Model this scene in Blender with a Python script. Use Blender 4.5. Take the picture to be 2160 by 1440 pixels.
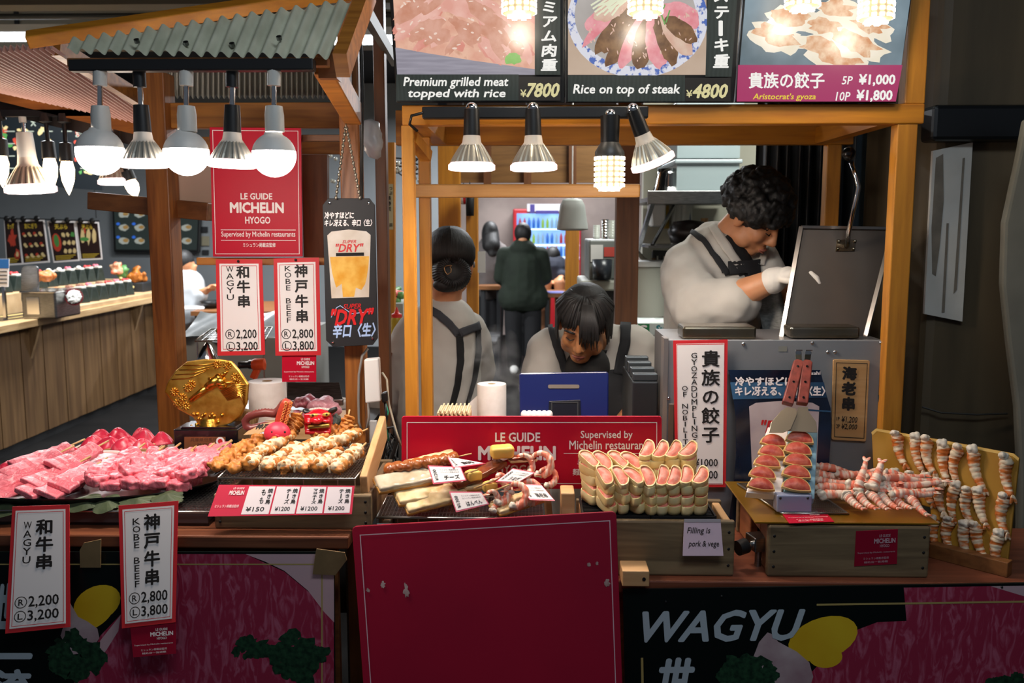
import bpy, math, random
from mathutils import Vector as V, Matrix as M, noise as NZ
random.seed(11)
R = math.radians
SC = bpy.context.scene
COL = SC.collection
for o in list(bpy.data.objects):
    bpy.data.objects.remove(o)

# ---------------------------------------------------------------- camera, world, big lights, exposure
FPX = 1920.0                       # focal length in pixels of the 2160 x 1440 frame
PITCH, YAW, CAMZ = math.atan(245 / FPX), math.atan(44 / FPX), 1.55
cam = bpy.data.objects.new('camera', bpy.data.cameras.new('camera'))
COL.objects.link(cam)
cam.location = (0, 0, CAMZ)
cam.rotation_euler = (R(90) - PITCH, 0, YAW)
cam.data.sensor_width = 36.0
cam.data.lens = 32.0
cam.data.clip_start = 0.05
cam.data.dof.use_dof = True
cam.data.dof.focus_distance = 2.25
cam.data.dof.aperture_fstop = 5.6
SC.camera = cam
SC.view_settings.view_transform = 'Standard'
SC.view_settings.look = 'None'
SC.view_settings.gamma = 1.0
SC.view_settings.use_curve_mapping = False
SC.view_settings.exposure = 0.0
world = bpy.data.worlds.new('world')
SC.world = world
world.use_nodes = True
bg = world.node_tree.nodes['Background']
bg.inputs[0].default_value = (0.55, 0.62, 0.75, 1)
bg.inputs[1].default_value = 0.15


def light(name, kind, loc, energy, color=(1, 1, 1), size=0.1, target=None, size_y=None, spot=None, blend=1.0):
    l = bpy.data.lights.new(name, kind)
    l.energy = energy
    l.color = color
    if kind == 'AREA':
        l.size = size
        if size_y:
            l.shape = 'RECTANGLE'
            l.size_y = size_y
    else:
        l.shadow_soft_size = size
    if kind == 'SPOT':
        l.spot_size = R(spot or 120)
        l.spot_blend = blend
    o = bpy.data.objects.new(name, l)
    COL.objects.link(o)
    o.location = loc
    if target is not None:
        o.rotation_euler = (V(target) - V(loc)).to_track_quat('-Z', 'Y').to_euler()
    return o


# unseen ceiling lights added to brighten the hall, apart from the tube lamps below
HALL = [(-2.6, 8.2), (0.2, 10.6), (-3.4, 6.0), (0.8, 6.2), (2.4, 4.4)]
for hx, hy in HALL[:4]:
    light('hall_fill_light', 'AREA', (hx, hy, 2.9), 150, (0.93, 0.96, 1.0), 1.2, (hx, hy, 0), 0.2)
light('kitchen_fill_light', 'AREA', (0.95, 3.7, 2.7), 42, (0.98, 1.0, 0.93), 1.1, (1.0, 4.9, 0.8), 0.3)  # unseen light added to brighten the kitchen wall
light('aisle_fill_light', 'AREA', (0.3, 0.5, 2.9), 16, (0.8, 0.9, 1.0), 1.2, (-0.2, 2.2, 0.6), 0.3)  # unseen overhead fill added to lift the column and its panel

# ---------------------------------------------------------------- rays, planes
_cr = cam.rotation_euler.to_matrix()
C0 = V((0, 0, CAMZ))
FWD = _cr @ V((0, 0, -1))


def ray(px, py):
    return _cr @ V(((px - 1080) / FPX, -(py - 720) / FPX, -1.0))


def at(px, py, Y):
    d = ray(px, py)
    return C0 + d * (Y / d.y)


def atz(px, py, Z):
    d = ray(px, py)
    return C0 + d * ((Z - CAMZ) / d.z)


def mpp(p):
    return (p - C0).dot(FWD) / FPX          # metres per pixel at a point


class Plane:
    def __init__(s, p, n):
        s.p, s.n = V(p), V(n).normalized()
        if s.n.dot(C0 - s.p) < 0:
            s.n = -s.n

    def at(s, px, py):
        d = ray(px, py)
        return C0 + d * ((s.p - C0).dot(s.n) / d.dot(s.n))


def PY(Y):
    return Plane((0, Y, 0), (0, -1, 0))


def P3(a, b, c):
    return Plane(a, (b - a).cross(c - a))


class Face:
    """a flat printed face: nominal photo box, optional true corners (TL, TR, BR, BL)"""
    def __init__(s, pl, box, quad=None):
        s.pl, s.box, s.q = pl, box, quad

    def px(s, x, y):
        if not s.q:
            return x, y
        x0, y0, x1, y1 = s.box
        u, v = (x - x0) / (x1 - x0), (y - y0) / (y1 - y0)
        a, b, c, d = s.q
        return tuple(a[i] * (1 - u) * (1 - v) + b[i] * u * (1 - v) + c[i] * u * v + d[i] * (1 - u) * v for i in (0, 1))

    def pt(s, x, y, lift=0.0):
        return s.pl.at(*s.px(x, y)) + s.pl.n * lift


def rr(x0, y0, x1, y1, r, n=5):
    out = []
    for cx, cy, a0 in ((x1 - r, y0 + r, -90), (x1 - r, y1 - r, 0), (x0 + r, y1 - r, 90), (x0 + r, y0 + r, 180)):
        for i in range(n + 1):
            a = R(a0 + 90 * i / n)
            out.append((cx + r * math.cos(a), cy + r * math.sin(a)))
    return out


# ---------------------------------------------------------------- text
_tc = {}


def glyphs(s, bold=0.0, shear=0.0):
    k = (s, bold, shear)
    if k not in _tc:
        c = bpy.data.curves.new('t', 'FONT')
        c.body = s
        c.offset = bold
        c.shear = shear
        c.resolution_u = 2
        o = bpy.data.objects.new('t', c)
        COL.objects.link(o)
        me = bpy.data.meshes.new_from_object(o.evaluated_get(bpy.context.evaluated_depsgraph_get()))
        vs = [tuple(v.co[:2]) for v in me.vertices]
        fs = [tuple(p.vertices) for p in me.polygons]
        bpy.data.objects.remove(o)
        bpy.data.curves.remove(c)
        bpy.data.meshes.remove(me)
        xs, ys = [v[0] for v in vs], [v[1] for v in vs]
        _tc[k] = (vs, fs, (min(xs), min(ys), max(xs), max(ys)))
    return _tc[k]


# ---------------------------------------------------------------- mesh builder
def frame(d, up=(0, 0, 1)):
    d = V(d).normalized()
    up = V(up)
    if abs(d.dot(up.normalized())) > 0.98:
        up = V((0, 1, 0))
    s = up.cross(d).normalized()
    return d, s, d.cross(s)


class B:
    def __init__(s):
        s.v, s.f, s.m, s.mi = [], [], [], 0

    def add(s, vs, fs):
        o = len(s.v)
        s.v += [V(p) for p in vs]
        s.f += [tuple(i + o for i in f) for f in fs]
        s.m += [s.mi] * len(fs)
        return s

    def box(s, c, size, rot=None):
        c = V(c)
        h = [x / 2 for x in size]
        vs = [V((x * h[0], y * h[1], z * h[2])) for x in (-1, 1) for y in (-1, 1) for z in (-1, 1)]
        if rot is not None:
            vs = [rot @ p for p in vs]
        return s.add([c + p for p in vs], [(0, 1, 3, 2), (4, 6, 7, 5), (0, 4, 5, 1), (2, 3, 7, 6), (0, 2, 6, 4), (1, 5, 7, 3)])

    def bb(s, x0, x1, y0, y1, z0, z1):
        return s.box(((x0 + x1) / 2, (y0 + y1) / 2, (z0 + z1) / 2), (abs(x1 - x0), abs(y1 - y0), abs(z1 - z0)))

    def beam(s, a, b, w, h, up=(0, 0, 1)):
        a, b = V(a), V(b)
        d, sd, u = frame(b - a, up)
        vs = [p + sd * (i * w / 2) + u * (j * h / 2) for p in (a, b) for i, j in ((-1, -1), (1, -1), (1, 1), (-1, 1))]
        return s.add(vs, [(3, 2, 1, 0), (4, 5, 6, 7), (0, 1, 5, 4), (1, 2, 6, 5), (2, 3, 7, 6), (3, 0, 4, 7)])

    def tube(s, pts, r, seg=8, cap=True, flat=1.0, up=(0, 0, 1)):
        pts = [V(p) for p in pts]
        n = len(pts)
        rs = list(r) if hasattr(r, '__len__') else [r] * n
        o, vs, fs = 0, [], []
        pu = V(up)
        for i, p in enumerate(pts):
            d = (pts[min(i + 1, n - 1)] - pts[max(i - 1, 0)]).normalized()
            d, sd, u = frame(d, pu)
            pu = u
            for k in range(seg):
                a = 2 * math.pi * k / seg
                vs.append(p + (sd * math.cos(a) + u * math.sin(a) * flat) * rs[i])
        for i in range(n - 1):
            for k in range(seg):
                k2 = (k + 1) % seg
                fs.append((i * seg + k, i * seg + k2, (i + 1) * seg + k2, (i + 1) * seg + k))
        if cap:
            fs.append(tuple(range(seg - 1, -1, -1)))
            fs.append(tuple((n - 1) * seg + k for k in range(seg)))
        return s.add(vs, fs)

    def cyl(s, a, b, r, r2=None, seg=16):
        return s.tube([a, b], [r, r if r2 is None else r2], seg)

    def sph(s, c, r, rot=None, nu=16, nv=10):
        c = V(c)
        r = r if hasattr(r, '__len__') else (r, r, r)
        vs, fs = [], []
        for j in range(1, nv):
            t = math.pi * j / nv
            for i in range(nu):
                a = 2 * math.pi * i / nu
                p = V((r[0] * math.sin(t) * math.cos(a), r[1] * math.sin(t) * math.sin(a), r[2] * math.cos(t)))
                vs.append(c + (rot @ p if rot is not None else p))
        top = V((0, 0, r[2]))
        bot = -top
        vs += [c + (rot @ top if rot is not None else top), c + (rot @ bot if rot is not None else bot)]
        T, Bt = len(vs) - 2, len(vs) - 1
        for j in range(nv - 2):
            for i in range(nu):
                i2 = (i + 1) % nu
                fs.append((j * nu + i, (j + 1) * nu + i, (j + 1) * nu + i2, j * nu + i2))
        for i in range(nu):
            i2 = (i + 1) % nu
            fs.append((T, i, i2))
            fs.append((Bt, (nv - 2) * nu + i2, (nv - 2) * nu + i))
        return s.add(vs, fs)

    def limb(s, a, b, r1, r2, seg=14):
        s.sph(a, r1, nu=seg, nv=10)
        s.sph(b, r2, nu=seg, nv=10)
        return s.cyl(a, b, r1, r2, seg)

    def chain(s, pts, rs):
        for i in range(len(pts) - 1):
            s.limb(pts[i], pts[i + 1], rs[i], rs[i + 1])
        return s

    def lathe(s, prof, c=(0, 0, 0), axis=(0, 0, 1), seg=24):
        d, sd, u = frame(axis)
        c = V(c)
        vs, fs = [], []
        for r, h in prof:
            for k in range(seg):
                a = 2 * math.pi * k / seg
                vs.append(c + d * h + (sd * math.cos(a) + u * math.sin(a)) * max(r, 1e-5))
        for i in range(len(prof) - 1):
            for k in range(seg):
                k2 = (k + 1) % seg
                fs.append((i * seg + k, i * seg + k2, (i + 1) * seg + k2, (i + 1) * seg + k))
        return s.add(vs, fs)

    def prism(s, pts, ext):
        pts = [V(p) for p in pts]
        e = V(ext)
        n = len(pts)
        vs = pts + [p + e for p in pts]
        fs = [tuple(range(n)), tuple(range(2 * n - 1, n - 1, -1))]
        fs += [(i, i + n, (i + 1) % n + n, (i + 1) % n) for i in range(n)]
        return s.add(vs, fs)

    def grid(s, fn, nu, nv):
        vs = [fn(i / nu, j / nv) for j in range(nv + 1) for i in range(nu + 1)]
        fs = [(j * (nu + 1) + i, j * (nu + 1) + i + 1, (j + 1) * (nu + 1) + i + 1, (j + 1) * (nu + 1) + i) for j in range(nv) for i in range(nu)]
        return s.add(vs, fs)

    # printed marks on a Face, in photo pixels
    def slab(s, fc, pts, th, back=0.0):
        return s.prism([fc.pt(x, y, -back) for x, y in pts], fc.pl.n * -th)

    def poly(s, fc, pts, lift=0.001):
        return s.add([fc.pt(x, y, lift) for x, y in pts], [tuple(range(len(pts)))])

    def rect(s, fc, x0, y0, x1, y1, lift=0.001):
        return s.poly(fc, [(x0, y0), (x1, y0), (x1, y1), (x0, y1)], lift)

    def edge(s, fc, x0, y0, x1, y1, w, lift=0.001):
        for a in ((x0, y0, x1, y0 + w), (x0, y1 - w, x1, y1), (x0, y0 + w, x0 + w, y1 - w), (x1 - w, y0 + w, x1, y1 - w)):
            s.rect(fc, *a, lift)
        return s

    def ell(s, fc, cx, cy, rx, ry, lift=0.001, n=22, rot=0.0, wob=0.0):
        c, q = math.cos(R(rot)), math.sin(R(rot))
        pts = []
        for k in range(n):
            a = 2 * math.pi * k / n
            m = 1 + wob * NZ.noise(V((math.cos(a) * 2 + cx, math.sin(a) * 2 + cy, 0)))
            x, y = rx * math.cos(a) * m, ry * math.sin(a) * m
            pts.append((cx + x * c - y * q, cy + x * q + y * c))
        return s.poly(fc, pts, lift)

    def line(s, fc, pts, w, lift=0.001):
        for (ax, ay), (bx, by) in zip(pts, pts[1:]):
            L = math.hypot(bx - ax, by - ay) or 1
            nx, ny = -(by - ay) / L * w / 2, (bx - ax) / L * w / 2
            s.poly(fc, [(ax + nx, ay + ny), (bx + nx, by + ny), (bx - nx, by - ny), (ax - nx, ay - ny)], lift)
        return s

    def ring(s, fc, cx, cy, r, w, lift=0.001, n=20):
        vs = [fc.pt(cx + q * math.cos(2 * math.pi * k / n), cy + q * math.sin(2 * math.pi * k / n), lift) for q in (r, r - w) for k in range(n)]
        return s.add(vs, [(k, (k + 1) % n, (k + 1) % n + n, k + n) for k in range(n)])

    def text(s, fc, t, x0, y0, x1, y1, bold=0.0, lift=0.0014, shear=0.0, turn=0, bbox=None):
        vs, fs, (a, b, c, d) = glyphs(t, 0.0, shear)
        if bbox:
            a, b, c, d = bbox
        q = bold * 1.15
        for i, (ox, oy) in enumerate(((0, 0), (q, 0), (-q, 0), (0, q), (0, -q), (q * .7, q * .7), (-q * .7, -q * .7), (q * .7, -q * .7), (-q * .7, q * .7)) if q else ((0, 0),)):
            out = []
            for x, y in vs:
                u, v = (x + ox - a) / (c - a), (d - y - oy) / (d - b)
                if turn == -1:
                    u, v = v, 1 - u
                out.append(fc.pt(x0 + u * (x1 - x0), y0 + v * (y1 - y0), lift + i * 8e-6))
            s.add(out, fs)
        return s

    def vtext(s, fc, t, x0, y0, x1, y1, bold=0.0, lift=0.0014, shear=0.0, gap=0.06):
        n = len(t)
        h = (y1 - y0) / n
        for i, ch in enumerate(t):
            if ch == ' ':
                continue
            a, b = y0 + i * h + h * gap, y0 + (i + 1) * h - h * gap
            if ch == 'ー':
                s.text(fc, '|', (x0 + x1) / 2 - (x1 - x0) * .07, a, (x0 + x1) / 2 + (x1 - x0) * .07, b, bold, lift)
            elif ord(ch) > 0x2e80:
                s.text(fc, ch, x0, a, x1, b, bold, lift, shear, bbox=(0.0, -0.1, 0.98, 0.88))
            else:
                g = glyphs(ch, bold)[2]
                w = min(1.0, (g[2] - g[0]) / 0.62) * (x1 - x0)
                m = (x0 + x1) / 2
                s.text(fc, ch, m - w / 2, a, m + w / 2, b, bold, lift)
        return s


def wm(o):
    m = o.matrix_basis.copy()
    while o.parent:
        o = o.parent
        m = o.matrix_basis @ m
    return m


def obj(name, b, mats, parent=None, smooth=False, local=False, bevel=0.0, remesh=0.0, sm=0, sub=0, disp=None, angle=None):
    vs = b.v
    if parent is not None and not local:
        inv = wm(parent).inverted()
        vs = [inv @ p for p in vs]
    me = bpy.data.meshes.new(name)
    me.from_pydata([tuple(p) for p in vs], [], b.f)
    ms = mats if isinstance(mats, (list, tuple)) else [mats]
    for m in ms:
        me.materials.append(m)
    if len(ms) > 1:
        me.polygons.foreach_set('material_index', b.m)
    o = bpy.data.objects.new(name, me)
    COL.objects.link(o)
    if remesh or sm or sub:
        if remesh:
            q = o.modifiers.new('r', 'REMESH')
            q.mode = 'VOXEL'
            q.voxel_size = remesh
        if sm:
            q = o.modifiers.new('s', 'SMOOTH')
            q.factor = 0.5
            q.iterations = sm
        if sub:
            q = o.modifiers.new('u', 'SUBSURF')
            q.levels = q.render_levels = sub
        me2 = bpy.data.meshes.new_from_object(o.evaluated_get(bpy.context.evaluated_depsgraph_get()))
        o.modifiers.clear()
        o.data = me2
        bpy.data.meshes.remove(me)
        me2.name = name
        me = me2
        if not me.materials:
            for m in ms:
                me.materials.append(m)
    if disp:
        amp, fr = disp
        me.calc_loop_triangles()
        ns = [v.normal.copy() for v in me.vertices]
        for v, n in zip(me.vertices, ns):
            v.co += n * amp * (NZ.noise(v.co * fr) + 0.5 * NZ.noise(v.co * fr * 2.3))
    if smooth:
        me.polygons.foreach_set('use_smooth', [True] * len(me.polygons))
        if angle:
            me.set_sharp_from_angle(angle=R(angle))
    me.update()
    if bevel:
        q = o.modifiers.new('bevel', 'BEVEL')
        q.width = bevel
        q.segments = 2
        q.limit_method = 'ANGLE'
        q.angle_limit = R(40)
    if parent is not None:
        o.parent = parent
    return o


def tag(o, label=None, cat=None, group=None, kind=None):
    for k, x in (('label', label), ('category', cat), ('group', group), ('kind', kind)):
        if x:
            o[k] = x
    return o


def thing(name, label, cat, loc=(0, 0, 0), rz=0.0, group=None):
    o = bpy.data.objects.new(name, None)
    o.empty_display_size = 0.02
    COL.objects.link(o)
    o.location = loc
    o.rotation_euler = (0, 0, rz)
    return tag(o, label, cat, group)


def struct(name, b, m, **k):
    return tag(obj(name, b, m, **k), kind='structure')


def copy_tree(o, parent=None):
    c = o.copy()
    COL.objects.link(c)
    if parent is not None:
        c.parent = parent
    for ch in [x for x in COL.objects if x.parent == o]:
        copy_tree(ch, c)
    return c


class Proto:
    """a thing built once at the origin; take() gives it, then copies of it"""
    def __init__(s, root):
        s.root, s.used = root, False
        s.kids = [(x, [y for y in COL.objects if y.parent == x]) for x in COL.objects if x.parent == root]

    def take(s, label, group=None):
        if not s.used:
            s.used = True
            o = s.root
        else:
            o = s.root.copy()
            COL.objects.link(o)
            for k, subs in s.kids:
                c = k.copy()
                COL.objects.link(c)
                c.parent = o
                for g in subs:
                    d = g.copy()
                    COL.objects.link(d)
                    d.parent = c
        tag(o, label, None, group)
        return o


def along(o, a, b, length, up=(0, 0, 1), roll=0.0, thick=None):
    """lay a thing whose natural body runs along +x (0..length) from a to b"""
    a, b = V(a), V(b)
    d, sd, u = frame(b - a, up)
    L = (b - a).length / length
    t = L if thick is None else thick
    m = M((d, sd, u)).transposed().to_4x4()
    if roll:
        m = m @ M.Rotation(roll, 4, 'X')
    o.matrix_basis = M.Translation(a) @ m @ M.Diagonal((L, t, t, 1))
    return o


ORD = ['first', 'second', 'third', 'fourth', 'fifth', 'sixth', 'seventh', 'eighth', 'ninth', 'tenth', 'eleventh', 'twelfth', 'thirteenth', 'fourteenth', 'fifteenth', 'sixteenth', 'seventeenth', 'eighteenth', 'nineteenth', 'twentieth']


# ---------------------------------------------------------------- materials
def lin(h):
    if isinstance(h, (tuple, list)):
        return tuple(h[:3]) + (1,)
    out = []
    for i in (0, 2, 4):
        c = int(h[i:i + 2], 16) / 255
        out.append(c / 12.92 if c <= 0.04045 else ((c + 0.055) / 1.055) ** 2.4)
    return tuple(out) + (1,)


_mc = {}


def mat(key, c1, rough=0.5, metal=0.0, c2=None, scale=8.0, stretch=(1, 1, 1), bump=0.0, kind='noise', lo=0.35, hi=0.65, detail=4.0, emit=0.0, sss=0.0, alpha=None, trans=0.0, coat=0.0, dist=0.0, rand=False, c3=None, spec=None):
    if key in _mc:
        return _mc[key]
    m = bpy.data.materials.new(key)
    _mc[key] = m
    m.use_nodes = True
    nt = m.node_tree
    p = nt.nodes['Principled BSDF']
    p.inputs['Roughness'].default_value = rough
    p.inputs['Metallic'].default_value = metal
    if spec is not None:
        p.inputs['Specular IOR Level'].default_value = spec
    p.inputs['Base Color'].default_value = lin(c1)
    if sss:
        p.inputs['Subsurface Weight'].default_value = sss
        p.inputs['Subsurface Radius'].default_value = (1, .4, .25)
        p.inputs['Subsurface Scale'].default_value = 0.006
    if coat:
        p.inputs['Coat Weight'].default_value = coat
        p.inputs['Coat Roughness'].default_value = 0.15
    if alpha is not None:
        p.inputs['Alpha'].default_value = alpha
    if trans:
        p.inputs['Transmission Weight'].default_value = trans
    if emit:
        p.inputs['Base Color'].default_value = (0.02, 0.02, 0.02, 1)
        p.inputs['Emission Color'].default_value = lin(c1)
        p.inputs['Emission Strength'].default_value = emit
    if c2 or bump:
        tc = nt.nodes.new('ShaderNodeTexCoord')
        mp = nt.nodes.new('ShaderNodeMapping')
        mp.inputs['Scale'].default_value = stretch
        nt.links.new(tc.outputs['Object'], mp.inputs['Vector'])
        src = mp.outputs['Vector']
        if rand:
            oi = nt.nodes.new('ShaderNodeObjectInfo')
            ad = nt.nodes.new('ShaderNodeVectorMath')
            ad.operation = 'MULTIPLY_ADD'
            ad.inputs[1].default_value = (7, 5, 3)
            cb = nt.nodes.new('ShaderNodeCombineXYZ')
            for i in range(3):
                nt.links.new(oi.outputs['Random'], cb.inputs[i])
            nt.links.new(cb.outputs[0], ad.inputs[0])
            nt.links.new(src, ad.inputs[2])
            src = ad.outputs[0]
        if kind == 'wave':
            tx = nt.nodes.new('ShaderNodeTexWave')
            tx.inputs['Scale'].default_value = scale
            tx.inputs['Distortion'].default_value = dist
            tx.inputs['Detail'].default_value = detail
            fac = tx.outputs['Fac']
        elif kind == 'voronoi':
            tx = nt.nodes.new('ShaderNodeTexVoronoi')
            tx.feature = 'DISTANCE_TO_EDGE'
            tx.inputs['Scale'].default_value = scale
            fac = tx.outputs['Distance']
        else:
            tx = nt.nodes.new('ShaderNodeTexNoise')
            tx.inputs['Scale'].default_value = scale
            tx.inputs['Detail'].default_value = detail
            tx.inputs['Distortion'].default_value = dist
            fac = tx.outputs['Fac']
        nt.links.new(src, tx.inputs['Vector'])
        if c2:
            rp = nt.nodes.new('ShaderNodeValToRGB')
            rp.color_ramp.elements[0].position = lo
            rp.color_ramp.elements[0].color = lin(c1)
            rp.color_ramp.elements[1].position = hi
            rp.color_ramp.elements[1].color = lin(c2)
            if c3:
                e = rp.color_ramp.elements.new(min(1.0, hi + 0.18))
                e.color = lin(c3)
            nt.links.new(fac, rp.inputs['Fac'])
            nt.links.new(rp.outputs['Color'], p.inputs['Emission Color' if emit else 'Base Color'])
        if bump:
            bp = nt.nodes.new('ShaderNodeBump')
            bp.inputs['Strength'].default_value = bump
            bp.inputs['Distance'].default_value = 0.004
            nt.links.new(fac, bp.inputs['Height'])
            nt.links.new(bp.outputs['Normal'], p.inputs['Normal'])
    return m


def wood(key, c1, c2, ax='x', rough=0.45, sc=1.0):
    st = {'x': (1.2, 14, 14), 'y': (14, 1.2, 14), 'z': (14, 14, 1.2)}[ax]
    return mat(key, c1, rough, c2=c2, scale=3.2 * sc, stretch=st, bump=0.08, lo=0.3, hi=0.7, detail=5, dist=0.6, rand=True)


W_FRX = wood('honey_pine_x', 'ca8420', 'a8661a', 'x')
W_FRY = wood('honey_pine_y', 'ca8420', 'a8661a', 'y')
W_FRZ = wood('honey_pine_z', 'd08c2c', 'ad6e20', 'z')
W_ORZ = wood('orange_stain_z', 'a8672a', '6e3c12', 'z')
W_ORX = wood('orange_stain_x', 'b5752e', '8a5420', 'x')
W_BRZ = wood('brown_post_z', '7a4d2c', '5a351c', 'z')
W_BRX = wood('brown_post_x', '8b5a30', '6a4020', 'x')
W_PALE = wood('pale_board', 'd2a878', 'bd8e5c', 'x', 0.55)
W_PALEY = wood('pale_board_y', 'd2a878', 'bd8e5c', 'y', 0.55)
W_GREY = wood('weathered_plank', '8a7454', '5f4d35', 'x', 0.6)
W_GREYY = wood('weathered_plank_y', '8a6a48', '5f4a30', 'y', 0.6)
W_TOPL = wood('counter_plank', '7d4a30', '532c1c', 'x', 0.4)
W_TOPR = wood('counter_plank_red', '8e5138', '6a3826', 'x', 0.4)
W_HALL = wood('hall_counter', 'a98a66', '7d603f', 'z', 0.6)
W_HALLY = wood('hall_counter_top', 'c8a678', 'a88458', 'y', 0.5)
BLACK = mat('black_plastic', '141414', 0.4)
DARK = mat('dark_grey', '1d1f22', 0.6)
SOFTBLK = mat('matt_black', '0d0d0e', 0.85)
WHITE = mat('white_plastic', 'e9e7e2', 0.45)
LGREY = mat('light_grey_plastic', 'c9c8c4', 0.4)
STEEL = mat('brushed_steel', '9a9a98', 0.32, 1.0, c2='7d7d7c', scale=30, stretch=(1, 1, 12))
CHROME = mat('chrome', 'd8d8d8', 0.12, 1.0)
WIRE = mat('wire_metal', 'b4b4b0', 0.3, 1.0)
IRON = mat('cast_iron', '26272a', 0.45, 0.6)
CRIM = mat('crimson_board', 'bd0a2a', 0.45, c2='b70a2c', scale=3, spec=.25)
CRIMD = mat('shaded_crimson_board', '96082a', 0.5, c2='8a0728', scale=3, spec=.25)  # same crimson, with the shade of grazing lamps put into the colour
PRINTW = mat('print_white', 'f1e6e4', 0.5)
PAPER = mat('white_paper', 'efe9e6', 0.6)
REDP = mat('red_print', 'cf2a30', 0.45)
INK = mat('black_ink', '1a1614', 0.6)
GOLDL = mat('gold_line', 'b09a5c', 0.5)
SKIN = mat('skin', 'c58a62', 0.5, c2='b87c56', scale=14, sss=0.15)
SKIND = mat('skin_tan', 'b07648', 0.5, c2='9f6840', scale=14, sss=0.12)
HAIR = mat('black_hair', '0c0b0b', 0.6, c2='1b1817', scale=10, stretch=(6, 6, 0.8), bump=0.5)
CURL = mat('curly_black_hair', '090909', 0.55, c2='151414', scale=60, bump=0.8)
SHIRT = mat('white_cotton', 'b9b4ab', 0.9, c2='aca79e', scale=5, bump=0.12)
APRON = mat('black_cotton', '17181b', 0.85)
# ================================================================ the setting
NEUT = mat('floor_dark', '0e0c0b', 0.9, c2='090807', scale=4, spec=.15)
struct('floor', B().bb(-8, 5, -1.5, 14, -0.05, 0), NEUT)
HW = mat('hall_wall', '8d9294', 0.8, c2='858a8d', scale=2)
struct('wall_back', B().bb(-8, -1.2, 11.6, 11.7, 0, 3.3), HW)
struct('wall_hall', B().bb(-1.2, 2.0, 12.9, 13.0, 0, 3.3), mat('hall_wall_pink', 'b8a79f', 0.8, c2='9b8c86', scale=2))
struct('wall_left', B().bb(-8.1, -8, 3, 14, 0, 3.3), HW)
KW = mat('kitchen_wall', 'b9b6a6', 0.75, c2='a9a695', scale=3)
struct('wall_kitchen', B().bb(0.62, 1.9, 5.2, 5.28, 0, 3.3), KW)
struct('wall_right', B().bb(3.2, 3.3, 0.5, 14, 0, 3.3), mat('dark_side_wall', '23262a', 0.7))
CE = mat('ceiling_dark', '15171a', 0.85)
struct('ceiling', B().bb(-8, 5, 1.0, 14, 3.3, 3.36), CE)
# steel ceiling beams across the hall
BEAMM = mat('cream_steel', '8b8474', 0.6)
for i, (yy, zz) in enumerate([(4.4, 2.72), (5.6, 2.86), (7.4, 2.95)]):
    b = B().bb(-7.9, 3.1, yy, yy + 0.16, zz, zz + 0.10)
    b.bb(-7.9, 3.1, yy + 0.06, yy + 0.1, zz + 0.1, 3.3)
    struct('ceiling_beam_%d' % (i + 1), b, BEAMM)
for i, (a, z) in enumerate([((-7.8, 4.0), 2.62), ((-7.8, 5.0), 2.84), ((-7.8, 6.4), 2.97)]):
    t = tag(obj('ceiling_conduit', B().cyl((a[0], a[1], z), (3.1, a[1], z), 0.02, seg=10), mat('grey_pipe', '4a4a48', 0.5)),
            ['lowest grey conduit pipe under the dark hall ceiling', 'middle grey conduit pipe under the dark hall ceiling', 'highest grey conduit pipe under the dark hall ceiling'][i], 'pipe')
TUBE = mat('fluorescent_tube', 'eaf4ff', emit=9.0)
for i, (px, py, Y, L) in enumerate([(-40, 80, 6.6, 0.62), (810, 86, 6.4, 0.34)]):
    p = at(px, py, Y)
    t = thing('fluorescent_lamp', ['glowing tube lamp beyond the pink-lit corrugated roof', 'glowing tube lamp between the two stall roofs'][i], 'ceiling lamp', p)
    obj('tube', B().cyl(p - V((L, 0, 0)), p + V((L, 0, 0)), 0.025, seg=12), TUBE, t, True)
    obj('housing', B().bb(p.x - L - .03, p.x + L + .03, p.y - .06, p.y + .06, p.z + .028, p.z + .08), WHITE, t)
    obj('hanger', B().cyl(p + V((0, 0, .08)), V((p.x, p.y, 3.3)), 0.008, seg=6), DARK, t)

# dark column on the right with its band
CM = mat('dark_column', '64563f', 0.6, c2='524734', scale=3, stretch=(4, 4, .5))
xa, xb = at(1955, 720, 2.75).x, at(2300, 720, 2.75).x
b = B()
b.bb(at(1955, 600, 2.72).x, xb, 2.72, 3.3, 0, 3.3)
struct('pillar_right', b, CM, bevel=.03)
struct('trim_1', B().bb(at(1962, 260, 2.68).x, xb + .02, 2.66, 2.75, at(1965, 298, 2.68).z, at(1965, 222, 2.68).z), mat('black_band', '121416', 0.35), bevel=.012)
fb = Face(PY(2.70), (1950, 300, 2050, 680), [(1968, 318), (2052, 300), (2030, 678), (1950, 662)])
t = thing('painted_panel', 'stained white painted board screwed to the dark column', 'board', fb.pt(2000, 680))
obj('board', B().slab(fb, [(1950, 300), (2050, 300), (2050, 680), (1950, 680)], 0.012), mat('dirty_white', 'cfcfc8', 0.6, c2='bdbab0', scale=5), t)
b = B()
b.poly(fb, [(1958, 318), (1976, 312), (1984, 420), (1980, 520), (1974, 590), (1964, 585), (1956, 480)], 0.0012)
b.poly(fb, [(1994, 470), (2000, 470), (2002, 668), (1994, 670)], 0.0012)
b.poly(fb, [(2026, 330), (2032, 330), (2030, 615), (2022, 625)], 0.0012)
obj('glue_stain', b, mat('old_glue', '7f776a', 0.7, c2='6d665a', scale=18), t)
# pale rounded edge of a cloth hung at the far right
b = B()
cp = [(2165, 250), (2150, 330), (2120, 470), (2116, 600), (2128, 720), (2146, 860), (2152, 1000), (2150, 1200)]
b.prism([at(x, y, 2.45) for x, y in cp] + [at(2300, 1200, 2.45), at(2300, 250, 2.45)], (0, .03, 0))
t = tag(obj('hanging_cloth', b, mat('olive_cloth', '8a8474', 0.9, c2='7a7566', scale=6), bevel=.008), 'plain olive cloth hanging beside the dark column', 'cloth')
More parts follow.
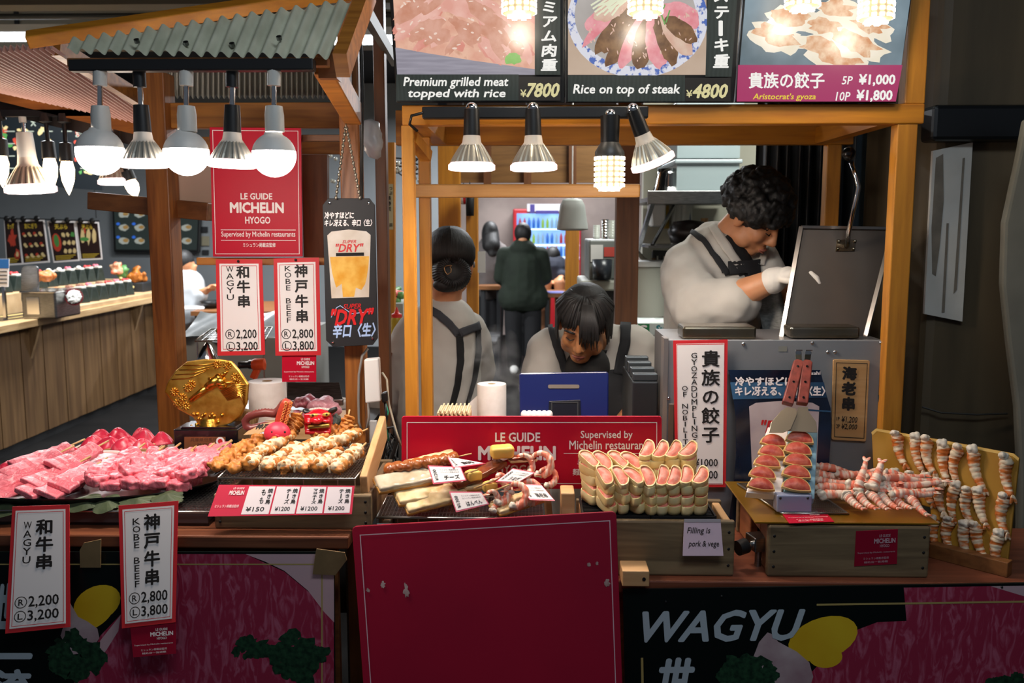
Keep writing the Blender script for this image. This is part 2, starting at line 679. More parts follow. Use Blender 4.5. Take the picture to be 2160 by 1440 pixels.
# metal strap round the column
t = tag(obj('strap_wire', B().tube([at(1945, 858, 2.70), at(1985, 870, 2.69), at(2060, 874, 2.69), at(2125, 872, 2.70)], 0.003, 6), mat('dull_wire', '55534e', 0.5, 0.6)), 'thin grey wire strapped around the dark column', 'wire')
# blue grey wall strip and dark drapes behind the griddle
struct('wall_recess', B().bb(at(1935, 700, 3.4).x - .3, 2.2, 3.35, 3.45, 0, 3.3), mat('blue_grey_wall', '4e6274', 0.7, c2='445563', scale=2))
CUR = mat('dark_drape', '24292f', 0.45, c2='3c444c', scale=20, stretch=(3, 3, .1))
x0, x1 = at(1590, 500, 3.3).x, at(1800, 500, 3.3).x


def drape(u, v):
    return V((x0 + (x1 - x0) * u, 3.3 + .025 * math.sin(u * 58) + .012 * math.sin(u * 23 + 1), 0.2 + v * 2.3))


tag(obj('drape', B().grid(drape, 120, 2), CUR, smooth=True), 'dark pleated plastic drape behind the curly-haired cook', 'curtain')

# ---------------------------------------------------------------- counters
ZL, ZR = 0.843, 0.745
t = thing('counter_table', 'brown plank counter carrying the pink meat and fried chicken skewers', 'counter', (-1.0, 2.3, 0))
xe = at(735, 1140, 2.0).x
obj('tabletop', B().bb(-1.9, xe, 2.0, 2.48, ZL - .03, ZL), W_TOPL, t, bevel=.004)
obj('front_board', B().bb(-1.9, xe - .04, 2.06, 2.08, 0.0, ZL - .03), W_BRX, t)
for x in (-1.8, xe - .06):
    obj('leg', B().bb(x - .03, x + .03, 2.41, 2.47, 0, ZL - .03), W_BRZ, t)
t = thing('counter_table', 'red-brown plank counter carrying the dumplings and shrimp', 'counter', (.5, 2.3, 0))
xr0 = at(775, 1100, 2.0).x
obj('tabletop', B().bb(xr0, 1.45, 2.0, 2.39, ZR - .03, ZR), W_TOPR, t, bevel=.004)
obj('front_board', B().bb(xr0 + .03, 1.42, 2.05, 2.07, 0, ZR - .03), W_BRX, t)
for x in (xr0 + .06, 1.38):
    obj('leg', B().bb(x - .03, x + .03, 2.32, 2.38, 0, ZR - .03), W_BRZ, t)
p = at(1308, 1220, 2.015)
q = at(1366, 1192, 2.0)
t = tag(obj('wood_block', B().bb(p.x, q.x, 1.965, 2.035, ZR, ZR + .036), W_PALE, bevel=.002), 'small pale wood block at the counter edge under the dumpling box', 'wood block')
obj('screw', B().cyl((q.x - .012, 1.963, ZR + .018), (q.x - .012, 1.967, ZR + .018), .004), BLACK, t)
# worktable behind the guide board
t = thing('work_table', 'steel worktable behind the long red guide board', 'table', (.1, 2.6, 0))
obj('tabletop', B().bb(-.30, .345, 2.42, 2.775, .87, .90), STEEL, t)
for x in (-.28, .32):
    for y in (2.46, 2.74):
        obj('leg', B().bb(x - .015, x + .015, y - .015, y + .015, 0, .87), STEEL, t)
# rear bench of the left stall
t = thing('prep_bench', 'stainless prep bench inside the left stall behind the trophy', 'table', (-.7, 2.95, 0))
obj('tabletop', B().bb(-1.06, -.53, 2.675, 3.35, .88, .905), mat('bench_steel', '77797a', .35, .9, c2='6b6d6e', scale=6), t)
obj('shelf_panel', B().bb(-1.05, -.54, 2.70, 2.72, .35, .86), DARK, t)
for x in (-1.03, -.56):
    for y in (2.7, 3.3):
        obj('leg', B().bb(x - .015, x + .015, y - .015, y + .015, 0, .88), STEEL, t)

# ---------------------------------------------------------------- right stall frame
YF, YB = 2.40, 2.98
t = thing('stall_frame', 'honey pine stall frame holding the three menu screens', 'stall frame', (.5, 2.5, 0))
zt, zb = at(1400, 220, YF).z, at(1400, 262, YF).z
xl, xr = at(848, 250, YF).x, at(1950, 250, YF).x
obj('front_beam', B().bb(xl, xr, YF, YF + .05, zb, zt), W_FRX, t, bevel=.003)
xb0, xb1 = at(900, 290, YB).x, at(1748, 290, YB).x
obj('rear_beam', B().bb(xb0 - .1, xb1 + .08, YB, YB + .04, at(1400, 305, YB).z, at(1400, 305, YB).z + .11), W_FRX, t, bevel=.003)
obj('side_beam', B().bb(xr - .10, xr - .06, YF + .05, YB, zb + .0, zb + .05), W_FRY, t)
obj('side_beam', B().bb(xl + .02, xl + .06, YF + .05, YB, zb + .0, zb + .05), W_FRY, t)
pr0, pr1 = at(1893, 300, YF).x, at(1936, 300, YF).x
obj('post', B().bb(pr0, pr1, YF + .003, YF + .05, 0, zb), W_FRZ, t, bevel=.003)
obj('post', B().bb(pr0 + .015, pr1 + .015, YF + .005, YF + .05, zt, 2.5), W_FRZ, t, bevel=.003)
pl0, pl1 = at(849, 500, YF).x, at(875, 500, YF).x
obj('post', B().bb(pl0, pl1, YF + .003, YF + .04, 0, zb), W_FRZ, t, bevel=.003)
Y2 = 2.72
pb0, pb1 = at(884, 500, Y2).x, at(908, 500, Y2).x
obj('post', B().bb(pb0, pb1, Y2, Y2 + .04, 0, zb), W_FRZ, t, bevel=.003)
obj('post', B().bb(at(1742, 400, YB).x, at(1772, 400, YB).x, YB + .0, YB + .045, 0, at(1400, 305, YB).z), W_FRZ, t, bevel=.003)
pw0, pw1 = at(1299, 550, 3.4).x, at(1347, 550, 3.4).x
obj('post', B().bb(pw0, pw1, 3.4, 3.47, 0, 2.3), W_BRZ, t, bevel=.003)
obj('tie_bar', B().beam((at(1330, 402, Y2).x, Y2, at(1330, 402, Y2).z), at(1330, 402, 3.4), .04, .03), W_FRY, t)
obj('crossbar', B().bb(at(868, 400, Y2).x, at(1348, 400, Y2).x, Y2 - .035, Y2, at(1100, 417, Y2).z, at(1100, 389, Y2).z), mat('crossbar_pine', 'd9a565', .5, c2='c48d4e', scale=3, stretch=(1.2, 14, 14), rand=True), t, bevel=.005)
b = B().beam(at(868, 290, YF + .03), at(900, 330, YF + .12), .03, .03)
obj('brace', b, W_FRZ, t)

# ---------------------------------------------------------------- left stall frame and roof
t = thing('stall_frame', 'dark orange timber frame of the stall selling beef skewers', 'stall frame', (-.8, 2.8, 0))
YP = 2.92
q0, q1 = at(308, 400, YP).x, at(356, 400, YP).x
obj('post', B().bb(q0, q1, YP, YP + .09, 0, at(330, 150, YP).z), W_ORZ, t, bevel=.004)
YQ = 2.50
r0, r1 = at(718, 400, YQ).x, at(760, 400, YQ).x
obj('post', B().bb(r0, r1, YQ, YQ + .06, 0, 2.28), W_ORZ, t, bevel=.004)
obj('post', B().bb(at(792, 400, 3.0).x, at(815, 400, 3.0).x, 3.0, 3.05, 0, 2.5), W_BRZ, t, bevel=.003)
obj('crossbeam', B().bb(q1, at(722, 240, 2.96).x, 2.96, 3.0, at(500, 270, 2.96).z, at(500, 216, 2.96).z), W_ORX, t, bevel=.003)
obj('crossbeam', B().bb(q1, at(722, 300, 2.99).x, 2.99, 3.02, at(500, 325, 2.99).z, at(500, 288, 2.99).z), W_ORX, t, bevel=.003)
obj('side_rail', B().beam(at(192, 423, 3.08), at(445, 447, 2.98), .04, .058), W_BRX, t, bevel=.003)
obj('sign_rail', B().bb(at(414, 550, 2.64).x, at(736, 550, 2.64).x, 2.64, 2.66, at(550, 559, 2.64).z, at(550, 543, 2.64).z), W_ORX, t, bevel=.002)
obj('sign_rail', B().bb(at(440, 280, 2.66).x, at(736, 280, 2.66).x, 2.66, 2.68, at(550, 298, 2.66).z, at(550, 284, 2.66).z), W_BRX, t, bevel=.002)
obj('hip_brace', B().beam(at(683, 130, 2.08), at(745, 240, 2.48), .045, .06), W_ORX, t, bevel=.003)
obj('eave_beam', B().bb(at(140, 120, 2.03).x, at(690, 120, 2.03).x, 2.03, 2.06, at(400, 140, 2.03).z, at(400, 121, 2.03).z), W_BRX, t, bevel=.002)
obj('side_beam', B().beam((at(690, 130, 2.06).x, 2.06, at(690, 135, 2.06).z), (r0 + .02, 2.5, at(690, 135, 2.06).z + .03), .04, .06), W_BRX, t)
rt = thing('stall_roof', 'small grey corrugated hip roof over the row of round bulbs', 'roof', at(420, 115, 2.02))
ez = at(420, 118, 2.0).z
roofp = P3(V((0, 2.0, ez)), V((1, 2.0, ez)), V((0, 2.1, ez + .075)))
CORR = mat('corrugated_sheet', 'cfd0b8', .5, .0, c2='b4b69e', scale=9, stretch=(3, 1, 1))


def rp(u, v):
    ax = 138 + (694 - 138) * u
    ay = 108 + 12 * u
    bx = 150 + (742 - 150) * u
    by = 84 - 84 * u
    p = roofp.at(ax + (bx - ax) * v, ay + (by - ay) * v)
    return p + roofp.n * (.007 * math.sin(u * 2 * math.pi * 19))


obj('corrugated_sheet', B().grid(rp, 19 * 10, 8), CORR, rt, smooth=True)
hp = [roofp.at(48, 92) + V((0, .02, .012)), roofp.at(757, -14) + V((0, .02, .012))]
obj('hip_timber', B().beam(hp[0], hp[1], .035, .03, roofp.n), W_FRX, rt, bevel=.003)
b = B()
for u in (.27, .45, .62, .80):
    p = rp(u, .22) + roofp.n * .006
    b.cyl(p, p + roofp.n * .008, .006, seg=8)
obj('bolt', b, STEEL, rt)
obj('verge_timber', B().beam(roofp.at(700, 128) + V((.02, 0, -.01)), roofp.at(760, -20) + V((.02, 0, 0)), .03, .055, roofp.n), W_ORX, rt)
rb = [rp(0, 0), rp(0, 1), V((rp(0, 1).x - .02, 2.6, rp(0, 1).z + .03)), V((rp(0, 0).x, 2.6, rp(0, 0).z))]
# right gable: slatted metal edge going back
obj('rear_edge', B().beam(at(760, 5, 2.3), at(832, 128, 3.4), .02, .04), mat('grey_edge', '77776f', .5), rt)

# second stall roof further back on the left, seen from below
rt = thing('stall_roof', 'pink-lit corrugated roof sheet over the farther left stall', 'roof', at(120, 200, 3.2))


def rp2(u, v):
    a = at(-330 + 440 * u, 122 - 26 * u, 2.75)
    c = at(-60 + 420 * u, 178 + 96 * u, 3.5)
    p = a + (c - a) * v
    return p + V((0, 0, .010 * math.sin(u * 2 * math.pi * 34)))


obj('corrugated_sheet', B().grid(rp2, 34 * 8, 2), mat('pink_lit_sheet', 'c29c92', .5, c2='b08a82', scale=5), rt, smooth=True)  # pink light of the bulbs below is put into the sheet colour
obj('fascia_timber', B().beam(at(-70, 182, 3.5), at(362, 288, 3.5), .03, .05), W_ORX, rt)
obj('lower_timber', B().beam(at(-70, 208, 3.53), at(362, 312, 3.53), .03, .05), mat('dark_fascia', '2a2320', .7), rt)
b = B().beam(at(118, 100, 2.8), at(360, 250, 3.4), .03, .05)
obj('rafter', b, W_ORX, rt)
# grey corrugated sheet behind the orange crossbeam
rt = tag(obj('roof_sheet', B().grid(lambda u, v: at(300 + 440 * u, 205 - 75 * v, 3.3 - .4 * v) + V((0, 0, .006 * math.sin(u * 2 * math.pi * 40))), 320, 2), mat('dim_sheet', '6d7068', .5), smooth=True), 'dim grey corrugated sheet behind the round bulbs', 'roof')
# wooden wall panels above the aisle
t = thing('panelled_partition', 'brown panelled wooden partition high behind the heat lamps', 'partition', at(1100, 340, 4.6))
b = B()
obj('panel_board', B().slab(Face(PY(4.6), (0, 0, 1, 1)), [(925, 300), (1300, 300), (1300, 385), (925, 385)], .03), wood('panel_wood', '8a6338', '6f4d2a', 'x'), t)
for x in (928, 1020, 1105, 1200, 1290):
    obj('batten', B().slab(Face(PY(4.57), (0, 0, 1, 1)), [(x, 296), (x + 16, 296), (x + 16, 388), (x, 388)], .03), W_BRZ, t)
for i, (x0_, x1_, ya, yb, Y, l) in enumerate([(925, 971, 305, 900, 4.3, 'thick timber post behind the woman with the hair clip'), (983, 1008, 395, 900, 4.2, 'thin timber post with a hook beside the green coat'),
                                        (1193, 1222, 480, 760, 6.2, 'short timber post below the hanging white bag')]):
    a, c = at(x0_, 500, Y).x, at(x1_, 500, Y).x
    o = tag(obj('timber_post', B().bb(a, c, Y, Y + .06, 0, at(950, ya, Y).z), W_FRZ, bevel=.003), l, 'post')

tag(obj('beige_panel', B().slab(Face(PY(3.021), None), [(354, 322), (448, 322), (448, 432), (354, 432)], .02), mat('beige_board', 'c8aa94', .6)), 'plain beige panel behind the round bulbs beside the orange post', 'board')
tag(obj('brown_board', B().slab(Face(PY(2.9), None), [(636, 326), (690, 326), (690, 545), (640, 545)], .03), W_BRZ), 'brown vertical board between the tall guide board and the hanging beer sign', 'board')
# ================================================================ lamps
GLOW = mat('globe_glow', 'fff1ea', emit=16.0)
GLOWW = mat('globe_glow_warm', 'ffd9a8', emit=14.0)
LENS = mat('lens_glow', 'fff0e6', emit=22.0)
RIM = mat('rim_glow', 'ffd9d6', emit=1.6)
SOCKG = mat('grey_socket', 'cac8c0', .45)
FIN = mat('silver_fins', 'b8b4a6', .35, .65)
CAPG = mat('globe_cap', 'dedad2', .5)
WARM = (1.0, .86, .74)


def par_lamp(name, label, top, tip_dir, s, black=True, watts=7.0, group=None, sock=.062, stem=0.0, adapter=False):
    """reflector flood lamp; top = pivot, tip_dir = where it points, s = lens radius"""
    top, d = V(top), V(tip_dir).normalized()
    t = thing(name, label, 'lamp', top, 0, group)
    b = SOFT = BLACK if black else SOCKG
    p = top
    if adapter:
        obj('adapter', B().cyl(p, p + d * .036, .0135), SOFT, t, True, angle=40)
        p = p + d * .036
        obj('stem', B().cyl(p, p + d * .042, .006), CHROME, t, True, angle=40)
        p = p + d * .036
    else:
        obj('pivot', B().sph(p, .016), CHROME, t, True)
    obj('socket', B().lathe([(0, 0), (s * .31, .002), (s * .34, sock * .5), (s * .36, sock), (0, sock)], p, d), SOFT, t, True, angle=40)
    p = p + d * sock
    obj('neck', B().lathe([(0, -.002), (s * .36, 0), (s * .40, s * .28), (s * .50, s * .42), (0, s * .42)], p, d), mat('lamp_neck', 'd9cdbd', .45), t, True, angle=40)
    bb = B()
    n, prof = 88, [(.46, .38), (.62, .62), (.80, .92), (.90, 1.12)]
    dd, sd, u = frame(d)
    vs, fs = [], []
    for r, h in prof:
        for k in range(n):
            a = 2 * math.pi * k / n
            q = r * s * (1.0 + (.035 if k % 4 < 2 else -.02))
            vs.append(p + dd * (h * s) + (sd * math.cos(a) + u * math.sin(a)) * q)
    for i in range(len(prof) - 1):
        for k in range(n):
            fs.append((i * n + k, i * n + (k + 1) % n, (i + 1) * n + (k + 1) % n, (i + 1) * n + k))
    bb.add(vs, fs)
    rf = obj('reflector', bb, FIN, t)
    obj('rim', B().lathe([(s * .86, s * 1.10), (s * 1.0, s * 1.22), (s * 1.0, s * 1.42), (s * .90, s * 1.46)], p, d, 40), RIM, rf, True, angle=50)
    obj('lens', B().lathe([(s * .93, s * 1.42), (s * .6, s * 1.47), (0, s * 1.49)], p, d, 40), LENS, rf, True)
    e = p + d * (s * 1.6)
    l = light('lamp_light', 'SPOT', e, watts, WARM, s * .8, e + d, spot=150, blend=.9)
    l.parent = t
    l.matrix_parent_inverse = wm(t).inverted()
    return t


def globe_lamp(label, px, py, Y, rpx, watts=4.0):
    top = at(px, 146, Y)
    c = at(px + 0, py, Y)
    r = rpx * mpp(c)
    t = thing('globe_lamp', label, 'lamp', top, 0, 'round globe bulbs on the black rail')
    z = lambda y: at(px, y, Y).z
    ax = V((c.x, c.y, 0))
    P = lambda y: V((top.x + (c.x - top.x) * (y - 146) / (py - 146), c.y, z(y)))
    obj('adapter', B().cyl(P(146), P(181), .0145), SOCKG, t, True, angle=40)
    obj('stem', B().cyl(P(180), P(224), .0055), CHROME, t, True, angle=40)
    obj('socket', B().lathe([(0, 0), (.018, .002), (.0205, .02), (.0205, P(222).z - P(278).z), (0, P(222).z - P(278).z)], P(222), (0, 0, -1)), SOCKG, t, True, angle=40)
    prof, prof2 = [], []
    for k in range(15):
        a = R(25 + 155 * k / 14)
        pt = (r * math.sin(a), -r * math.cos(a))
        (prof if k <= 5 else prof2).append(pt)
        if k == 5:
            prof2.append(pt)
    obj('bulb_base', B().lathe([(.019, -r * 1.0)] + prof, c, (0, 0, -1), 32), CAPG, t, True)
    obj('bulb', B().lathe(prof2, c, (0, 0, -1), 32), GLOW, t, True)
    l = light('lamp_light', 'POINT', c - V((0, 0, r * 1.3)), watts, WARM, r, None)
    l.parent = t
    l.matrix_parent_inverse = wm(t).inverted()


Yl = 2.0
t = thing('lamp_rail', 'black lamp rail under the small grey corrugated roof', 'lamp rail', at(400, 140, Yl))
obj('rail', B().bb(at(150, 138, Yl).x, at(664, 138, Yl).x, Yl - .015, Yl + .015, at(400, 151, Yl).z, at(400, 126, Yl).z), BLACK, t, bevel=.003)
globe_lamp('round glowing globe bulb nearest the left end of the black rail', 211, 320, Yl, 49)
globe_lamp('round glowing globe bulb between the two black reflector lamps', 393, 323, Yl, 47)
globe_lamp('round glowing globe bulb in front of the crimson guide board', 578, 327, Yl, 46)
for px, lab in ((293, 'black-socket reflector lamp between the first and second globe bulbs'), (490, 'black-socket reflector lamp between the second and third globe bulbs')):
    p = at(px, 148, Yl + .01)
    c = at(px + (12 if px < 400 else 0), 340, Yl + .01)
    par_lamp('reflector_lamp', lab, p, c - p, .052, True, 10.5, 'reflector lamps on the left rail', .060, adapter=True)

Yr = 2.345
t = thing('lamp_rail', 'long black lamp rail screwed to the honey pine front beam', 'lamp rail', at(1130, 237, Yr))
obj('rail', B().bb(at(890, 237, Yr).x, at(1368, 237, Yr).x, Yr - .0, Yr + .032, at(1130, 249, Yr).z, at(1130, 224, Yr).z), BLACK, t, bevel=.003)
obj('power_cable', B().tube([at(892, 238, Yr), at(868, 244, Yr), at(864, 262, Yr), at(880, 276, Yr + .02)], .004, 6), BLACK, t, True)
for px, lab in ((995, 'reflector lamp at the left end of the front beam rail'), (1124, 'reflector lamp second along the front beam rail, above the crossbar')):
    p = at(px, 229, 2.315)
    par_lamp('reflector_lamp', lab, p, at(px + (0 if px < 1100 else 2), 370, 2.315) - p, .059, True, 13, 'reflector lamps on the front beam rail', .066)
p = at(1335, 231, 2.315)
par_lamp('reflector_lamp', 'tilted reflector lamp beside the corn bulb on the front beam rail', p, at(1384, 360, 2.34) - p, .057, True, 13, 'reflector lamps on the front beam rail', .064)

LED = mat('led_dots', 'fff0dc', emit=10.0)
CORN = mat('corn_body', 'c9b48e', .4, emit=0)


def corn_bulb(label, bot, r, h, group=None, top_z=None, sock_len=.07, watts=3.0):
    bot = V(bot)
    t = thing('corn_bulb', label, 'lamp', bot, 0, group)
    b = B()
    b.lathe([(0, 0), (r * .7, .001), (r * .97, .008), (r * .97, h), (0, h)], bot, (0, 0, 1), 24)
    bd = obj('bulb_body', b, CORN, t, True, angle=40)
    b = B()
    rows, n = max(4, int(h / .0135)), 14
    for j in range(rows):
        z = .012 + (h - .016) * j / (rows - 1)
        for k in range(n):
            a = 2 * math.pi * (k + .5) / n
            c, s_ = math.cos(a), math.sin(a)
            b.box(bot + V((r * c, r * s_, z)), (.003, r * .27, .0075), M.Rotation(a, 3, 'Z'))
    for k in range(7):
        a = 2 * math.pi * k / 6
        b.box(bot + V((0, 0, -.001)) + (V((r * .55 * math.cos(a), r * .55 * math.sin(a), 0)) if k < 6 else V((0, 0, 0))), (r * .3, r * .3, .003))
    obj('led_array', b, LED, bd)
    obj('bulb_cap', B().lathe([(r * 1.0, h), (r * 1.0, h + .012), (r * .62, h + .035), (0, h + .035)], bot, (0, 0, 1), 24), mat('dark_cap', '3b3a36', .4), t, True, angle=50)
    obj('socket', B().lathe([(0, h + .03), (r * .62, h + .031), (r * .66, h + sock_len + .03), (0, h + sock_len + .03)], bot, (0, 0, 1), 20), BLACK, t, True, angle=50)
    if top_z:
        obj('cord', B().cyl(bot + V((0, 0, h + sock_len + .02)), V((bot.x, bot.y, top_z)), .004, seg=8), BLACK, t)
    else:
        obj('pivot', B().sph(bot + V((0, 0, h + sock_len + .032)), .015), CHROME, t, True)
    l = light('lamp_light', 'POINT', bot - V((0, 0, .03)), watts, (1, .86, .7), .03)
    l.parent = t
    l.matrix_parent_inverse = wm(t).inverted()
    return t


p = at(1285, 401, 2.315)
corn_bulb('corn-shaped bulb of small square lights glowing on the front beam rail', p, 31 * mpp(p), .082, None)
for px, py, lab in ((1095, 36, 'glowing corn bulb hanging over the grilled meat screen'), (1361, 36, 'glowing corn bulb hanging over the steak rice bowl screen'),
                    (1692, 22, 'glowing corn bulb hanging over the middle of the dumpling screen'), (1847, 48, 'glowing corn bulb hanging near the right edge of the dumpling screen')):
    p = at(px, py, 2.25)
    corn_bulb(lab, p, 36 * mpp(p), .085, 'corn bulbs hanging before the menu screens', 2.42, watts=1.2)
t = tag(obj('lamp_rail', B().bb(at(1000, 0, 2.25).x, at(1930, 0, 2.25).x, 2.235, 2.265, 2.42, 2.45), BLACK, bevel=.003), 'black rail carrying the hanging corn bulbs above the screens', 'lamp rail')

# lamps under the farther stall roof
YA = 3.5
t = tag(obj('lamp_rail', B().bb(at(-40, 236, YA).x, at(300, 236, YA).x, YA - .015, YA + .015, at(60, 246, YA).z, at(60, 232, YA).z), BLACK), 'black lamp rail under the pink-lit corrugated roof', 'lamp rail')
p = at(46, 238, YA)
par_lamp('reflector_lamp', 'large white-socket reflector lamp glowing pink under the pink-lit roof', p, at(69, 430, YA) - p, .092, False, 5, None, .095, adapter=True)
p = at(236, 250, YA + .02)
par_lamp('reflector_lamp', 'dim bronze reflector lamp half behind the orange timber post', p, at(250, 415, YA + .02) - p, .070, True, 2, None, .075, adapter=True)
for px, yt, yb, tilt, lab in ((2, 235, 396, 4, 'candle bulb cut by the left edge of the picture'), (103, 240, 402, 8, 'candle bulb right beside the large reflector lamp'), (140, 240, 412, 6, 'candle bulb farthest from the large reflector lamp'),
                              (272, 330, 418, 16, 'bright candle bulb close behind the orange timber post')):
    a = at(px - tilt, yt, YA)
    c = at(px + tilt, yb, YA)
    d = (c - a).normalized()
    L = (c - a).length
    t = thing('candle_bulb', lab, 'lamp', a, 0, 'candle bulbs under the pink roof')
    obj('socket', B().lathe([(0, 0), (.02, 0), (.024, L * .1), (.008, L * .12), (.008, L * .34), (.024, L * .36), (.026, L * .58), (0, L * .58)], a, d), BLACK, t, True, angle=40)
    obj('bulb', B().lathe([(.018, L * .56), (.026, L * .68), (.022, L * .82), (.008, L * .95), (0, L)], a, d), GLOWW, t, True)
    if px > 200:
        obj('cord', B().cyl(a, V((a.x, a.y, at(60, 246, YA).z)), .004, seg=6), BLACK, t)
    l = light('lamp_light', 'POINT', c + V((0, -.06, .0)), 2.5, WARM, .03)
    l.parent = t
    l.matrix_parent_inverse = wm(t).inverted()

# ================================================================ signs
def guide_text_small(fc, parent, x0, y0, x1, y1, m=PRINTW):
    """small red guide card: three lines of name, a rule, two small lines"""
    w, h = x1 - x0, y1 - y0
    X = lambda u: x0 + u * w
    Yv = lambda v: y0 + v * h
    b = B()
    b.text(fc, 'LE GUIDE', X(.56), Yv(.12), X(.82), Yv(.2), .012)
    b.text(fc, 'MICHELIN', X(.44), Yv(.24), X(.94), Yv(.37), .03)
    b.text(fc, 'HYOGO', X(.58), Yv(.41), X(.80), Yv(.49), .012)
    b.text(fc, 'Supervised by Michelin restaurants', X(.06), Yv(.60), X(.94), Yv(.66))
    b.text(fc, 'ミシュラン掲載店監修', X(.2), Yv(.76), X(.8), Yv(.83))
    b.text(fc, '麺処店一覧掲載', X(.22), Yv(.87), X(.78), Yv(.93))
    obj('lettering', b, m, parent)


# tall red guide board over the price signs
f = Face(PY(2.615), (442, 268, 638, 541), [(442, 268), (635, 270), (638, 541), (449, 541)])
t = thing('guide_board', 'tall crimson restaurant guide board behind the round bulbs', 'sign', f.pt(540, 541))
obj('board', B().slab(f, [(442, 268), (638, 268), (638, 541), (442, 541)], .006), CRIM, t, bevel=.001)
b = B()
b.edge(f, 448, 274, 632, 536, 1.3)
b.rect(f, 461, 484, 624, 485.2)
b.rect(f, 461, 506, 624, 507.2)
obj('border_line_print', b, PRINTW, t)
b = B()
b.text(f, 'LE GUIDE', 506, 407, 574, 420, .02)
b.text(f, 'MICHELIN', 483, 427, 598, 448, .035)
b.text(f, 'HYOGO', 515, 457, 569, 471, .02)
b.text(f, 'Supervised by Michelin restaurants', 462, 488, 623, 502, .008)
b.text(f, 'ミシュラン掲載店監修', 509, 512, 580, 521, .01)
obj('lettering', b, PRINTW, t)


def price_banner(label, pl, box, quad, main, side, mcol, scol, prices, pin=True, extra=None):
    f = Face(pl, box, quad)
    x0, y0, x1, y1 = box
    t = thing('price_banner', label, 'price sign', f.pt((x0 + x1) / 2, y1), 0, None)
    obj('card', B().slab(f, [(x0, y0), (x1, y0), (x1, y1), (x0, y1)], .0015), REDP, t)
    obj('white_print', B().rect(f, x0 + 8, y0 + 9, x1 - 8, y1 - 9, .0006), PAPER, t)
    b = B()
    b.edge(f, x0 + 12, y0 + 13, x1 - 12, y1 - 13, 1.1, .001)
    obj('border_line_print', b, REDP, t)
    b = B()
    b.vtext(f, main, *mcol, bold=.028)
    b.vtext(f, side, *scol, bold=.006, gap=.1)
    obj('lettering', b, INK, t)
    b = B()
    for ch, num, (a, ya, c, yb) in prices:
        r = (yb - ya) * .5
        if ch:
            b.ring(f, a + r, (ya + yb) / 2, r, 1.6, .0014)
            b.text(f, ch, a + r * .62, ya + r * .5, a + r * 1.42, yb - r * .5, .01)
            a = a + 2 * r + 3
        b.text(f, num, a, ya + 1, c, yb - 1 + (2 if ',' in num else 0), .014)
    obj('price_lettering', b, INK, t)
    if pin:
        m = ((x0 + x1) / 2 - 1, y0 + 4)
        obj('pin', B().sph(f.pt(m[0], m[1], .003), .004, nu=10, nv=6), BLACK, t, True)
    return t, f


price_banner('hanging red-edged price sign reading WAGYU under the crimson guide board', PY(2.60), (455, 547, 558, 749), [(455, 547), (553, 547), (559, 748), (459, 750)], '和牛串', 'WAGYU',
             (500, 558, 530, 650), (478, 560, 494, 634), [('R', '2,200', (473, 694, 541, 715)), ('L', '3,200', (474, 720, 543, 740))])
price_banner('hanging red-edged price sign reading KOBE BEEF beside the hanging beer sign', PY(2.60), (577, 545, 676, 750), [(577, 545), (673, 543), (677, 749), (581, 750)], '神戸牛串', 'KOBE BEEF',
             (622, 556, 651, 683), (601, 560, 615, 682), [('R', '2,800', (591, 694, 660, 715)), ('L', '3,800', (592, 719, 661, 740))])
f = Face(PY(2.606), (595, 749, 667, 805))
t = thing('guide_card', 'small red guide card hung below the KOBE BEEF price sign', 'sign', f.pt(631, 805))
obj('card', B().slab(f, [(595, 745), (667, 745), (667, 805), (595, 805)], .0015), CRIM, t)
guide_text_small(f, t, 595, 748, 667, 805)

# the two banners hanging from the counter front
q = [(26, 1068), (146, 1064), (148, 1322), (11, 1336)]
pl = P3(at(26, 1068, 1.985), at(146, 1064, 1.985), at(148, 1322, 1.945))
price_banner('WAGYU price banner hanging in front of the meat poster', pl, (20, 1066, 146, 1330), q, '和牛串', 'WAGYU', (74, 1092, 112, 1203), (48, 1097, 65, 1188),
             [('R', '2,200', (36, 1255, 124, 1280)), ('L', '3,200', (36, 1285, 124, 1309))], False)
q = [(250, 1066), (376, 1056), (370, 1312), (257, 1325)]
pl = P3(at(250, 1066, 1.985), at(376, 1056, 1.985), at(370, 1312, 1.945))
tt, fkb = price_banner('KOBE BEEF price banner hanging in front of the meat poster', pl, (250, 1060, 373, 1318), q, '神戸牛串', 'KOBE BEEF', (302, 1080, 337, 1235), (279, 1088, 295, 1236),
                      [('R', '2,800', (268, 1245, 354, 1270)), ('L', '3,800', (269, 1275, 355, 1299))], False)
f = Face(Plane(pl.p + pl.n * -.002, pl.n), (277, 1316, 373, 1384), [(274, 1316), (371, 1310), (371, 1378), (281, 1386)])
t = thing('guide_card', 'dark red guide card under the KOBE BEEF counter banner', 'sign', f.pt(325, 1384))
obj('card', B().slab(f, [(277, 1312), (373, 1312), (373, 1384), (277, 1384)], .0015), CRIMD, t)
guide_text_small(f, t, 277, 1320, 373, 1384)

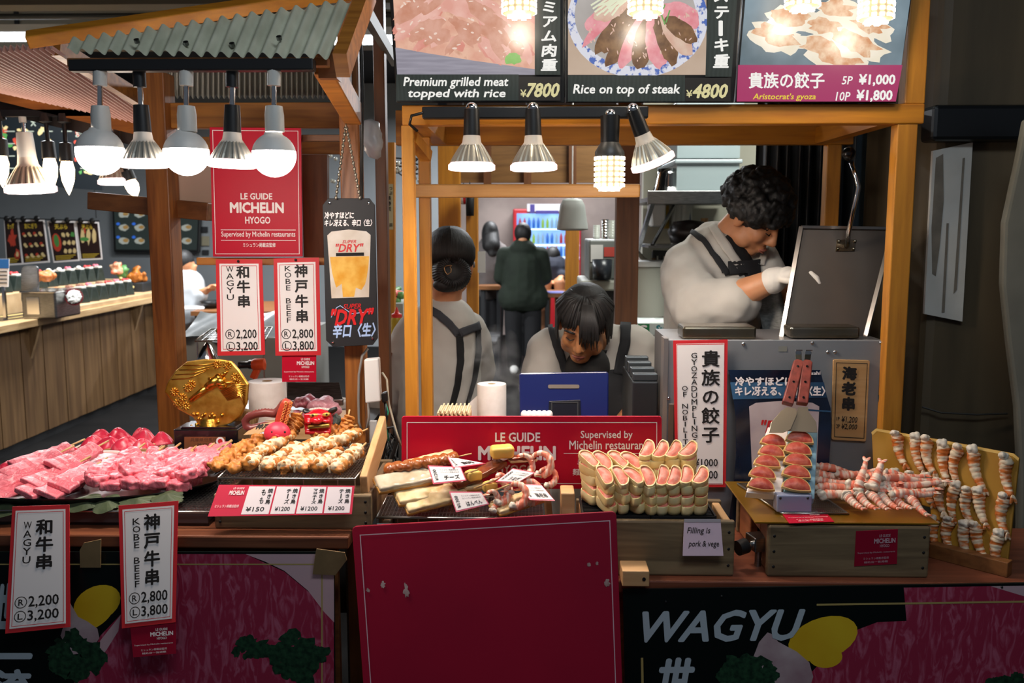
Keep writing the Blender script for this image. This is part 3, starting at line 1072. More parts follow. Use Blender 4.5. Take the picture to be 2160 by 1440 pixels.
# strip of chicken price labels on the fried skewer box
f = Face(P3(at(455, 1022, 2.04), at(745, 1022, 2.04), at(440, 1085, 2.005)), (440, 1022, 745, 1085), [(462, 1022), (748, 1024), (742, 1084), (438, 1089)])
t = thing('price_strip', 'glossy strip of five chicken skewer price labels on the box', 'price sign', f.pt(590, 1085))
GLOSSP = mat('glossy_white', 'f0e4e6', .12, coat=.6)
obj('strip', B().slab(f, [(440, 1022), (745, 1022), (745, 1085), (440, 1085)], .0012), mat('glossy_red', 'd03a50', .15, coat=.6), t)
b = B()
xs = [508, 570, 625, 684, 742]
for a, c in zip(xs, xs[1:]):
    b.rect(f, a + 1.5, 1025, c - 2, 1082, .0006)
obj('white_print', b, GLOSSP, t)
b = B()
for (a, c), (k1, k2, pr) in zip(zip(xs, xs[1:]), (('焼き鳥', 'もも', '¥150'), ('焼き鳥', 'チーズ', '¥1200'), ('焼き鳥', 'マヨネーズ', '¥1200'), ('焼き鳥', 'チーズ', '¥1200'))):
    b.vtext(f, k1, c - 16, 1028, c - 5, 1062, .02, .001)
    b.vtext(f, k2, c - 30, 1028, c - 19, 1062, .02, .001)
    b.text(f, pr, a + 9, 1067, c - 14, 1076, .01, .001)
obj('lettering', b, INK, t)
b = B()
b.text(f, 'MICHELIN', 470, 1034, 502, 1042, .03)
b.text(f, 'LE GUIDE', 476, 1027, 500, 1031, .01)
b.text(f, 'ミシュラン掲載店監修', 448, 1062, 500, 1068, .0)
obj('guide_lettering', b, PRINTW, t)

# long guide board across the right stall
f = Face(PY(2.228), (847, 878, 1396, 1031))
t = thing('guide_board', 'long crimson guide board behind the grilled fish and dumplings', 'sign', f.pt(1120, 1031))
obj('board', B().slab(f, rr(847, 878, 1396, 1031, 6), .008), CRIM, t, bevel=.001)
b = B()
b.edge(f, 858, 890, 1386, 1020, 1.4)
b.rect(f, 1189, 955, 1380, 956.2)
obj('border_line_print', b, PRINTW, t)
b = B()
b.text(f, 'LE GUIDE', 1045, 912, 1139, 931, .02)
b.text(f, 'MICHELIN', 1010, 941, 1171, 969, .035)
b.text(f, 'HYOGO', 1048, 980, 1128, 998, .02)
b.text(f, 'Supervised by', 1225, 908, 1334, 928, .01)
b.text(f, 'Michelin restaurants', 1201, 929, 1372, 947, .01)
b.text(f, 'ミシュラン掲載店監修', 1218, 968, 1350, 981, .012)
b.text(f, '麺処レシピ一覧', 1208, 988, 1330, 1002, .012)
obj('lettering', b, PRINTW, t)
obj('bracket', B().bb(f.pt(1380, 1020).x, f.pt(1390, 1020).x, 2.236, 2.262, ZR, f.pt(1380, 1000).z), W_BRZ, t)
obj('bracket', B().bb(f.pt(1030, 1020).x, f.pt(1040, 1020).x, 2.236, 2.262, ZR, f.pt(1380, 1000).z), W_BRZ, t)

# big red board in front of everything, shade put into its crimson (its printed figure is left out)
pl = P3(at(742, 1110, 1.93), at(1300, 1078, 1.93), at(765, 1440, 1.86))
q = [(742, 1110), (1300, 1078), (1330, 1930), (804, 1965)]
f = Face(pl, (742, 1095, 1316, 1948), q)
t = thing('guide_board', 'big plain shaded red board with thin white border leaning before the counters', 'sign', (f.pt(1030, 1948).x, f.pt(1030, 1948).y, 0))
zf = f.pt(1030, 1948).z
obj('board', B().slab(f, rr(742, 1095, 1316, 1948, 10), .012), CRIMD, t, bevel=.0015)
b = B()
b.edge(f, 758, 1113, 1302, 1925, 2.0)
obj('border_line_print', b, mat('dull_pink_print', 'c9a4ac', .6), t)  # print duller and pinker than on the other boards
b = B()
b.ell(f, 850, 1236, 6, 14, .0012, wob=.8)
b.ell(f, 801, 1220, 5, 7, .0012, wob=.8)
b.ell(f, 768, 1230, 4, 4, .0012, wob=.8)
b.ell(f, 1290, 1244, 6, 8, .0012, wob=.6)
b.ell(f, 1252, 1204, 4, 4, .0012, wob=.6)
b.ell(f, 1270, 1202, 3, 4, .0012, wob=.6)
obj('stain', b, mat('chipped', 'b59a94', .7, c2='8a6a66', scale=60), t)

# posters on the counter fronts
MEATP = mat('printed_beef', 'b83f57', .35, c2='9c2f47', scale=9, stretch=(9, 5, 2.2), detail=5, lo=.35, hi=.6, dist=1.2)
MEATV = mat('printed_marbling', 'a02c48', .35, c2='bd6078', scale=5.5, stretch=(7, 3, 2.2), detail=6, lo=.48, hi=.66, dist=2.2, c3='92243e')
FATP = mat('printed_fat', 'c4a6ac', .35, c2='cfa9ac', scale=6)
PARS = mat('printed_parsley', '0f2a1c', .4, c2='25492f', scale=90, detail=3)
LEM = mat('printed_lemon', 'd9a51c', .35, c2='e8c12a', scale=4)
GARL = mat('printed_garlic', 'c9b4b4', .35, c2='a7868c', scale=10)
CALL = mat('brush_white', 'b4c0c6', .5)
POSTB = mat('poster_black', '08100f', .3)


def clumps(b, fc, cx, cy, rx, ry, n, r, lift):
    for i in range(n):
        a, q = random.random() * 6.28, math.sqrt(random.random())
        b.ell(fc, cx + rx * q * math.cos(a), cy + ry * q * math.sin(a), r * random.uniform(.7, 1.2), r * random.uniform(.6, 1.0), lift + i * .000012, 9, wob=.9)
    return b


f = Face(P3(at(0, 1165, 1.985), at(700, 1165, 1.985), at(0, 1440, 1.985)), (-60, 1164, 707, 1990), None)
t = thing('beef_poster', 'poster of marbled pink beef with lemon and parsley below the left counter', 'poster', f.pt(320, 1990))
obj('panel', B().slab(f, [(-60, 1164), (705, 1164), (709, 1990), (-60, 1990)], .006), POSTB, t)
b = B()
b.poly(f, [(372, 1168), (518, 1168), (600, 1205), (660, 1255), (704, 1310), (707, 1700), (60, 1700), (90, 1600), (130, 1480), (190, 1390), (212, 1340), (255, 1295), (300, 1285), (372, 1250)], .0008)
obj('beef_print', b, MEATV, t)
b = B()
b.poly(f, [(518, 1168), (704, 1168), (705, 1312), (684, 1290), (650, 1245), (600, 1203), (560, 1184)], .0009)
b.poly(f, [(212, 1350), (255, 1296), (250, 1330), (225, 1370), (200, 1400)], .00105)
obj('fat_print', b, FATP, t)
b = B()
b.ell(f, 205, 1272, 52, 36, .0009, rot=-25)
b.ell(f, 208, 1298, 40, 18, .00095, rot=-40)
obj('lemon_print', b, LEM, t)
b = B()
b.poly(f, [(148, 1270), (165, 1300), (185, 1310), (206, 1325), (210, 1345), (190, 1375), (150, 1380), (128, 1340), (140, 1300)], .001)
obj('garlic_print', b, GARL, t)
b = B()
clumps(b, f, 160, 1385, 50, 45, 46, 15, .0012)
clumps(b, f, 535, 1365, 40, 20, 26, 12, .0012)
clumps(b, f, 630, 1385, 58, 48, 60, 15, .0014)
obj('parsley_print', b, PARS, t)
b = B()
b.rect(f, -60, 1188, 680, 1190.5, .0016)
b.rect(f, 678, 1188, 681, 1990, .0016)
obj('gold_frame', b, GOLDL, t)
b = B()
for (x0, y0, x1, y1, ch) in ((-14, 1228, 36, 1330, '世'), (-30, 1345, 60, 1420, '一'), (-25, 1410, 55, 1480, '流')):
    b.text(f, ch, x0, y0, x1, y1, .04, .002, .2, bbox=(0.0, -.1, .98, .88))
obj('calligraphy_lettering', b, CALL, t)
TAPE = mat('masking_tape', '8a6f4a', .6, c2='7a6240', scale=20)
f2 = Face(P3(at(170, 1140, 1.975), at(215, 1140, 1.975), at(170, 1200, 1.977)), (165, 1130, 220, 1200))
tag(obj('tape_strip', B().slab(f2, [(178, 1144), (214, 1136), (213, 1196), (170, 1196), (169, 1160)], .003, back=-.003), TAPE, bevel=.0005), 'brown tape strip holding the beef poster between the two banners', 'tape')
f2 = Face(P3(at(660, 1160, 1.975), at(730, 1160, 1.975), at(660, 1212, 1.977)), (660, 1150, 740, 1215))
tag(obj('tape_strip', B().slab(f2, [(668, 1156), (728, 1164), (732, 1180), (708, 1212), (660, 1210), (664, 1178)], .003, back=-.003), TAPE, bevel=.0005), 'crumpled brown tape at the upper right corner of the beef poster', 'tape')

f = Face(P3(at(1320, 1240, 1.985), at(2160, 1228, 1.985), at(1320, 1440, 1.985)), (1314, 1235, 2260, 2060), [(1314, 1243), (2260, 1228), (2250, 2060), (1330, 2060)])
t = thing('beef_poster', 'black poster lettered WAGYU with lemon and garlic below the right counter', 'poster', f.pt(1750, 2060))
obj('panel', B().slab(f, [(1314, 1235), (2260, 1235), (2260, 2060), (1314, 2060)], .006), POSTB, t)
b = B()
b.poly(f, [(1906, 1240), (2230, 1240), (2230, 1700), (1640, 1700), (1680, 1500), (1706, 1420), (1745, 1380), (1800, 1330), (1850, 1312), (1912, 1310)], .0008)
obj('beef_print', b, MEATV, t)
b = B()
b.poly(f, [(2090, 1240), (2230, 1240), (2230, 1300), (2160, 1262)], .0009)
obj('fat_print', b, FATP, t)
b = B()
b.ell(f, 1735, 1345, 76, 44, .0009, rot=-18)
b.ell(f, 1740, 1383, 36, 24, .00095)
obj('lemon_print', b, LEM, t)
b = B()
b.poly(f, [(1618, 1330), (1630, 1335), (1640, 1350), (1680, 1372), (1706, 1395), (1714, 1425), (1700, 1470), (1640, 1490), (1590, 1440), (1584, 1390), (1600, 1350)], .001)
obj('garlic_print', b, GARL, t)
b = B()
clumps(b, f, 1572, 1425, 58, 40, 60, 15, .0012)
clumps(b, f, 2130, 1445, 40, 20, 26, 12, .0012)
obj('parsley_print', b, PARS, t)
b = B()
b.rect(f, 1722, 1271, 2250, 1275, .0016)
b.rect(f, 1349, 1380, 1354, 1990, .0016)
obj('gold_frame', b, GOLDL, t)
b = B()
b.text(f, 'WAGYU', 1356, 1283, 1696, 1346, .022, .002, .35)
b.text(f, '世', 1390, 1384, 1460, 1452, .04, .002, .2)
b.text(f, '界', 1390, 1460, 1460, 1530, .04, .002, .2)
obj('calligraphy_lettering', b, CALL, t)
b = B()
for x, y in ((1404, 1262), (1522, 1252), (2113, 1242)):
    b.sph(f.pt(x, y, .001), .003, nu=8, nv=6)
obj('screw', b, BLACK, t)

# ---------------------------------------------------------------- beer signs
def beer_glass(f, t, x0, x1, y0, y1, foam, fy):
    w = (x1 - x0)
    b = B()
    b.poly(f, [(x0, y0 + 12), (x0 + w * .1, y0 + 4), (x0 + w * .5, y0), (x1 - w * .1, y0 + 4), (x1, y0 + 12), (x1 - w * .07, y1), (x0 + w * .07, y1)], .0008)
    obj('glass_print', b, foam, t)


f = Face(PY(2.455), (682, 418, 794, 730), [(680, 418), (790, 418), (797, 727), (686, 732)])
t = thing('beer_sign', 'black hanging beer sign with a full glass on the orange post', 'sign', f.pt(738, 730))
OCT = [(694, 418), (783, 418), (794, 432), (794, 716), (783, 730), (698, 730), (684, 716), (682, 432)]
obj('panel', B().slab(f, OCT, .006), mat('beer_panel', '0e0d12', .6), t, bevel=.001)
beer_glass(f, t, 691, 784, 484, 628, mat('foam_print', 'cfc6bb', .4, c2='b9aa98', scale=14), 0)
b = B()
b.poly(f, [(696, 541), (780, 541), (778, 562), (774, 585), (770, 600), (762, 612), (750, 607), (746, 626), (722, 626), (720, 598), (708, 606), (700, 575)], .0011)
obj('beer_print', b, mat('beer_gold', 'c88a1c', .35, c2='ddb257', scale=22, detail=3), t)
b = B()
b.rect(f, 709, 533, 769, 540, .0012)
obj('label_band', b, SOFTBLK, t)
b = B()
b.text(f, 'SUPER', 723, 506, 753, 513, .012, .0014, .3)
b.text(f, '"DRY"', 709, 514, 768, 531, .02, .0014, .25)
obj('red_lettering', b, mat('beer_red', 'c01c1e', .4), t)
b = B()
b.text(f, 'SUPER', 722, 641, 760, 651, .012, .0014, .3)
b.text(f, '"DRY"', 697, 652, 787, 684, .03, .0014, .3)
obj('red_lettering', b, mat('beer_red', 'c01c1e', .4), t)
b = B()
b.text(f, '冷やすほどに', 686, 447, 749, 461, .03, .0014, .15)
b.text(f, 'キレ冴える、辛口〈生〉', 686, 463, 788, 477, .03, .0014, .15)
obj('slogan_lettering', b, PRINTW, t)
b = B()
b.text(f, '辛口〈生〉', 700, 683, 790, 711, .03, .0014, .2)
b.line(f, [(696, 668), (708, 648), (716, 644), (740, 662), (786, 658)], 1.5, .0013)
obj('blue_lettering', b, mat('ice_blue', '9fb6dc', .4), t)
b = B()
for x, y in ((697, 428), (781, 428), (699, 720), (783, 716)):
    b.sph(f.pt(x, y, .001), .004, nu=8, nv=6)
obj('rivet', b, CHROME, t)
b = B()
for a, c in (((737, 262), (712, 420)), ((737, 262), (764, 420))):
    n = 26
    for i in range(n):
        u = (i + .5) / n
        p = f.pt(a[0] + (c[0] - a[0]) * u, a[1] + (c[1] - a[1]) * u, .006)
        vs = []
        b.sph(p, (.0045, .0022, .0062) if i % 2 else (.0022, .0045, .0062), nu=6, nv=4)
obj('hanging_chain', b, mat('chain_metal', '8d8778', .4, .8), t, True)

f = Face(P3(at(1537, 780, 2.42), at(1755, 780, 2.42), at(1545, 1110, 2.375)), (1535, 780, 1757, 1112))
t = thing('beer_sign', 'dark blue beer sign leaning on the griddle behind the spatulas', 'sign', f.pt(1640, 1112))
BP = [(1537, 780), (1730, 780), (1744, 835), (1752, 860), (1754, 900), (1748, 990), (1752, 1040), (1757, 1112), (1535, 1112), (1546, 1040), (1553, 960), (1552, 880), (1545, 820)]
obj('panel', B().slab(f, BP, .004), mat('beer_navy', '0b0f1a', .22, c2='15233c', scale=5), t)
beer_glass(f, t, 1580, 1728, 845, 1080, mat('foam_pale', 'c4b4b4', .3, c2='a8989c', scale=8), 0)
b = B()
b.poly(f, [(1540, 806), (1738, 806), (1744, 838), (1546, 842)], .0006)
b.poly(f, [(1700, 862), (1752, 866), (1752, 869), (1700, 866)], .0010)
obj('ice_band', b, mat('ice_band', '3c6488', .3, c2='1d3854', scale=7), t)
b = B()
b.text(f, '冷やすほどに', 1551, 795, 1672, 813, .035)
b.text(f, 'キレ冴える、辛口〈生〉', 1551, 815, 1740, 834, .035)
b.text(f, 'Asahi', 1702, 783, 1730, 790, .02)
obj('slogan_lettering', b, PRINTW, t)
b = B()
b.text(f, '"DRY"', 1606, 886, 1700, 912, .02, .0014, .25)
obj('red_lettering', b, mat('beer_red', 'c01c1e', .4), t)

# ---------------------------------------------------------------- gyoza price banner, shrimp plaque
f = Face(P3(at(1422, 718, 2.428), at(1535, 717, 2.428), at(1428, 1026, 2.422)), (1422, 717, 1535, 1027), [(1420, 718), (1535, 716), (1531, 1027), (1425, 1027)])
t = thing('price_banner', 'tall red-edged dumpling price banner on the griddle front', 'price sign', f.pt(1480, 1027))
obj('card', B().slab(f, [(1422, 717), (1535, 717), (1535, 1027), (1422, 1027)], .002), REDP, t)
obj('white_print', B().rect(f, 1430, 727, 1527, 1019, .0006), PAPER, t)
b = B()
b.edge(f, 1428.5, 724, 1528, 1021, 1, .0009)
obj('border_line_print', b, PRINTW, t)
b = B()
b.vtext(f, '貴族の餃子', 1480, 736, 1519, 936, .02)
b.vtext(f, 'GYOZADUMPLINGS', 1459, 742, 1471, 938, .008, gap=.1)
b.vtext(f, 'OF NOBILITY', 1439, 812, 1451, 950, .008, gap=.1)
obj('lettering', b, INK, t)
b = B()
b.text(f, '¥1000', 1464, 967, 1516, 983, .012)
b.text(f, '¥1800', 1464, 992, 1516, 1009, .012)
obj('price_lettering', b, INK, t)

f = Face(PY(2.432), (1754, 758, 1835, 931), [(1758, 758), (1835, 760), (1827, 931), (1754, 927)])
t = thing('wooden_plaque', 'small wooden shrimp skewer price plaque on the griddle front', 'price sign', f.pt(1795, 930))
obj('plaque', B().slab(f, rr(1754, 758, 1835, 931, 4), .006), wood('plaque_wood', 'caa06c', 'b98a54', 'x', .5), t, bevel=.001)
b = B()
b.edge(f, 1760, 764, 1830, 925, 1.5)
b.vtext(f, '海老串', 1774, 770, 1806, 868, .045)
b.text(f, '1P', 1764, 881, 1771, 889, .01)
b.text(f, '2P', 1764, 897, 1772, 905, .01)
b.text(f, '¥1,200', 1776, 879, 1812, 894, .012, shear=.2)
b.text(f, '¥2,000', 1776, 895, 1812, 908, .012, shear=.2)
obj('lettering', b, INK, t)

# ---------------------------------------------------------------- menu screens
YS = 2.385


SCP = P3(at(835, 217, YS), at(1890, 217, YS), at(835, 0, YS - .035))


def screen(label, quad, build):
    f = Face(SCP, None)
    t = thing('menu_screen', label, 'screen', f.pt((quad[2][0] + quad[3][0]) / 2, 217))
    obj('casing', B().slab(f, quad, .03), BLACK, t, bevel=.002)
    build(f, t)


EM = 0.95


def em(key, c, c2=None, **k):
    return mat('scr_' + key, c, .3, emit=k.pop('e', EM), c2=c2, **k)


SCRB = em('band', '26302c', '1d2723', scale=30, kind='wave', dist=3)
SCRW = em('white', 'f4f2ec')
SCRG = em('gold', 'd8cf9a')
SCRK = em('black', '161310')


def s1(f, t):
    b = B()
    b.poly(f, [(812, -330), (1128, -330), (1130, 158), (838, 158)])
    obj('grilled_meat_print', b, em('meat1', 'd99a84', 'e8b9a0', scale=26, detail=5, c3='b5714f'), t)
    b = B()
    b.poly(f, [(834, 100), (900, 112), (1000, 128), (1128, 146), (1128, 158), (838, 158)], .0012)
    obj('tray_print', b, em('tray', '8c8894', '9c98a4', scale=60, stretch=(.2, 1, 3)), t)
    cols = [em('slice_a', 'e6a89a', 'd98c7c', scale=30), em('slice_b', 'edbcae', 'dfa090', scale=24), em('slice_c', 'dba692', 'c98a70', scale=30)]
    random.seed(3)
    for k in range(3):
        b = B()
        for i in range(34):
            x, y = random.uniform(845, 1120), random.uniform(-60, 118)
            if y > 80 + (x - 834) * .13:
                y -= 40
            b.ell(f, x, y, random.uniform(16, 40), random.uniform(8, 15), .0016 + i * .00003 + k * .0009, 18, random.uniform(-60, -20) if x < 960 else random.uniform(20, 70), .35)
        obj('meat_slice_print', b, cols[k], t)
    b = B()
    b.ell(f, 1082, 124, 17, 12, .0052, wob=.4)
    g = B()
    for i in range(70):
        x = random.uniform(842, 1122)
        g.ell(f, x, random.uniform(-60, 96 + (x - 834) * .12), random.uniform(2, 6), random.uniform(1, 2.5), .005, 8, random.uniform(-60, 60))
    obj('glint_print', g, em('glint', 'f0d4c4'), t)
    obj('wasabi_print', b, em('wasabi', '8fc46a', '7bb356', scale=30), t)
    obj('title_band', B().rect(f, 1128, -330, 1182, 158, .0054), SCRB, t)
    obj('caption_band', B().rect(f, 836, 157, 1094, 212, .0054), SCRB, t)
    obj('price_band', B().rect(f, 1094, 162, 1182, 212, .0056), SCRK, t)
    b = B()
    b.vtext(f, 'プレミアム肉重', 1140, -62, 1174, 152, .03, .006, .1)
    obj('title_lettering', b, SCRW, t)
    b = B()
    b.text(f, 'Premium grilled meat', 852, 163, 1072, 187, .02, .006, .15)
    b.text(f, 'topped with rice', 862, 188, 1066, 210, .02, .006, .15)
    obj('caption_lettering', b, SCRW, t)
    b = B()
    b.text(f, '¥', 1098, 189, 1110, 204, .015, .006)
    b.text(f, '7800', 1111, 176, 1179, 204, .03, .006, .25)
    obj('price_lettering', b, SCRG, t)


screen('lit menu screen of premium grilled meat with rice, left of the three', [(800, -340), (1188, -340), (1191, 217), (836, 217)], s1)


def s2(f, t):
    b = B()
    b.rect(f, 1198, -330, 1490, 158)
    obj('table_print', b, em('tbl', 'c6b09c', 'b89f8a', scale=8), t)
    b = B()
    b.ell(f, 1345, 40, 148, 124, .0011, 40)
    obj('bowl_print', b, em('bowl', 'd8d8e2', '4a68b4', scale=18, stretch=(4, 1, 4), lo=.52, hi=.6), t)
    b = B()
    b.ell(f, 1340, 32, 128, 108, .0014, 40)
    obj('bowl_inside_print', b, em('inside', 'b9b3ae', 'a39c98', scale=7), t)
    br, pk, gr = em('steakb', '86603c', '5d3a1e', scale=40, c3='9a7a58'), em('steakp', 'd97a84', 'e6a2a8', scale=34, c3='c06070'), em('steakg', 'cda08c', 'd8bca8', scale=30)
    L = [((1240, 60), (1300, 10), 26, pk), ((1262, 108), (1335, 20), 30, br), ((1235, 92), (1310, 0), 16, pk), ((1285, 130), (1350, 40), 30, br), ((1310, 138), (1362, 30), 24, pk), ((1345, 142), (1370, 40), 30, br),
         ((1390, 140), (1380, 30), 34, pk), ((1420, 132), (1388, 40), 26, br), ((1450, 112), (1400, 30), 30, gr), ((1470, 50), (1400, 20), 40, pk), ((1465, 85), (1405, 40), 26, br), ((1262, 40), (1330, -20), 34, gr)]
    for i, (a, c, w, m) in enumerate(L):
        b = B()
        mx, my = (a[0] + c[0]) / 2, (a[1] + c[1]) / 2
        b.ell(f, mx, my, math.hypot(a[0] - c[0], a[1] - c[1]) / 2 * 1.12, w * .72, .0018 + i * .0003, 20, math.degrees(math.atan2(c[1] - a[1], c[0] - a[0])), .18)
        obj('steak_slice_print', b, m, t)
    b = B()
    for i in range(60):
        x = random.uniform(1240, 1470)
        b.ell(f, x, random.uniform(20, 135 - abs(x - 1350) * .4), random.uniform(2, 5), random.uniform(1, 2), .0060, 8, random.uniform(40, 140))
    obj('glint_print', b, em('glint2', 'd8b4a4'), t)
    b = B()
    for i in range(14):
        b.line(f, [(1246 + i * 4, 12 + (i % 4) * 7), (1312 + i * 2, -30 + (i % 5) * 6)], 4, .0062)
    obj('onion_print', b, em('onion', 'dfe2c4'), t)
    b = B()
    b.line(f, [(1402, 52), (1394, 30), (1402, 10)], 3, .0064)
    b.line(f, [(1404, 48), (1412, 22)], 3, .0064)
    obj('leek_print', b, em('leek', '5fa04c'), t)
    b = B()
    b.poly(f, [(1500, -330), (1578, -330), (1542, 162), (1487, 162)], .0066)
    obj('title_band', b, SCRB, t)
    obj('caption_band', B().rect(f, 1198, 159, 1444, 214, .0066), SCRB, t)
    obj('price_band', B().rect(f, 1444, 164, 1540, 214, .0068), SCRK, t)
    b = B()
    b.vtext(f, 'ステーキ重', 1502, -26, 1536, 146, .03, .0072, .1)
    obj('title_lettering', b, SCRW, t)
    b = B()
    b.text(f, 'Rice on top of steak', 1209, 178, 1433, 203, .02, .0072, .15)
    obj('caption_lettering', b, SCRW, t)
    b = B()
    b.text(f, '¥', 1447, 190, 1459, 205, .015, .0072)
    b.text(f, '4800', 1461, 178, 1533, 206, .03, .0072, .25)
    obj('price_lettering', b, SCRG, t)


screen('lit menu screen of sliced steak on rice, middle of the three', [(1190, -340), (1590, -340), (1548, 217), (1193, 217)], s2)


def s3(f, t):
    b = B()
    b.poly(f, [(1600, -330), (1964, -330), (1901, 138), (1560, 138)])
    obj('griddle_print', b, em('grid', '51626a', '8398a4', scale=5, c3='3e4e4a'), t)
    skin, mid = em('gyo', 'eadfc6', 'f4ead8', scale=16), em('gyob', 'cf8a58', 'ecccaa', scale=44, c3='b8703c')
    G = [(1640, 78, 62, 34, 12), (1672, 38, 54, 34, 0), (1745, 60, 50, 30, 10), (1760, 112, 74, 40, 14), (1806, 92, 62, 34, 22), (1830, 50, 56, 30, 20), (1765, 20, 50, 26, 5)]
    for i, (x, y, rx, ry, ro) in enumerate(G):
        obj('dumpling_print', B().ell(f, x, y, rx, ry, .0013 + i * .0005, 24, ro, .5), skin, t)
        obj('browned_print', B().ell(f, x - 4, y - 4, rx * .8, ry * .66, .0015 + i * .0005, 24, ro, .6), mid, t)
    b = B()
    b.poly(f, [(1556, 137), (1902, 137), (1888, 214), (1553, 214)], .0052)
    obj('caption_band', b, em('pinkband', 'b8386e', e=.75), t)
    b = B()
    b.text(f, '貴族の餃子', 1579, 153, 1737, 186, .02, .006)
    b.text(f, '5P', 1774, 161, 1797, 178, .012, .006, .2)
    b.text(f, '¥1,000', 1811, 157, 1886, 181, .03, .006, .1)
    b.text(f, '10P', 1761, 194, 1792, 212, .012, .006, .2)
    b.text(f, '¥1,800', 1806, 190, 1880, 214, .03, .006, .1)
    obj('caption_lettering', b, SCRW, t)
    b = B()
    b.text(f, "Aristocrat's gyoza", 1587, 197, 1719, 213, .012, .006, .2)
    obj('caption_lettering', b, em('yellow', 'e8d23c'), t)


screen('lit menu screen of fried dumplings with pink caption, right of the three', [(1594, -340), (1974, -340), (1890, 217), (1551, 217)], s3)
# ================================================================ food
def disp_obj(name, b, m, parent, rem, sm, amp, fr, local=True):
    return obj(name, b, m, parent, True, local=local, remesh=rem, sm=sm, disp=(amp, fr))


def mesh_rack(label, corners, n, m, wire=.0016, drop=.018):
    """a wire rack: thing > rim, wire_grid"""
    a, b_, c, d = [V(p) for p in corners]           # front-left, front-right, back-right, back-left
    t = thing('wire_rack', label, 'rack', (a + c) / 2)
    obj('rim', B().tube([a, b_, c, d, a], .003, 6), WIRE, t, True)
    g = B()
    for i in range(1, n):
        u = i / n
        g.beam(a.lerp(b_, u), d.lerp(c, u), wire, wire)
    for j in range(1, m):
        v = j / m
        g.beam(a.lerp(d, v) + V((0, 0, .001)), b_.lerp(c, v) + V((0, 0, .001)), wire, wire)
    obj('wire_grid', g, WIRE, t)
    if drop:
        f = B()
        f.tube([a - V((0, 0, drop)), b_ - V((0, 0, drop))], .0025, 6)
        for u in [k / 8 for k in range(9)]:
            f.cyl(a.lerp(b_, u), a.lerp(b_, u) - V((0, 0, drop)), .0015, seg=6)
        obj('front_rail', f, WIRE, t)
    return t


def wood_box(label, x0, x1, y0, y1, z0, z1, th=.016, mats=(W_GREY, W_GREYY), notch=False, foot=True, screws=True, sag=None):
    t = thing('wooden_box', label, 'box', ((x0 + x1) / 2, (y0 + y1) / 2, z0))
    fp_ = obj('front_panel', B().bb(x0, x1, y0, y0 + th, z0, z1), mats[0], t, bevel=.005)
    obj('back_panel', B().bb(x0, x1, y1 - th, y1, z0, z1), mats[0], t, bevel=.003)
    for s, x in ((0, x0 + .006), (1, x1 - th - .006)):
        b = B()
        if notch and s == 0:
            m = z0 + (z1 - z0)
            ym = (y0 + y1) / 2 - .03
            b.bb(x, x + th, y0 + th, ym - .04, z0, z1 - .004)
            b.bb(x, x + th, ym + .06, y1 - th, z0, z1 - .004)
            b.bb(x, x + th, ym - .04, ym + .06, z0 + (z1 - z0) * .62, z1 - .004)
        else:
            b.bb(x, x + th, y0 + th, y1 - th, z0, z1 - .004)
        obj('side_panel', b, mats[1], t, bevel=.003)
    obj('bottom', B().bb(x0 + th, x1 - th, y0 + th, y1 - th, z0 + .006, z0 + .016), mats[0], t)
    if screws:
        b = B()
        for x in (x0 + .014, x1 - .014):
            for k in (.2, .5, .8):
                b.sph((x, y0 - .0005, z0 + (z1 - z0) * k), (.0035, .0015, .0035), nu=8, nv=6)
        obj('screw', b, BLACK, fp_)
    return t


# ---------------------------------------------------------------- left tray with raw wagyu and kobe skewers
MEAT = mat('raw_wagyu', 'f48792', .42, c2='e06474', scale=36, detail=7, dist=3.0, lo=.38, hi=.54, c3='f8bcc0', rand=True, bump=.2, stretch=(.7, 1.2, 1))
MEAT2 = mat('raw_wagyu_lean', 'e2586a', .38, c2='ee8d97', scale=30, detail=6, dist=2, lo=.45, hi=.65, sss=.1, rand=True, bump=.1)
REDM = mat('red_beef_slice', 'de3350', .3, c2='f27a86', scale=26, detail=5, dist=2, lo=.5, hi=.68, c3='f4b0b0', rand=True, sss=.1)
STICK = mat('bamboo_stick', 'd9b27a', .6, c2='c39c62', scale=10, stretch=(1, 20, 20))
SHISO = mat('shiso_leaf', '34402a', .6, c2='465236', scale=30, bump=.4)

zt = .905
t = thing('meat_tray', 'oval black tray of pink wagyu and beef skewers on the left counter', 'tray', (-.86, 2.26, zt - .02))
b = B()
cxm, cym = at(175, 1040, 2.24).x, 2.26
prof = []


def ovl(r, z):
    return [V((cxm + r * .345 * math.cos(2 * math.pi * k / 40), cym + r * .20 * math.sin(2 * math.pi * k / 40), z)) for k in range(40)]


rings = [ovl(.85, zt - .018), ovl(.98, zt - .012), ovl(1.06, zt + .004), ovl(1.06, zt + .007), ovl(.96, zt - .006), ovl(.80, zt - .010)]
vs = [p for r in rings for p in r]
fs = [(i * 40 + k, i * 40 + (k + 1) % 40, (i + 1) * 40 + (k + 1) % 40, (i + 1) * 40 + k) for i in range(5) for k in range(40)]
fs += [tuple(range(39, -1, -1)), tuple(range(200, 240))]
b.add(vs, fs)
obj('tray', b, mat('glossy_black_tray', '131315', .25), t, True, angle=40)
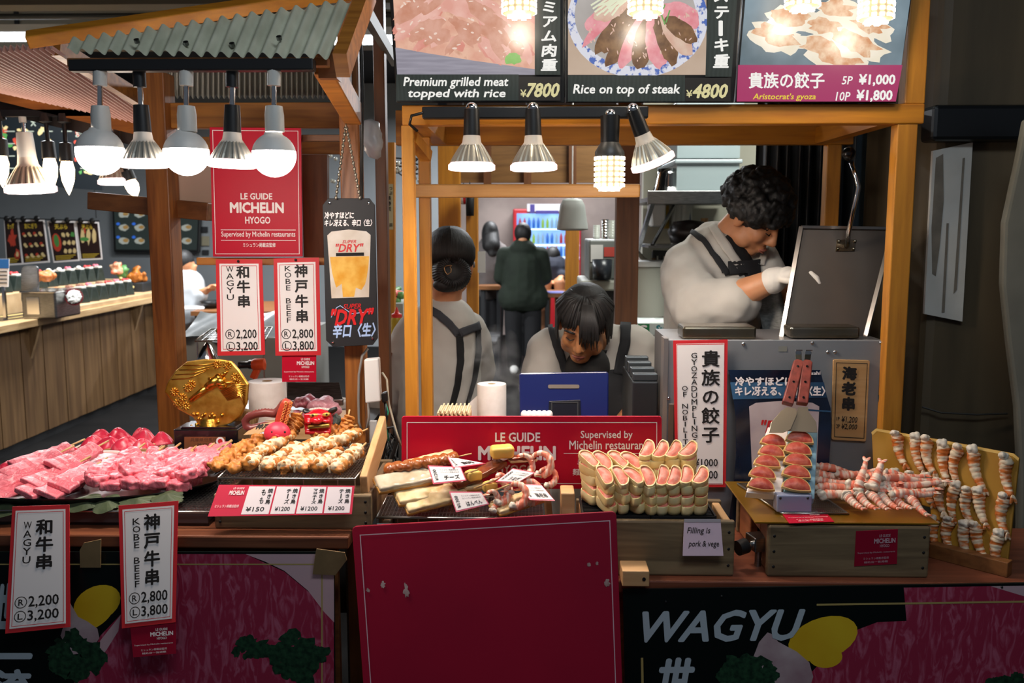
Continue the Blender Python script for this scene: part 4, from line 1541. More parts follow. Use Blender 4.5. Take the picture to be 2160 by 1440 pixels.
# riser rack under the tray
yf = 2.05
mesh_rack('wire mesh rack under the black meat tray', [(at(-30, 1075, yf).x, yf, zt - .022), (at(452, 1060, yf).x, yf, zt - .022), (at(452, 1060, yf).x + .02, 2.45, zt - .022), (at(-30, 1060, yf).x, 2.45, zt - .022)], 60, 26, .0014, .0)
t = thing('grill_box', 'dark metal grill box under the meat tray and its wire rack', 'grill', (-.85, 2.3, ZL))
xa, xc = at(-40, 1090, 2.07).x, at(440, 1090, 2.07).x
obj('body', B().bb(xa, xc, 2.10, 2.44, ZL, zt - .027), mat('grill_dark', '2a2625', .5, .3), t, bevel=.004)
obj('front_rail', B().bb(xa, xc, 2.065, 2.10, zt - .055, zt - .027), mat('grill_rail', '50494a', .45, .4), t, bevel=.002)
obj('foot', B().bb(xa, xc, 2.07, 2.10, ZL, ZL + .012), BLACK, t)

# shiso leaves along the tray front
for i, (px, py, w, rz, lab) in enumerate([(20, 1060, 44, .2, 'flat green garnish leaf at the tray front edge, left of the WAGYU banner'), (100, 1062, 40, -.1, 'flat green garnish leaf over the WAGYU banner top'), (178, 1050, 42, .1, 'flat green garnish leaf between the two counter banners'),
                             (225, 1052, 36, .3, 'flat green garnish leaf just left of the KOBE BEEF banner top'), (290, 1052, 50, 0, 'flat green garnish leaf over the KOBE BEEF banner top'), (352, 1042, 42, .25, 'flat green garnish leaf at the right end of the tray front')]):
    c = at(px, py, 2.075 if px < 340 else 2.09)
    b = B()
    n = 34
    vs = []
    m = mpp(c)
    for k in range(n):
        a = 2 * math.pi * k / n
        r = w * m * (1.0 if k % 2 else .86) * (1 - .18 * math.cos(2 * a))
        vs.append(c + V((r * math.cos(a + rz), .035 * math.sin(a + rz) * 1.0, -.012 + .010 * math.sin(a + rz) - .004 * math.cos(3 * a))))
    b.add([c + V((0, 0, .002))] + vs, [(0, 1 + k, 1 + (k + 1) % n) for k in range(n)])
    o = obj('shiso_leaf', b, SHISO)
    md = o.modifiers.new('thick', 'SOLIDIFY')
    md.thickness = .0012
    tag(o, lab, 'leaf', 'garnish leaves on the meat tray')


def slab_skewer(seed):
    random.seed(seed)
    t = thing('wagyu_skewer', None, 'meat skewer')
    b = B()
    n = 12
    L, W, H = .17, .052, .013
    top, bot = [], []
    prof = []
    vs, fs = [], []
    for i in range(n + 1):
        u = i / n
        w = W * (1 - .10 * u) * random.uniform(.9, 1.06)
        z = .004 * math.sin(u * 5 + seed) + random.uniform(-.001, .001)
        sk = .01 * (u - .5)
        for y, zz in ((-w / 2, 0), (-w / 2 + .001, H), (-w / 5, H + .002), (w / 5, H + .0015), (w / 2 - .001, H), (w / 2, 0)):
            vs.append((u * L + sk * (y / W), y + random.uniform(-.001, .001), zz + z + random.uniform(-.001, .001)))
    for i in range(n):
        for k in range(6):
            k2 = (k + 1) % 6
            fs.append((i * 6 + k, i * 6 + k2, (i + 1) * 6 + k2, (i + 1) * 6 + k))
    fs += [(5, 4, 3, 2, 1, 0), tuple(n * 6 + k for k in range(6))]
    b.add(vs, fs)
    obj('meat_slab', b, MEAT, t, False, local=True, bevel=.003)
    obj('stick', B().cyl((L - .03, 0, H * .6), (L + .045, 0, H * .6 + .004), .0022, seg=8), STICK, t, True, local=True)
    return Proto(t)


def chunk_skewer(seed):
    random.seed(seed)
    t = thing('beef_chunk_skewer', None, 'meat skewer')
    b = B()
    for i in range(4):
        x = .014 + i * .026
        for k in range(2):
            b.box((x + random.uniform(-.006, .006), random.uniform(-.010, .010), .012 + random.uniform(-.003, .004)), (random.uniform(.026, .034), random.uniform(.030, .044), random.uniform(.014, .022)), M.Rotation(random.uniform(-.8, .8), 3, 'Z') @ M.Rotation(random.uniform(-.25, .25), 3, 'X'))
    disp_obj('meat_chunks', b, MEAT, t, .003, 3, .0042, 55)
    obj('stick', B().cyl((.09, 0, .014), (.16, 0, .018), .0024, seg=8), STICK, t, True, local=True)
    return Proto(t)


SL = [slab_skewer(i) for i in range(3)]
CK = [chunk_skewer(i + 5) for i in range(3)]
gw, gk = 'flat wagyu skewers at the left of the black tray', 'chunky beef skewers at the right of the black tray'


def zpt(px, py, Y):
    return at(px, py, Y)


W_ = [((-12, 1052, 2.12), (120, 1018, 2.24), 'bottom layer, left edge of the tray'), ((48, 1050, 2.11), (140, 1012, 2.23), 'bottom layer, beside the left edge'), ((92, 1052, 2.11), (170, 1012, 2.23), 'bottom layer, above the gap between banners'),
      ((-20, 1030, 2.15), (110, 985, 2.27), 'second layer at the far left'), ((10, 1012, 2.19), (128, 960, 2.31), 'topmost, longest slab pointing to the wooden meat box'), ((62, 1030, 2.15), (165, 982, 2.28), 'top layer, middle of the flat slabs'),
      ((122, 1034, 2.14), (205, 985, 2.27), 'top layer, nearest the chunky beef pieces'), ((30, 992, 2.25), (150, 945, 2.37), 'rear layer with its stick toward the wooden meat box'), ((110, 992, 2.24), (205, 948, 2.36), 'rear layer, broad slab behind the chunky pieces')]
for i, (a, c, lab) in enumerate(W_):
    o = SL[i % 3].take('flat pink wagyu skewer, ' + lab, gw)
    o = along(o, at(*a), at(*c), .17, thick=1.0, roll=.32)
    o.scale.y *= 1.2
C_ = []
for r, (y, Y, xs, nm, dx, dy) in enumerate([(1034, 2.125, (205, 238, 268, 305, 336, 368, 396), 'front bottom row', 44, -32), (1017, 2.15, (204, 236, 270, 306, 340, 372, 402), 'second layer', 50, -34), (998, 2.21, (238, 276, 312, 346, 384, 416), 'third layer', 52, -32),
                                         (992, 2.28, (290, 330, 372, 412, 436), 'rear row', 40, -24)]):
    for k, x in enumerate(xs):
        yy = y + (4 if k % 2 else -2) - (12 if x > 385 else 0)
        a, c = at(x, yy, Y), at(x + dx, yy + dy, Y + .105)
        lab = 'chunky pink beef skewer, %s, %s from the left' % (nm, ORD[k])
        o = along(CK[(r + k) % 3].take(lab, gk), a, c, .112, thick=1.22, roll=random.uniform(-.25, .25))
b = None
# loose fat-edged steak and shiny red slices at the back of the tray
random.seed(4)
t = thing('beef_steak', 'large round pink steak with white fat edge at the tray back', 'meat', at(215, 975, 2.38))
c = at(215, 978, 2.38)
b = B()
b.sph(c, (.085, .055, .014), M.Rotation(.25, 3, 'X'), 28, 10)
disp_obj('lean_meat', b, MEAT, t, .004, 2, .003, 30, local=False)
vs = [c + V((.086 * math.cos(R(a)), .050 * math.sin(R(a)), .012 * math.sin(R(a)) + .006)) for a in range(-20, 190, 12)]
obj('fat_edge', B().tube(vs, .007, 8), mat('beef_fat', 'f3dcd4', .4, sss=.1), t, True)


def fold_slice(name, label, c, r, seed, group, m=REDM):
    random.seed(seed)
    c = V(c)
    ph = [random.uniform(0, 6) for _ in range(4)]
    h = r * 1.0

    def fn(u, v):
        a, q = u * 2 * math.pi, v
        rad = r * q * (1 + .22 * math.sin(2 * a + ph[0]) + .1 * math.sin(5 * a + ph[1]))
        z = h * (1 - q ** 1.6) * (1 + .3 * math.sin(2 * a + ph[2]) * q) + .35 * h * math.sin(3 * a + ph[3] + 3 * q) * q * (1.1 - q)
        return c + V((rad * math.cos(a) * 1.15, rad * math.sin(a), z))
    b = B().grid(fn, 40, 9)
    o = obj(name, b, m, None, True)
    md = o.modifiers.new('thick', 'SOLIDIFY')
    md.thickness = .0025
    return tag(o, label, 'meat', group)


for i, (px, py, w, Y, lab) in enumerate([(18, 1000, 34, 2.36, 'at the left edge of the tray'), (52, 990, 30, 2.38, 'second from the left edge of the tray'), (85, 978, 28, 2.40, 'third from the left edge of the tray'), (118, 968, 28, 2.43, 'fourth from the left edge of the tray'), (148, 960, 24, 2.46, 'closest to the wooden meat box')]):
    p = at(px, py, Y)
    fold_slice('beef_slice', 'folded red beef slice at the tray back, ' + lab, p - V((0, 0, .01)), w * mpp(p), i, 'folded red slices along the tray back')
# wooden box with red folded slices
p0, p1 = at(402, 942, 2.46), at(545, 948, 2.44)
bx0, bx1 = at(150, 945, 2.46).x, at(308, 948, 2.46).x
zb = at(308, 972, 2.46).z
zt2 = at(308, 947, 2.46).z
t = thing('wooden_meat_box', 'shallow pale wooden box of red folded beef slices beside the trophy', 'box', ((bx0 + bx1) / 2, 2.53, zb))
for y in (2.46, 2.60):
    obj('side_panel', B().bb(bx0, bx1, y, y + .01, zb, zt2), W_PALE, t, bevel=.001)
for x in (bx0, bx1 - .01):
    obj('end_panel', B().bb(x, x + .01, 2.47, 2.60, zb, zt2), W_PALEY, t, bevel=.001)
obj('bottom', B().bb(bx0 + .01, bx1 - .01, 2.47, 2.60, zt2 - .012, zt2 - .006), W_PALE, t)
for i, (px, py, w, Y, lab) in enumerate([(196, 942, 24, 2.50, 'front left'), (232, 940, 24, 2.49, 'front, second from the left'), (268, 940, 24, 2.49, 'front, third from the left'), (302, 940, 20, 2.49, 'front right'), (212, 930, 26, 2.56, 'back left'),
                                    (250, 918, 28, 2.57, 'tall one at the back centre'), (300, 918, 28, 2.57, 'tall one at the back right'), (342, 930, 22, 2.56, 'back corner nearest the trophy')]):
    p = at(px, py, Y)
    fold_slice('beef_slice', 'folded bright red beef slice in the wooden box, ' + lab, V((p.x, Y, zt2 - .006)), w * mpp(p), i + 20, 'folded red slices in the wooden box')
obj('riser', B().bb(bx0 + .01, .0 + at(640, 950, 2.5).x, 2.485, 2.665, 0, min(zb, at(440, 955, 2.5).z) - .001), W_BRX, thing('display_riser', 'dark plank riser behind the meat tray under the trophy', 'riser', (-.8, 2.55, 0)))

# ---------------------------------------------------------------- fried chicken skewers
FRY = mat('fried_chicken', 'c98238', .5, c2='9d5a1e', scale=46, detail=5, lo=.4, hi=.66, rand=True, bump=.4)
SAUCE = mat('cream_sauce', 'dfc9a6', .35, c2='c4935a', scale=60, lo=.5, hi=.72, rand=True, bump=.2)
NORI = mat('nori', '14171c', .45, c2='22262c', scale=40, bump=.3)
yb = 2.05
bxl, bxr = at(452, 1100, yb).x, at(784, 1100, yb).x
zr = .962
wood_box('weathered wooden box under the fried chicken skewers', bxl, bxr, yb, 2.38, ZL, zr - .035, .018)
t = mesh_rack('wire rack carrying the fried chicken skewers', [(at(460, 1012, 2.06).x, 2.06, zr), (at(748, 1005, 2.06).x, 2.06, zr), (at(760, 990, 2.06).x, 2.36, zr + .01), (at(470, 990, 2.06).x - .02, 2.36, zr + .01)], 44, 24, .0014, .02)
t = tag(obj('side_guard', B().beam((bxr - .022, 2.08, zr - .03), (bxr - .022, 2.37, zr + .055), .018, .07), W_PALEY, bevel=.004), 'pale wooden side guard at the right of the chicken skewers', 'board')


def chicken_skewer(seed, sauce):
    random.seed(seed)
    t = thing('chicken_skewer', None, 'meat skewer')
    b = B()
    for i in range(9):
        x = .012 + i * .014
        b.sph((x, random.uniform(-.003, .003), .015 + random.uniform(-.002, .002)), (random.uniform(.012, .018), random.uniform(.013, .018), random.uniform(.012, .016)), None, 12, 8)
        for k in range(3):
            a = random.uniform(0, 6.28)
            b.sph((x + random.uniform(-.008, .008), .013 * math.cos(a), .015 + .012 * math.sin(a)), random.uniform(.005, .008), None, 8, 6)
    ch = disp_obj('chicken', b, FRY, t, .0026, 1, .0050, 75)
    if sauce:
        b = B()
        for i in range(17):
            x = .008 + i * .0075
            b.sph((x, random.uniform(-.004, .004), .0205), (.009, random.uniform(.0115, .0165), .0105), None, 10, 8)
            for k in range(2):
                b.sph((x + random.uniform(-.004, .004), random.choice((-1, 1)) * random.uniform(.010, .0145), random.uniform(.012, .02)), (.004, .004, .008), None, 8, 6)
        disp_obj('sauce', b, SAUCE, ch, .0024, 1, .0036, 85)
    obj('stick', B().cyl((.12, 0, .016), (.165, 0, .018), .002, seg=8), STICK, t, True, local=True)
    return Proto(t)


CP = [chicken_skewer(1, False), chicken_skewer(2, False)]
CS = [chicken_skewer(3, True), chicken_skewer(4, True), chicken_skewer(8, True)]
for i, (a, c, s, lab) in enumerate([
    ((452, 996, 2.09), (512, 950, 2.22), 0, 'lowest plain fried chicken skewer at the left end of the chicken rack'),
    ((470, 976, 2.15), (556, 930, 2.26), 0, 'plain fried chicken skewer lying on black seaweed, top left of the rack'),
    ((488, 1000, 2.085), (546, 962, 2.2), 0, 'plain fried chicken skewer at the rack front, second from the left'),
    ((524, 990, 2.09), (560, 958, 2.2), 1, 'short sauced chicken skewer at the rack front, third from the left'),
    ((542, 966, 2.14), (616, 925, 2.26), 1, 'thickly sauced chicken skewer in the upper layer below the octopus toy'),
    ((556, 996, 2.085), (632, 948, 2.22), 1, 'long sauced chicken skewer at the middle front of the rack'),
    ((612, 972, 2.14), (690, 932, 2.26), 1, 'sauced chicken skewer in the upper layer below the red lion mask'),
    ((597, 996, 2.085), (650, 962, 2.2), 1, 'sauced chicken skewer at the front, right of the middle'),
    ((630, 998, 2.085), (682, 962, 2.2), 1, 'sauced chicken skewer at the front, third from the right'),
    ((668, 996, 2.085), (715, 962, 2.2), 1, 'sauced chicken skewer at the front, second from the right'),
    ((668, 956, 2.17), (758, 920, 2.28), 1, 'pale sauced chicken skewer in the upper layer near the orange post'),
    ((704, 1000, 2.085), (762, 952, 2.2), 1, 'sauced chicken skewer at the right end of the chicken rack')]):
    o = (CS if s else CP)[i % (3 if s else 2)].take(lab, 'sauced chicken skewers' if s else 'plain chicken skewers')
    along(o, at(a[0], a[1] + 6, a[2]), at(c[0], c[1] + 7, c[2]), .135, thick=1.1)
o = CP[0].take('upright fried chicken skewer at the back beside the orange post', 'plain chicken skewers')
along(o, at(728, 938, 2.30), at(742, 880, 2.33), .135, thick=1.0)
o = CP[1].take('plain fried chicken skewer at the back under the red lion mask', 'plain chicken skewers')
along(o, at(656, 930, 2.29), at(738, 915, 2.32), .135, thick=1.1)
o = CP[1].take('plain fried chicken skewer at the back right of the octopus toy', 'plain chicken skewers')
along(o, at(612, 925, 2.28), at(640, 890, 2.32), .135, thick=1.3)
b = B().grid(lambda u, v: at(452 + 92 * u + 20 * v, 1000 - 30 * u - 28 * v, 2.10 + .10 * u + .05 * v) + V((0, 0, .004 * math.sin(u * 9))), 14, 6)
o = obj('seaweed_sheet', b, NORI, None, True)
md = o.modifiers.new('thick', 'SOLIDIFY')
md.thickness = .002
tag(o, 'black seaweed sheet wrapped under the plain chicken skewers', 'seaweed')

# ---------------------------------------------------------------- grilled mix on the middle rack
zm = .868
mx0, mx1 = at(800, 1085, 2.07).x, at(1146, 1080, 2.07).x
wood_box('dark wooden box under the grilled fish rack behind the shaded red board', mx0 - .01, mx1 + .0, 2.06, 2.21, ZR, zm - .03, .018, screws=False)
mesh_rack('wire rack carrying the grilled fish slabs and shrimp', [(mx0 - .005, 2.065, zm), (mx1, 2.065, zm), (mx1, 2.215, zm + .006), (mx0 - .005, 2.215, zm + .006)], 46, 20, .0014, .016)
WOODPOST = tag(obj('wood_block', B().bb(at(1183, 1080, 2.09).x, at(1212, 1080, 2.09).x, 2.09, 2.16, ZR, at(1195, 1040, 2.09).z), W_PALE, bevel=.003), 'upright pale wood block left of the dumpling box', 'wood block')
FISH = mat('grilled_white', 'e4cc9c', .45, c2='c8a870', scale=30, detail=5, lo=.4, hi=.7, c3='a8783c', rand=True, bump=.25)
GLAZE = mat('white_glaze', 'cfc4b0', .25, c2='b9a98c', scale=20, coat=.3)
CRUST = mat('golden_crust', 'd8a85c', .45, c2='b98034', scale=20)
PORK = mat('teriyaki_meat', 'b06a34', .3, c2='8a4418', scale=40, detail=5, rand=True, coat=.3)
EGG = mat('yellow_egg_block', 'e6c46a', .45, c2='dcae4c', scale=14)
EEL = mat('glazed_eel', '8f4a24', .28, c2='6c3014', scale=46, coat=.4)


def loaf(L, W, H, seed, amp=.0015):
    random.seed(seed)
    b = B()
    b.box((L / 2, 0, H / 2), (L * .94, W * .92, H * .9))
    b.sph((L / 2, 0, H / 2), (L * .5, W * .5, H * .45), None, 20, 10)
    return b


def slab_food(name, label, cat, a, c, L, W, H, m, seed, grp=None, edge=None, roll=0.0, amp=.002):
    t = thing(name, label, cat, (0, 0, 0), 0, grp)
    disp_obj('body', loaf(L, W, H, seed), m, t, max(.003, H / 6), 3, amp, 60)
    if edge:
        b = B()
        b.box((L / 2, 0, H * .32), (L * .97, W * .985, H * .46))
        disp_obj('crust', b, edge, t, max(.003, H / 6), 3, .001, 50)
    along(t, a, c, L, thick=1.0, roll=roll)
    return t


gf = 'grilled white slabs on the middle rack'
slab_food('grilled_fish_cake', 'pale glazed grilled slab at the left end of the middle rack', 'grilled slab', at(790, 1032, 2.10), at(930, 1006, 2.17), .17, .06, .022, GLAZE, 1, gf, CRUST, .35)
slab_food('grilled_fish_cake', 'pale grilled slab lying under the glazed one, rim toasted', 'grilled slab', at(832, 1058, 2.085), at(960, 1036, 2.15), .16, .055, .020, FISH, 2, gf, CRUST, .4)
slab_food('grilled_fish_cake', 'thick grilled slab nearest the shaded red board', 'grilled slab', at(850, 1076, 2.075), at(985, 1040, 2.14), .165, .056, .022, FISH, 3, gf, CRUST, .45)
slab_food('grilled_fish_cake', 'far grilled slab with dark grill marks under the price cards', 'grilled slab', at(930, 1034, 2.14), at(1020, 1024, 2.17), .1, .05, .018, FISH, 4, gf, CRUST, .3)
t = thing('pork_skewer', 'brown glazed meat skewer at the back left of the middle rack', 'meat skewer')
b = B()
random.seed(9)
for i in range(8):
    b.sph((.012 + i * .022, random.uniform(-.002, .002), .016), (.014, .022, .016), M.Rotation(random.uniform(-.4, .4), 3, 'Z'), 12, 8)
disp_obj('meat', b, PORK, t, .0035, 2, .002, 80)
obj('stick', B().cyl((.17, 0, .016), (.21, 0, .018), .002, seg=8), STICK, t, True, local=True)
along(t, at(812, 1004, 2.15), at(975, 975, 2.20), .185, thick=1.0)
slab_food('grilled_fish_cake', 'toasted brown grilled slab at the very back behind the glazed meat skewer', 'grilled slab', at(850, 996, 2.19), at(965, 968, 2.215), .13, .05, .024, FISH, 11, gf, CRUST, .2)
slab_food('grilled_fish_cake', 'pale grilled slab under the curled shrimps at the rack front right', 'grilled slab', at(1040, 1082, 2.085), at(1140, 1050, 2.15), .11, .06, .018, FISH, 12, gf, CRUST, .2)
slab_food('eel_fillet', 'small glazed brown eel piece left of the lowest price card', 'eel', at(955, 1030, 2.13), at(1010, 1008, 2.17), .07, .05, .018, EEL, 13)
slab_food('egg_block', 'large yellow egg block on top of the glazed eel', 'egg block', at(1033, 968, 2.19), at(1086, 964, 2.20), .058, .05, .034, EGG, 5, 'yellow egg blocks')
slab_food('egg_block', 'yellow egg block between two price cards, middle of the rack', 'egg block', at(982, 1016, 2.13), at(1014, 1012, 2.15), .036, .034, .028, EGG, 6, 'yellow egg blocks')
slab_food('egg_block', 'yellow egg block in front beside the curled shrimp', 'egg block', at(1018, 1040, 2.11), at(1050, 1036, 2.12), .036, .032, .028, EGG, 7, 'yellow egg blocks')
slab_food('eel_fillet', 'glazed brown eel fillet below the large yellow egg block', 'eel', at(1002, 1010, 2.15), at(1062, 980, 2.21), .085, .05, .016, EEL, 8)
slab_food('eel_fillet', 'glazed brown eel fillet behind, right of the large egg block', 'eel', at(1072, 976, 2.2), at(1132, 972, 2.215), .07, .035, .018, EEL, 9, None, FISH)
for i, (a, c, lab) in enumerate([((975, 1000, 2.13), (1008, 990, 2.12), 'bamboo stick poking out beside the middle egg block'), ((1000, 1030, 2.1), (1042, 1012, 2.09), 'bamboo stick lying over the eel toward the price card'), ((1018, 1044, 2.1), (1074, 1022, 2.085), 'bamboo stick in front of the lowest egg block')]):
    tag(obj('bamboo_stick', B().cyl(at(*a), at(*c), .0022, seg=8), STICK, None, True), lab, 'stick', 'loose bamboo sticks on the middle rack')

# shrimps: straight body along +x with curved variants
SHR = mat('cooked_shrimp', 'ee8264', .4, c2='f6dcc6', scale=52, stretch=(2.2, .4, .4), lo=.44, hi=.58, kind='noise', detail=3, rand=True, bump=.2)
SHRB = mat('board_shrimp', 'c46a28', .45, c2='e0ceb0', scale=46, stretch=(2.4, .5, .5), lo=.44, hi=.56, detail=3, rand=True, bump=.2)
FLES = mat('shrimp_flesh', 'e6dac6', .5, c2='c9c0b0', scale=40, rand=True)


def shrimp(name, cat, curve, m, seed, L=.095, stick=False, thick=.0105):
    random.seed(seed)
    t = thing(name, None, cat)
    pts, rs = [], []
    n = 26
    for i in range(n + 1):
        u = i / n
        a = curve * u
        if curve:
            r = L / curve
            p = V((r * math.sin(a), 0, .012 + r * (1 - math.cos(a))))
        else:
            p = V((u * L, 0, .012 + .003 * math.sin(u * 6)))
        pts.append(p)
        seg = (u * 7) % 1.0
        rs.append(thick * (1 - .55 * u) * (.90 + .15 * math.sin(math.pi * min(1, seg * 1.15))) * (1.0 if u > .05 else .7))
    if 0 < curve < 2:
        q = M.Rotation(curve / 2, 3, 'Y')
        pts = [q @ (p - V((0, 0, .012))) + V((0, 0, .012)) for p in pts]
    obj('body', B().tube(pts, rs, 12), m, t, True, local=True)
    b = B()
    d = (pts[-1] - pts[-2]).normalized()
    for s in (-1, 1):
        b.sph(pts[-1] + d * .008 + V((0, s * .004, 0)), (.011, .0045, .002), M.Rotation(s * .4, 3, 'Z'), 10, 6)
    obj('tail', b, m, t, True, local=True)
    b = B()
    d0 = (pts[0] - pts[1]).normalized()
    for k in range(6):
        b.sph(pts[0] + d0 * .002 + V((random.uniform(-.005, .003), random.uniform(-.008, .008) - (.006 if curve > .8 else 0), random.uniform(-.006, .005))), random.uniform(.005, .009), None, 8, 6)
    disp_obj('head_flesh', b, FLES, t, .0024, 1, .001, 200)
    if stick:
        obj('stick', B().cyl((-.012, 0, .012), (L + .012, 0, .012), .0016, seg=6), STICK, t, local=True)
    return Proto(t)


SC_ = [shrimp('curled_shrimp', 'shrimp', 3.6, SHR, 1, .10, thick=.012), shrimp('curled_shrimp', 'shrimp', 4.2, SHR, 2, .11, thick=.012)]
for i, (px, py, Y, rx, rz, sc, lab) in enumerate([(1052, 1072, 2.085, 1.2, .3, 1.0, 'front curled shrimp beside the lowest egg block'), (1085, 1078, 2.08, 1.3, -.2, 1.0, 'front curled shrimp with its ring facing out'), (1038, 1084, 2.075, 1.4, .8, .8, 'small curled shrimp at the front edge of the rack'),
                                              (1118, 1070, 2.10, 1.2, .2, 1.0, 'curled shrimp under the rightmost price card'), (1108, 1012, 2.17, 1.1, .5, .9, 'curled shrimp behind the rightmost price card'), (1140, 1010, 2.18, 1.2, -.4, 1.0, 'curled shrimp at the far right end of the rack'),
                                              (1075, 1050, 2.11, 1.0, 1.2, .9, 'curled shrimp right behind the front pair'), (1155, 1032, 2.16, 1.1, .1, .8, 'small curled shrimp at the rack corner by the wood block')]):
    o = SC_[i % 2].take(lab, 'curled shrimps on the middle rack')
    o.matrix_basis = M.Translation(at(px, py, Y)) @ M.Rotation(rz, 4, 'Z') @ M.Rotation(-.5 + .2 * (i % 3), 4, 'X') @ M.Diagonal((sc, sc, sc, 1))

# price cards on the grilled food
for i, (q, ys, big, pr, lab) in enumerate([
    ([(944, 964), (962, 966), (1026, 977), (956, 987)], (2.16, 2.17, 2.15, 2.12), '餅', '¥1300', 'price card lying flattest, behind the others on the grilled food'),
    ([(902, 981), (972, 984), (984, 1013), (914, 1021)], (2.12, 2.13, 2.09, 2.085), 'チーズ', '¥1200', 'price card propped against the glazed grilled slab'),
    ([(1082, 987), (1130, 996), (1092, 1018), (1045, 1016)], (2.13, 2.14, 2.09, 2.085), 'うなぎ', '¥2000', 'price card leaning below the glazed eel'),
    ([(1088, 1020), (1142, 1022), (1171, 1056), (1118, 1054)], (2.11, 2.12, 2.075, 2.07), '海老串', '¥1500', 'price card beside the rightmost curled shrimps'),
    ([(947, 1036), (1016, 1037), (1032, 1063), (962, 1080)], (2.085, 2.09, 2.065, 2.06), 'はんぺん', '¥1300', 'price card lowest of all, right above the shaded red board')]):
    pl = P3(at(*q[0], ys[0]), at(*q[1], ys[1]), at(*q[3], ys[3]))
    f = Face(pl, (0, 0, 100, 60), q)
    t = thing('price_card', lab, 'price card', f.pt(50, 60), 0, 'small price cards on the grilled food')
    obj('card', B().slab(f, [(0, 0), (100, 0), (100, 60), (0, 60)], .0012), mat('pink_edge', 'd8546c', .4), t)
    obj('white_print', B().rect(f, 3, 4, 97, 56, .0006), PAPER, t)
    b = B()
    b.text(f, big, 38, 34, 84, 50, .02, .0012)
    b.text(f, pr, 10, 14, 20, 50, .01, .0012, turn=-1)
    for k in range(2):
        b.text(f, 'ミシュラン掲載店監修', 32, 12 + k * 9, 88, 17 + k * 9, 0, .0012)
    obj('lettering', b, INK, t)

# ---------------------------------------------------------------- raw dumplings on the black griddle plates
gx0, gx1 = at(1222, 1150, 2.03).x, at(1550, 1150, 2.03).x
gz = at(1400, 1098, 2.03).z
wood_box('weathered plank box under the raw dumplings on black plates', gx0, gx1, 2.03, 2.205, ZR, gz, .018, (W_GREY, W_PALEY))
for k, (xa, xc, lab) in enumerate([(1228, 1372, 'ribbed black griddle plate under the left dumpling stack'), (1374, 1512, 'ribbed black griddle plate under the right dumpling stack')]):
    a, c = at(xa, 1090, 2.05).x, at(xc, 1090, 2.05).x
    t = thing('griddle_plate', lab, 'griddle', ((a + c) / 2, 2.13, gz - .004), 0, 'black griddle plates under the dumplings')
    obj('plate', B().bb(a, c, 2.052, 2.20, gz - .012, gz - .002), IRON, t, bevel=.002)
    b = B()
    n = 13
    for i in range(n):
        y = 2.06 + .132 * i / (n - 1)
        b.bb(a + .006, c - .006, y - .002, y + .002, gz - .003, gz + .002)
    obj('rib', b, IRON, t)
    b = B()
    b.bb(a, a + .004, 2.052, 2.20, gz - .002, gz + .005)
    b.bb(c - .004, c, 2.052, 2.20, gz - .002, gz + .005)
    b.bb(a, c, 2.052, 2.056, gz - .002, gz + .004)
    obj('lip', b, IRON, t)
DOUGH = mat('dumpling_dough', 'f3dfaa', .5, c2='e9cc88', scale=14, sss=.1, rand=True)
PINKF = mat('dumpling_filling', 'e07460', .45, c2='ea9c88', scale=60, detail=5, lo=.4, hi=.62, c3='d0604c', rand=True, bump=.3)


def gyoza(seed):
    random.seed(seed)
    t = thing('raw_dumpling', None, 'dumpling')
    L, W, H = .064, .030, .026
    n = 28
    rings = []
    for q, z in ((.80, 0), (.96, .004), (1.03, .013), (1.0, .022), (.97, H), (.88, H), (.84, H - .004)):
        rg = []
        for k in range(n):
            a = 2 * math.pi * k / n
            x, y = math.cos(a), math.sin(a)
            x = math.copysign(abs(x) ** .8, x)
            yy = math.copysign(abs(y) ** .75, y)
            bend = .006 * (x * x)
            rg.append(V((L / 2 * x * q, W / 2 * yy * q + bend - .003, z + .003 * x * x + random.uniform(-.0006, .0006))))
        rings.append(rg)
    vs = [p for r in rings for p in r]
    fs = [(i * n + k, i * n + (k + 1) % n, (i + 1) * n + (k + 1) % n, (i + 1) * n + k) for i in range(len(rings) - 1) for k in range(n)]
    fs += [tuple(range(n - 1, -1, -1)), tuple((len(rings) - 1) * n + k for k in range(n))]
    obj('wrapper', B().add(vs, fs), DOUGH, t, True, local=True, angle=60)
    b = B()
    cx = []
    top = [V((p.x * .99, p.y * .99, H - .0035 + .003 * (p.x / (L / 2)) ** 2)) for p in rings[5]]
    mid = [V((p.x * .6, p.y * .6, H + .0012 + .0015 * (p.x / (L / 2)) ** 2)) for p in rings[5]]
    b.add(top + mid + [V((0, -.003, H + .002))], [(k, (k + 1) % n, n + (k + 1) % n, n + k) for k in range(n)] + [(n + k, n + (k + 1) % n, 2 * n) for k in range(n)])
    obj('filling', b, PINKF, t, True, local=True)
    return Proto(t)


GZ = [gyoza(1), gyoza(2)]


def put_gyoza(i, p, rz, rx, lab, grp, sc=1.0):
    o = GZ[i % 2].take(lab, grp)
    o.matrix_basis = M.Translation(p) @ M.Rotation(rx, 4, 'X') @ M.Rotation(rz, 4, 'Z') @ M.Diagonal((sc, sc, sc, 1))


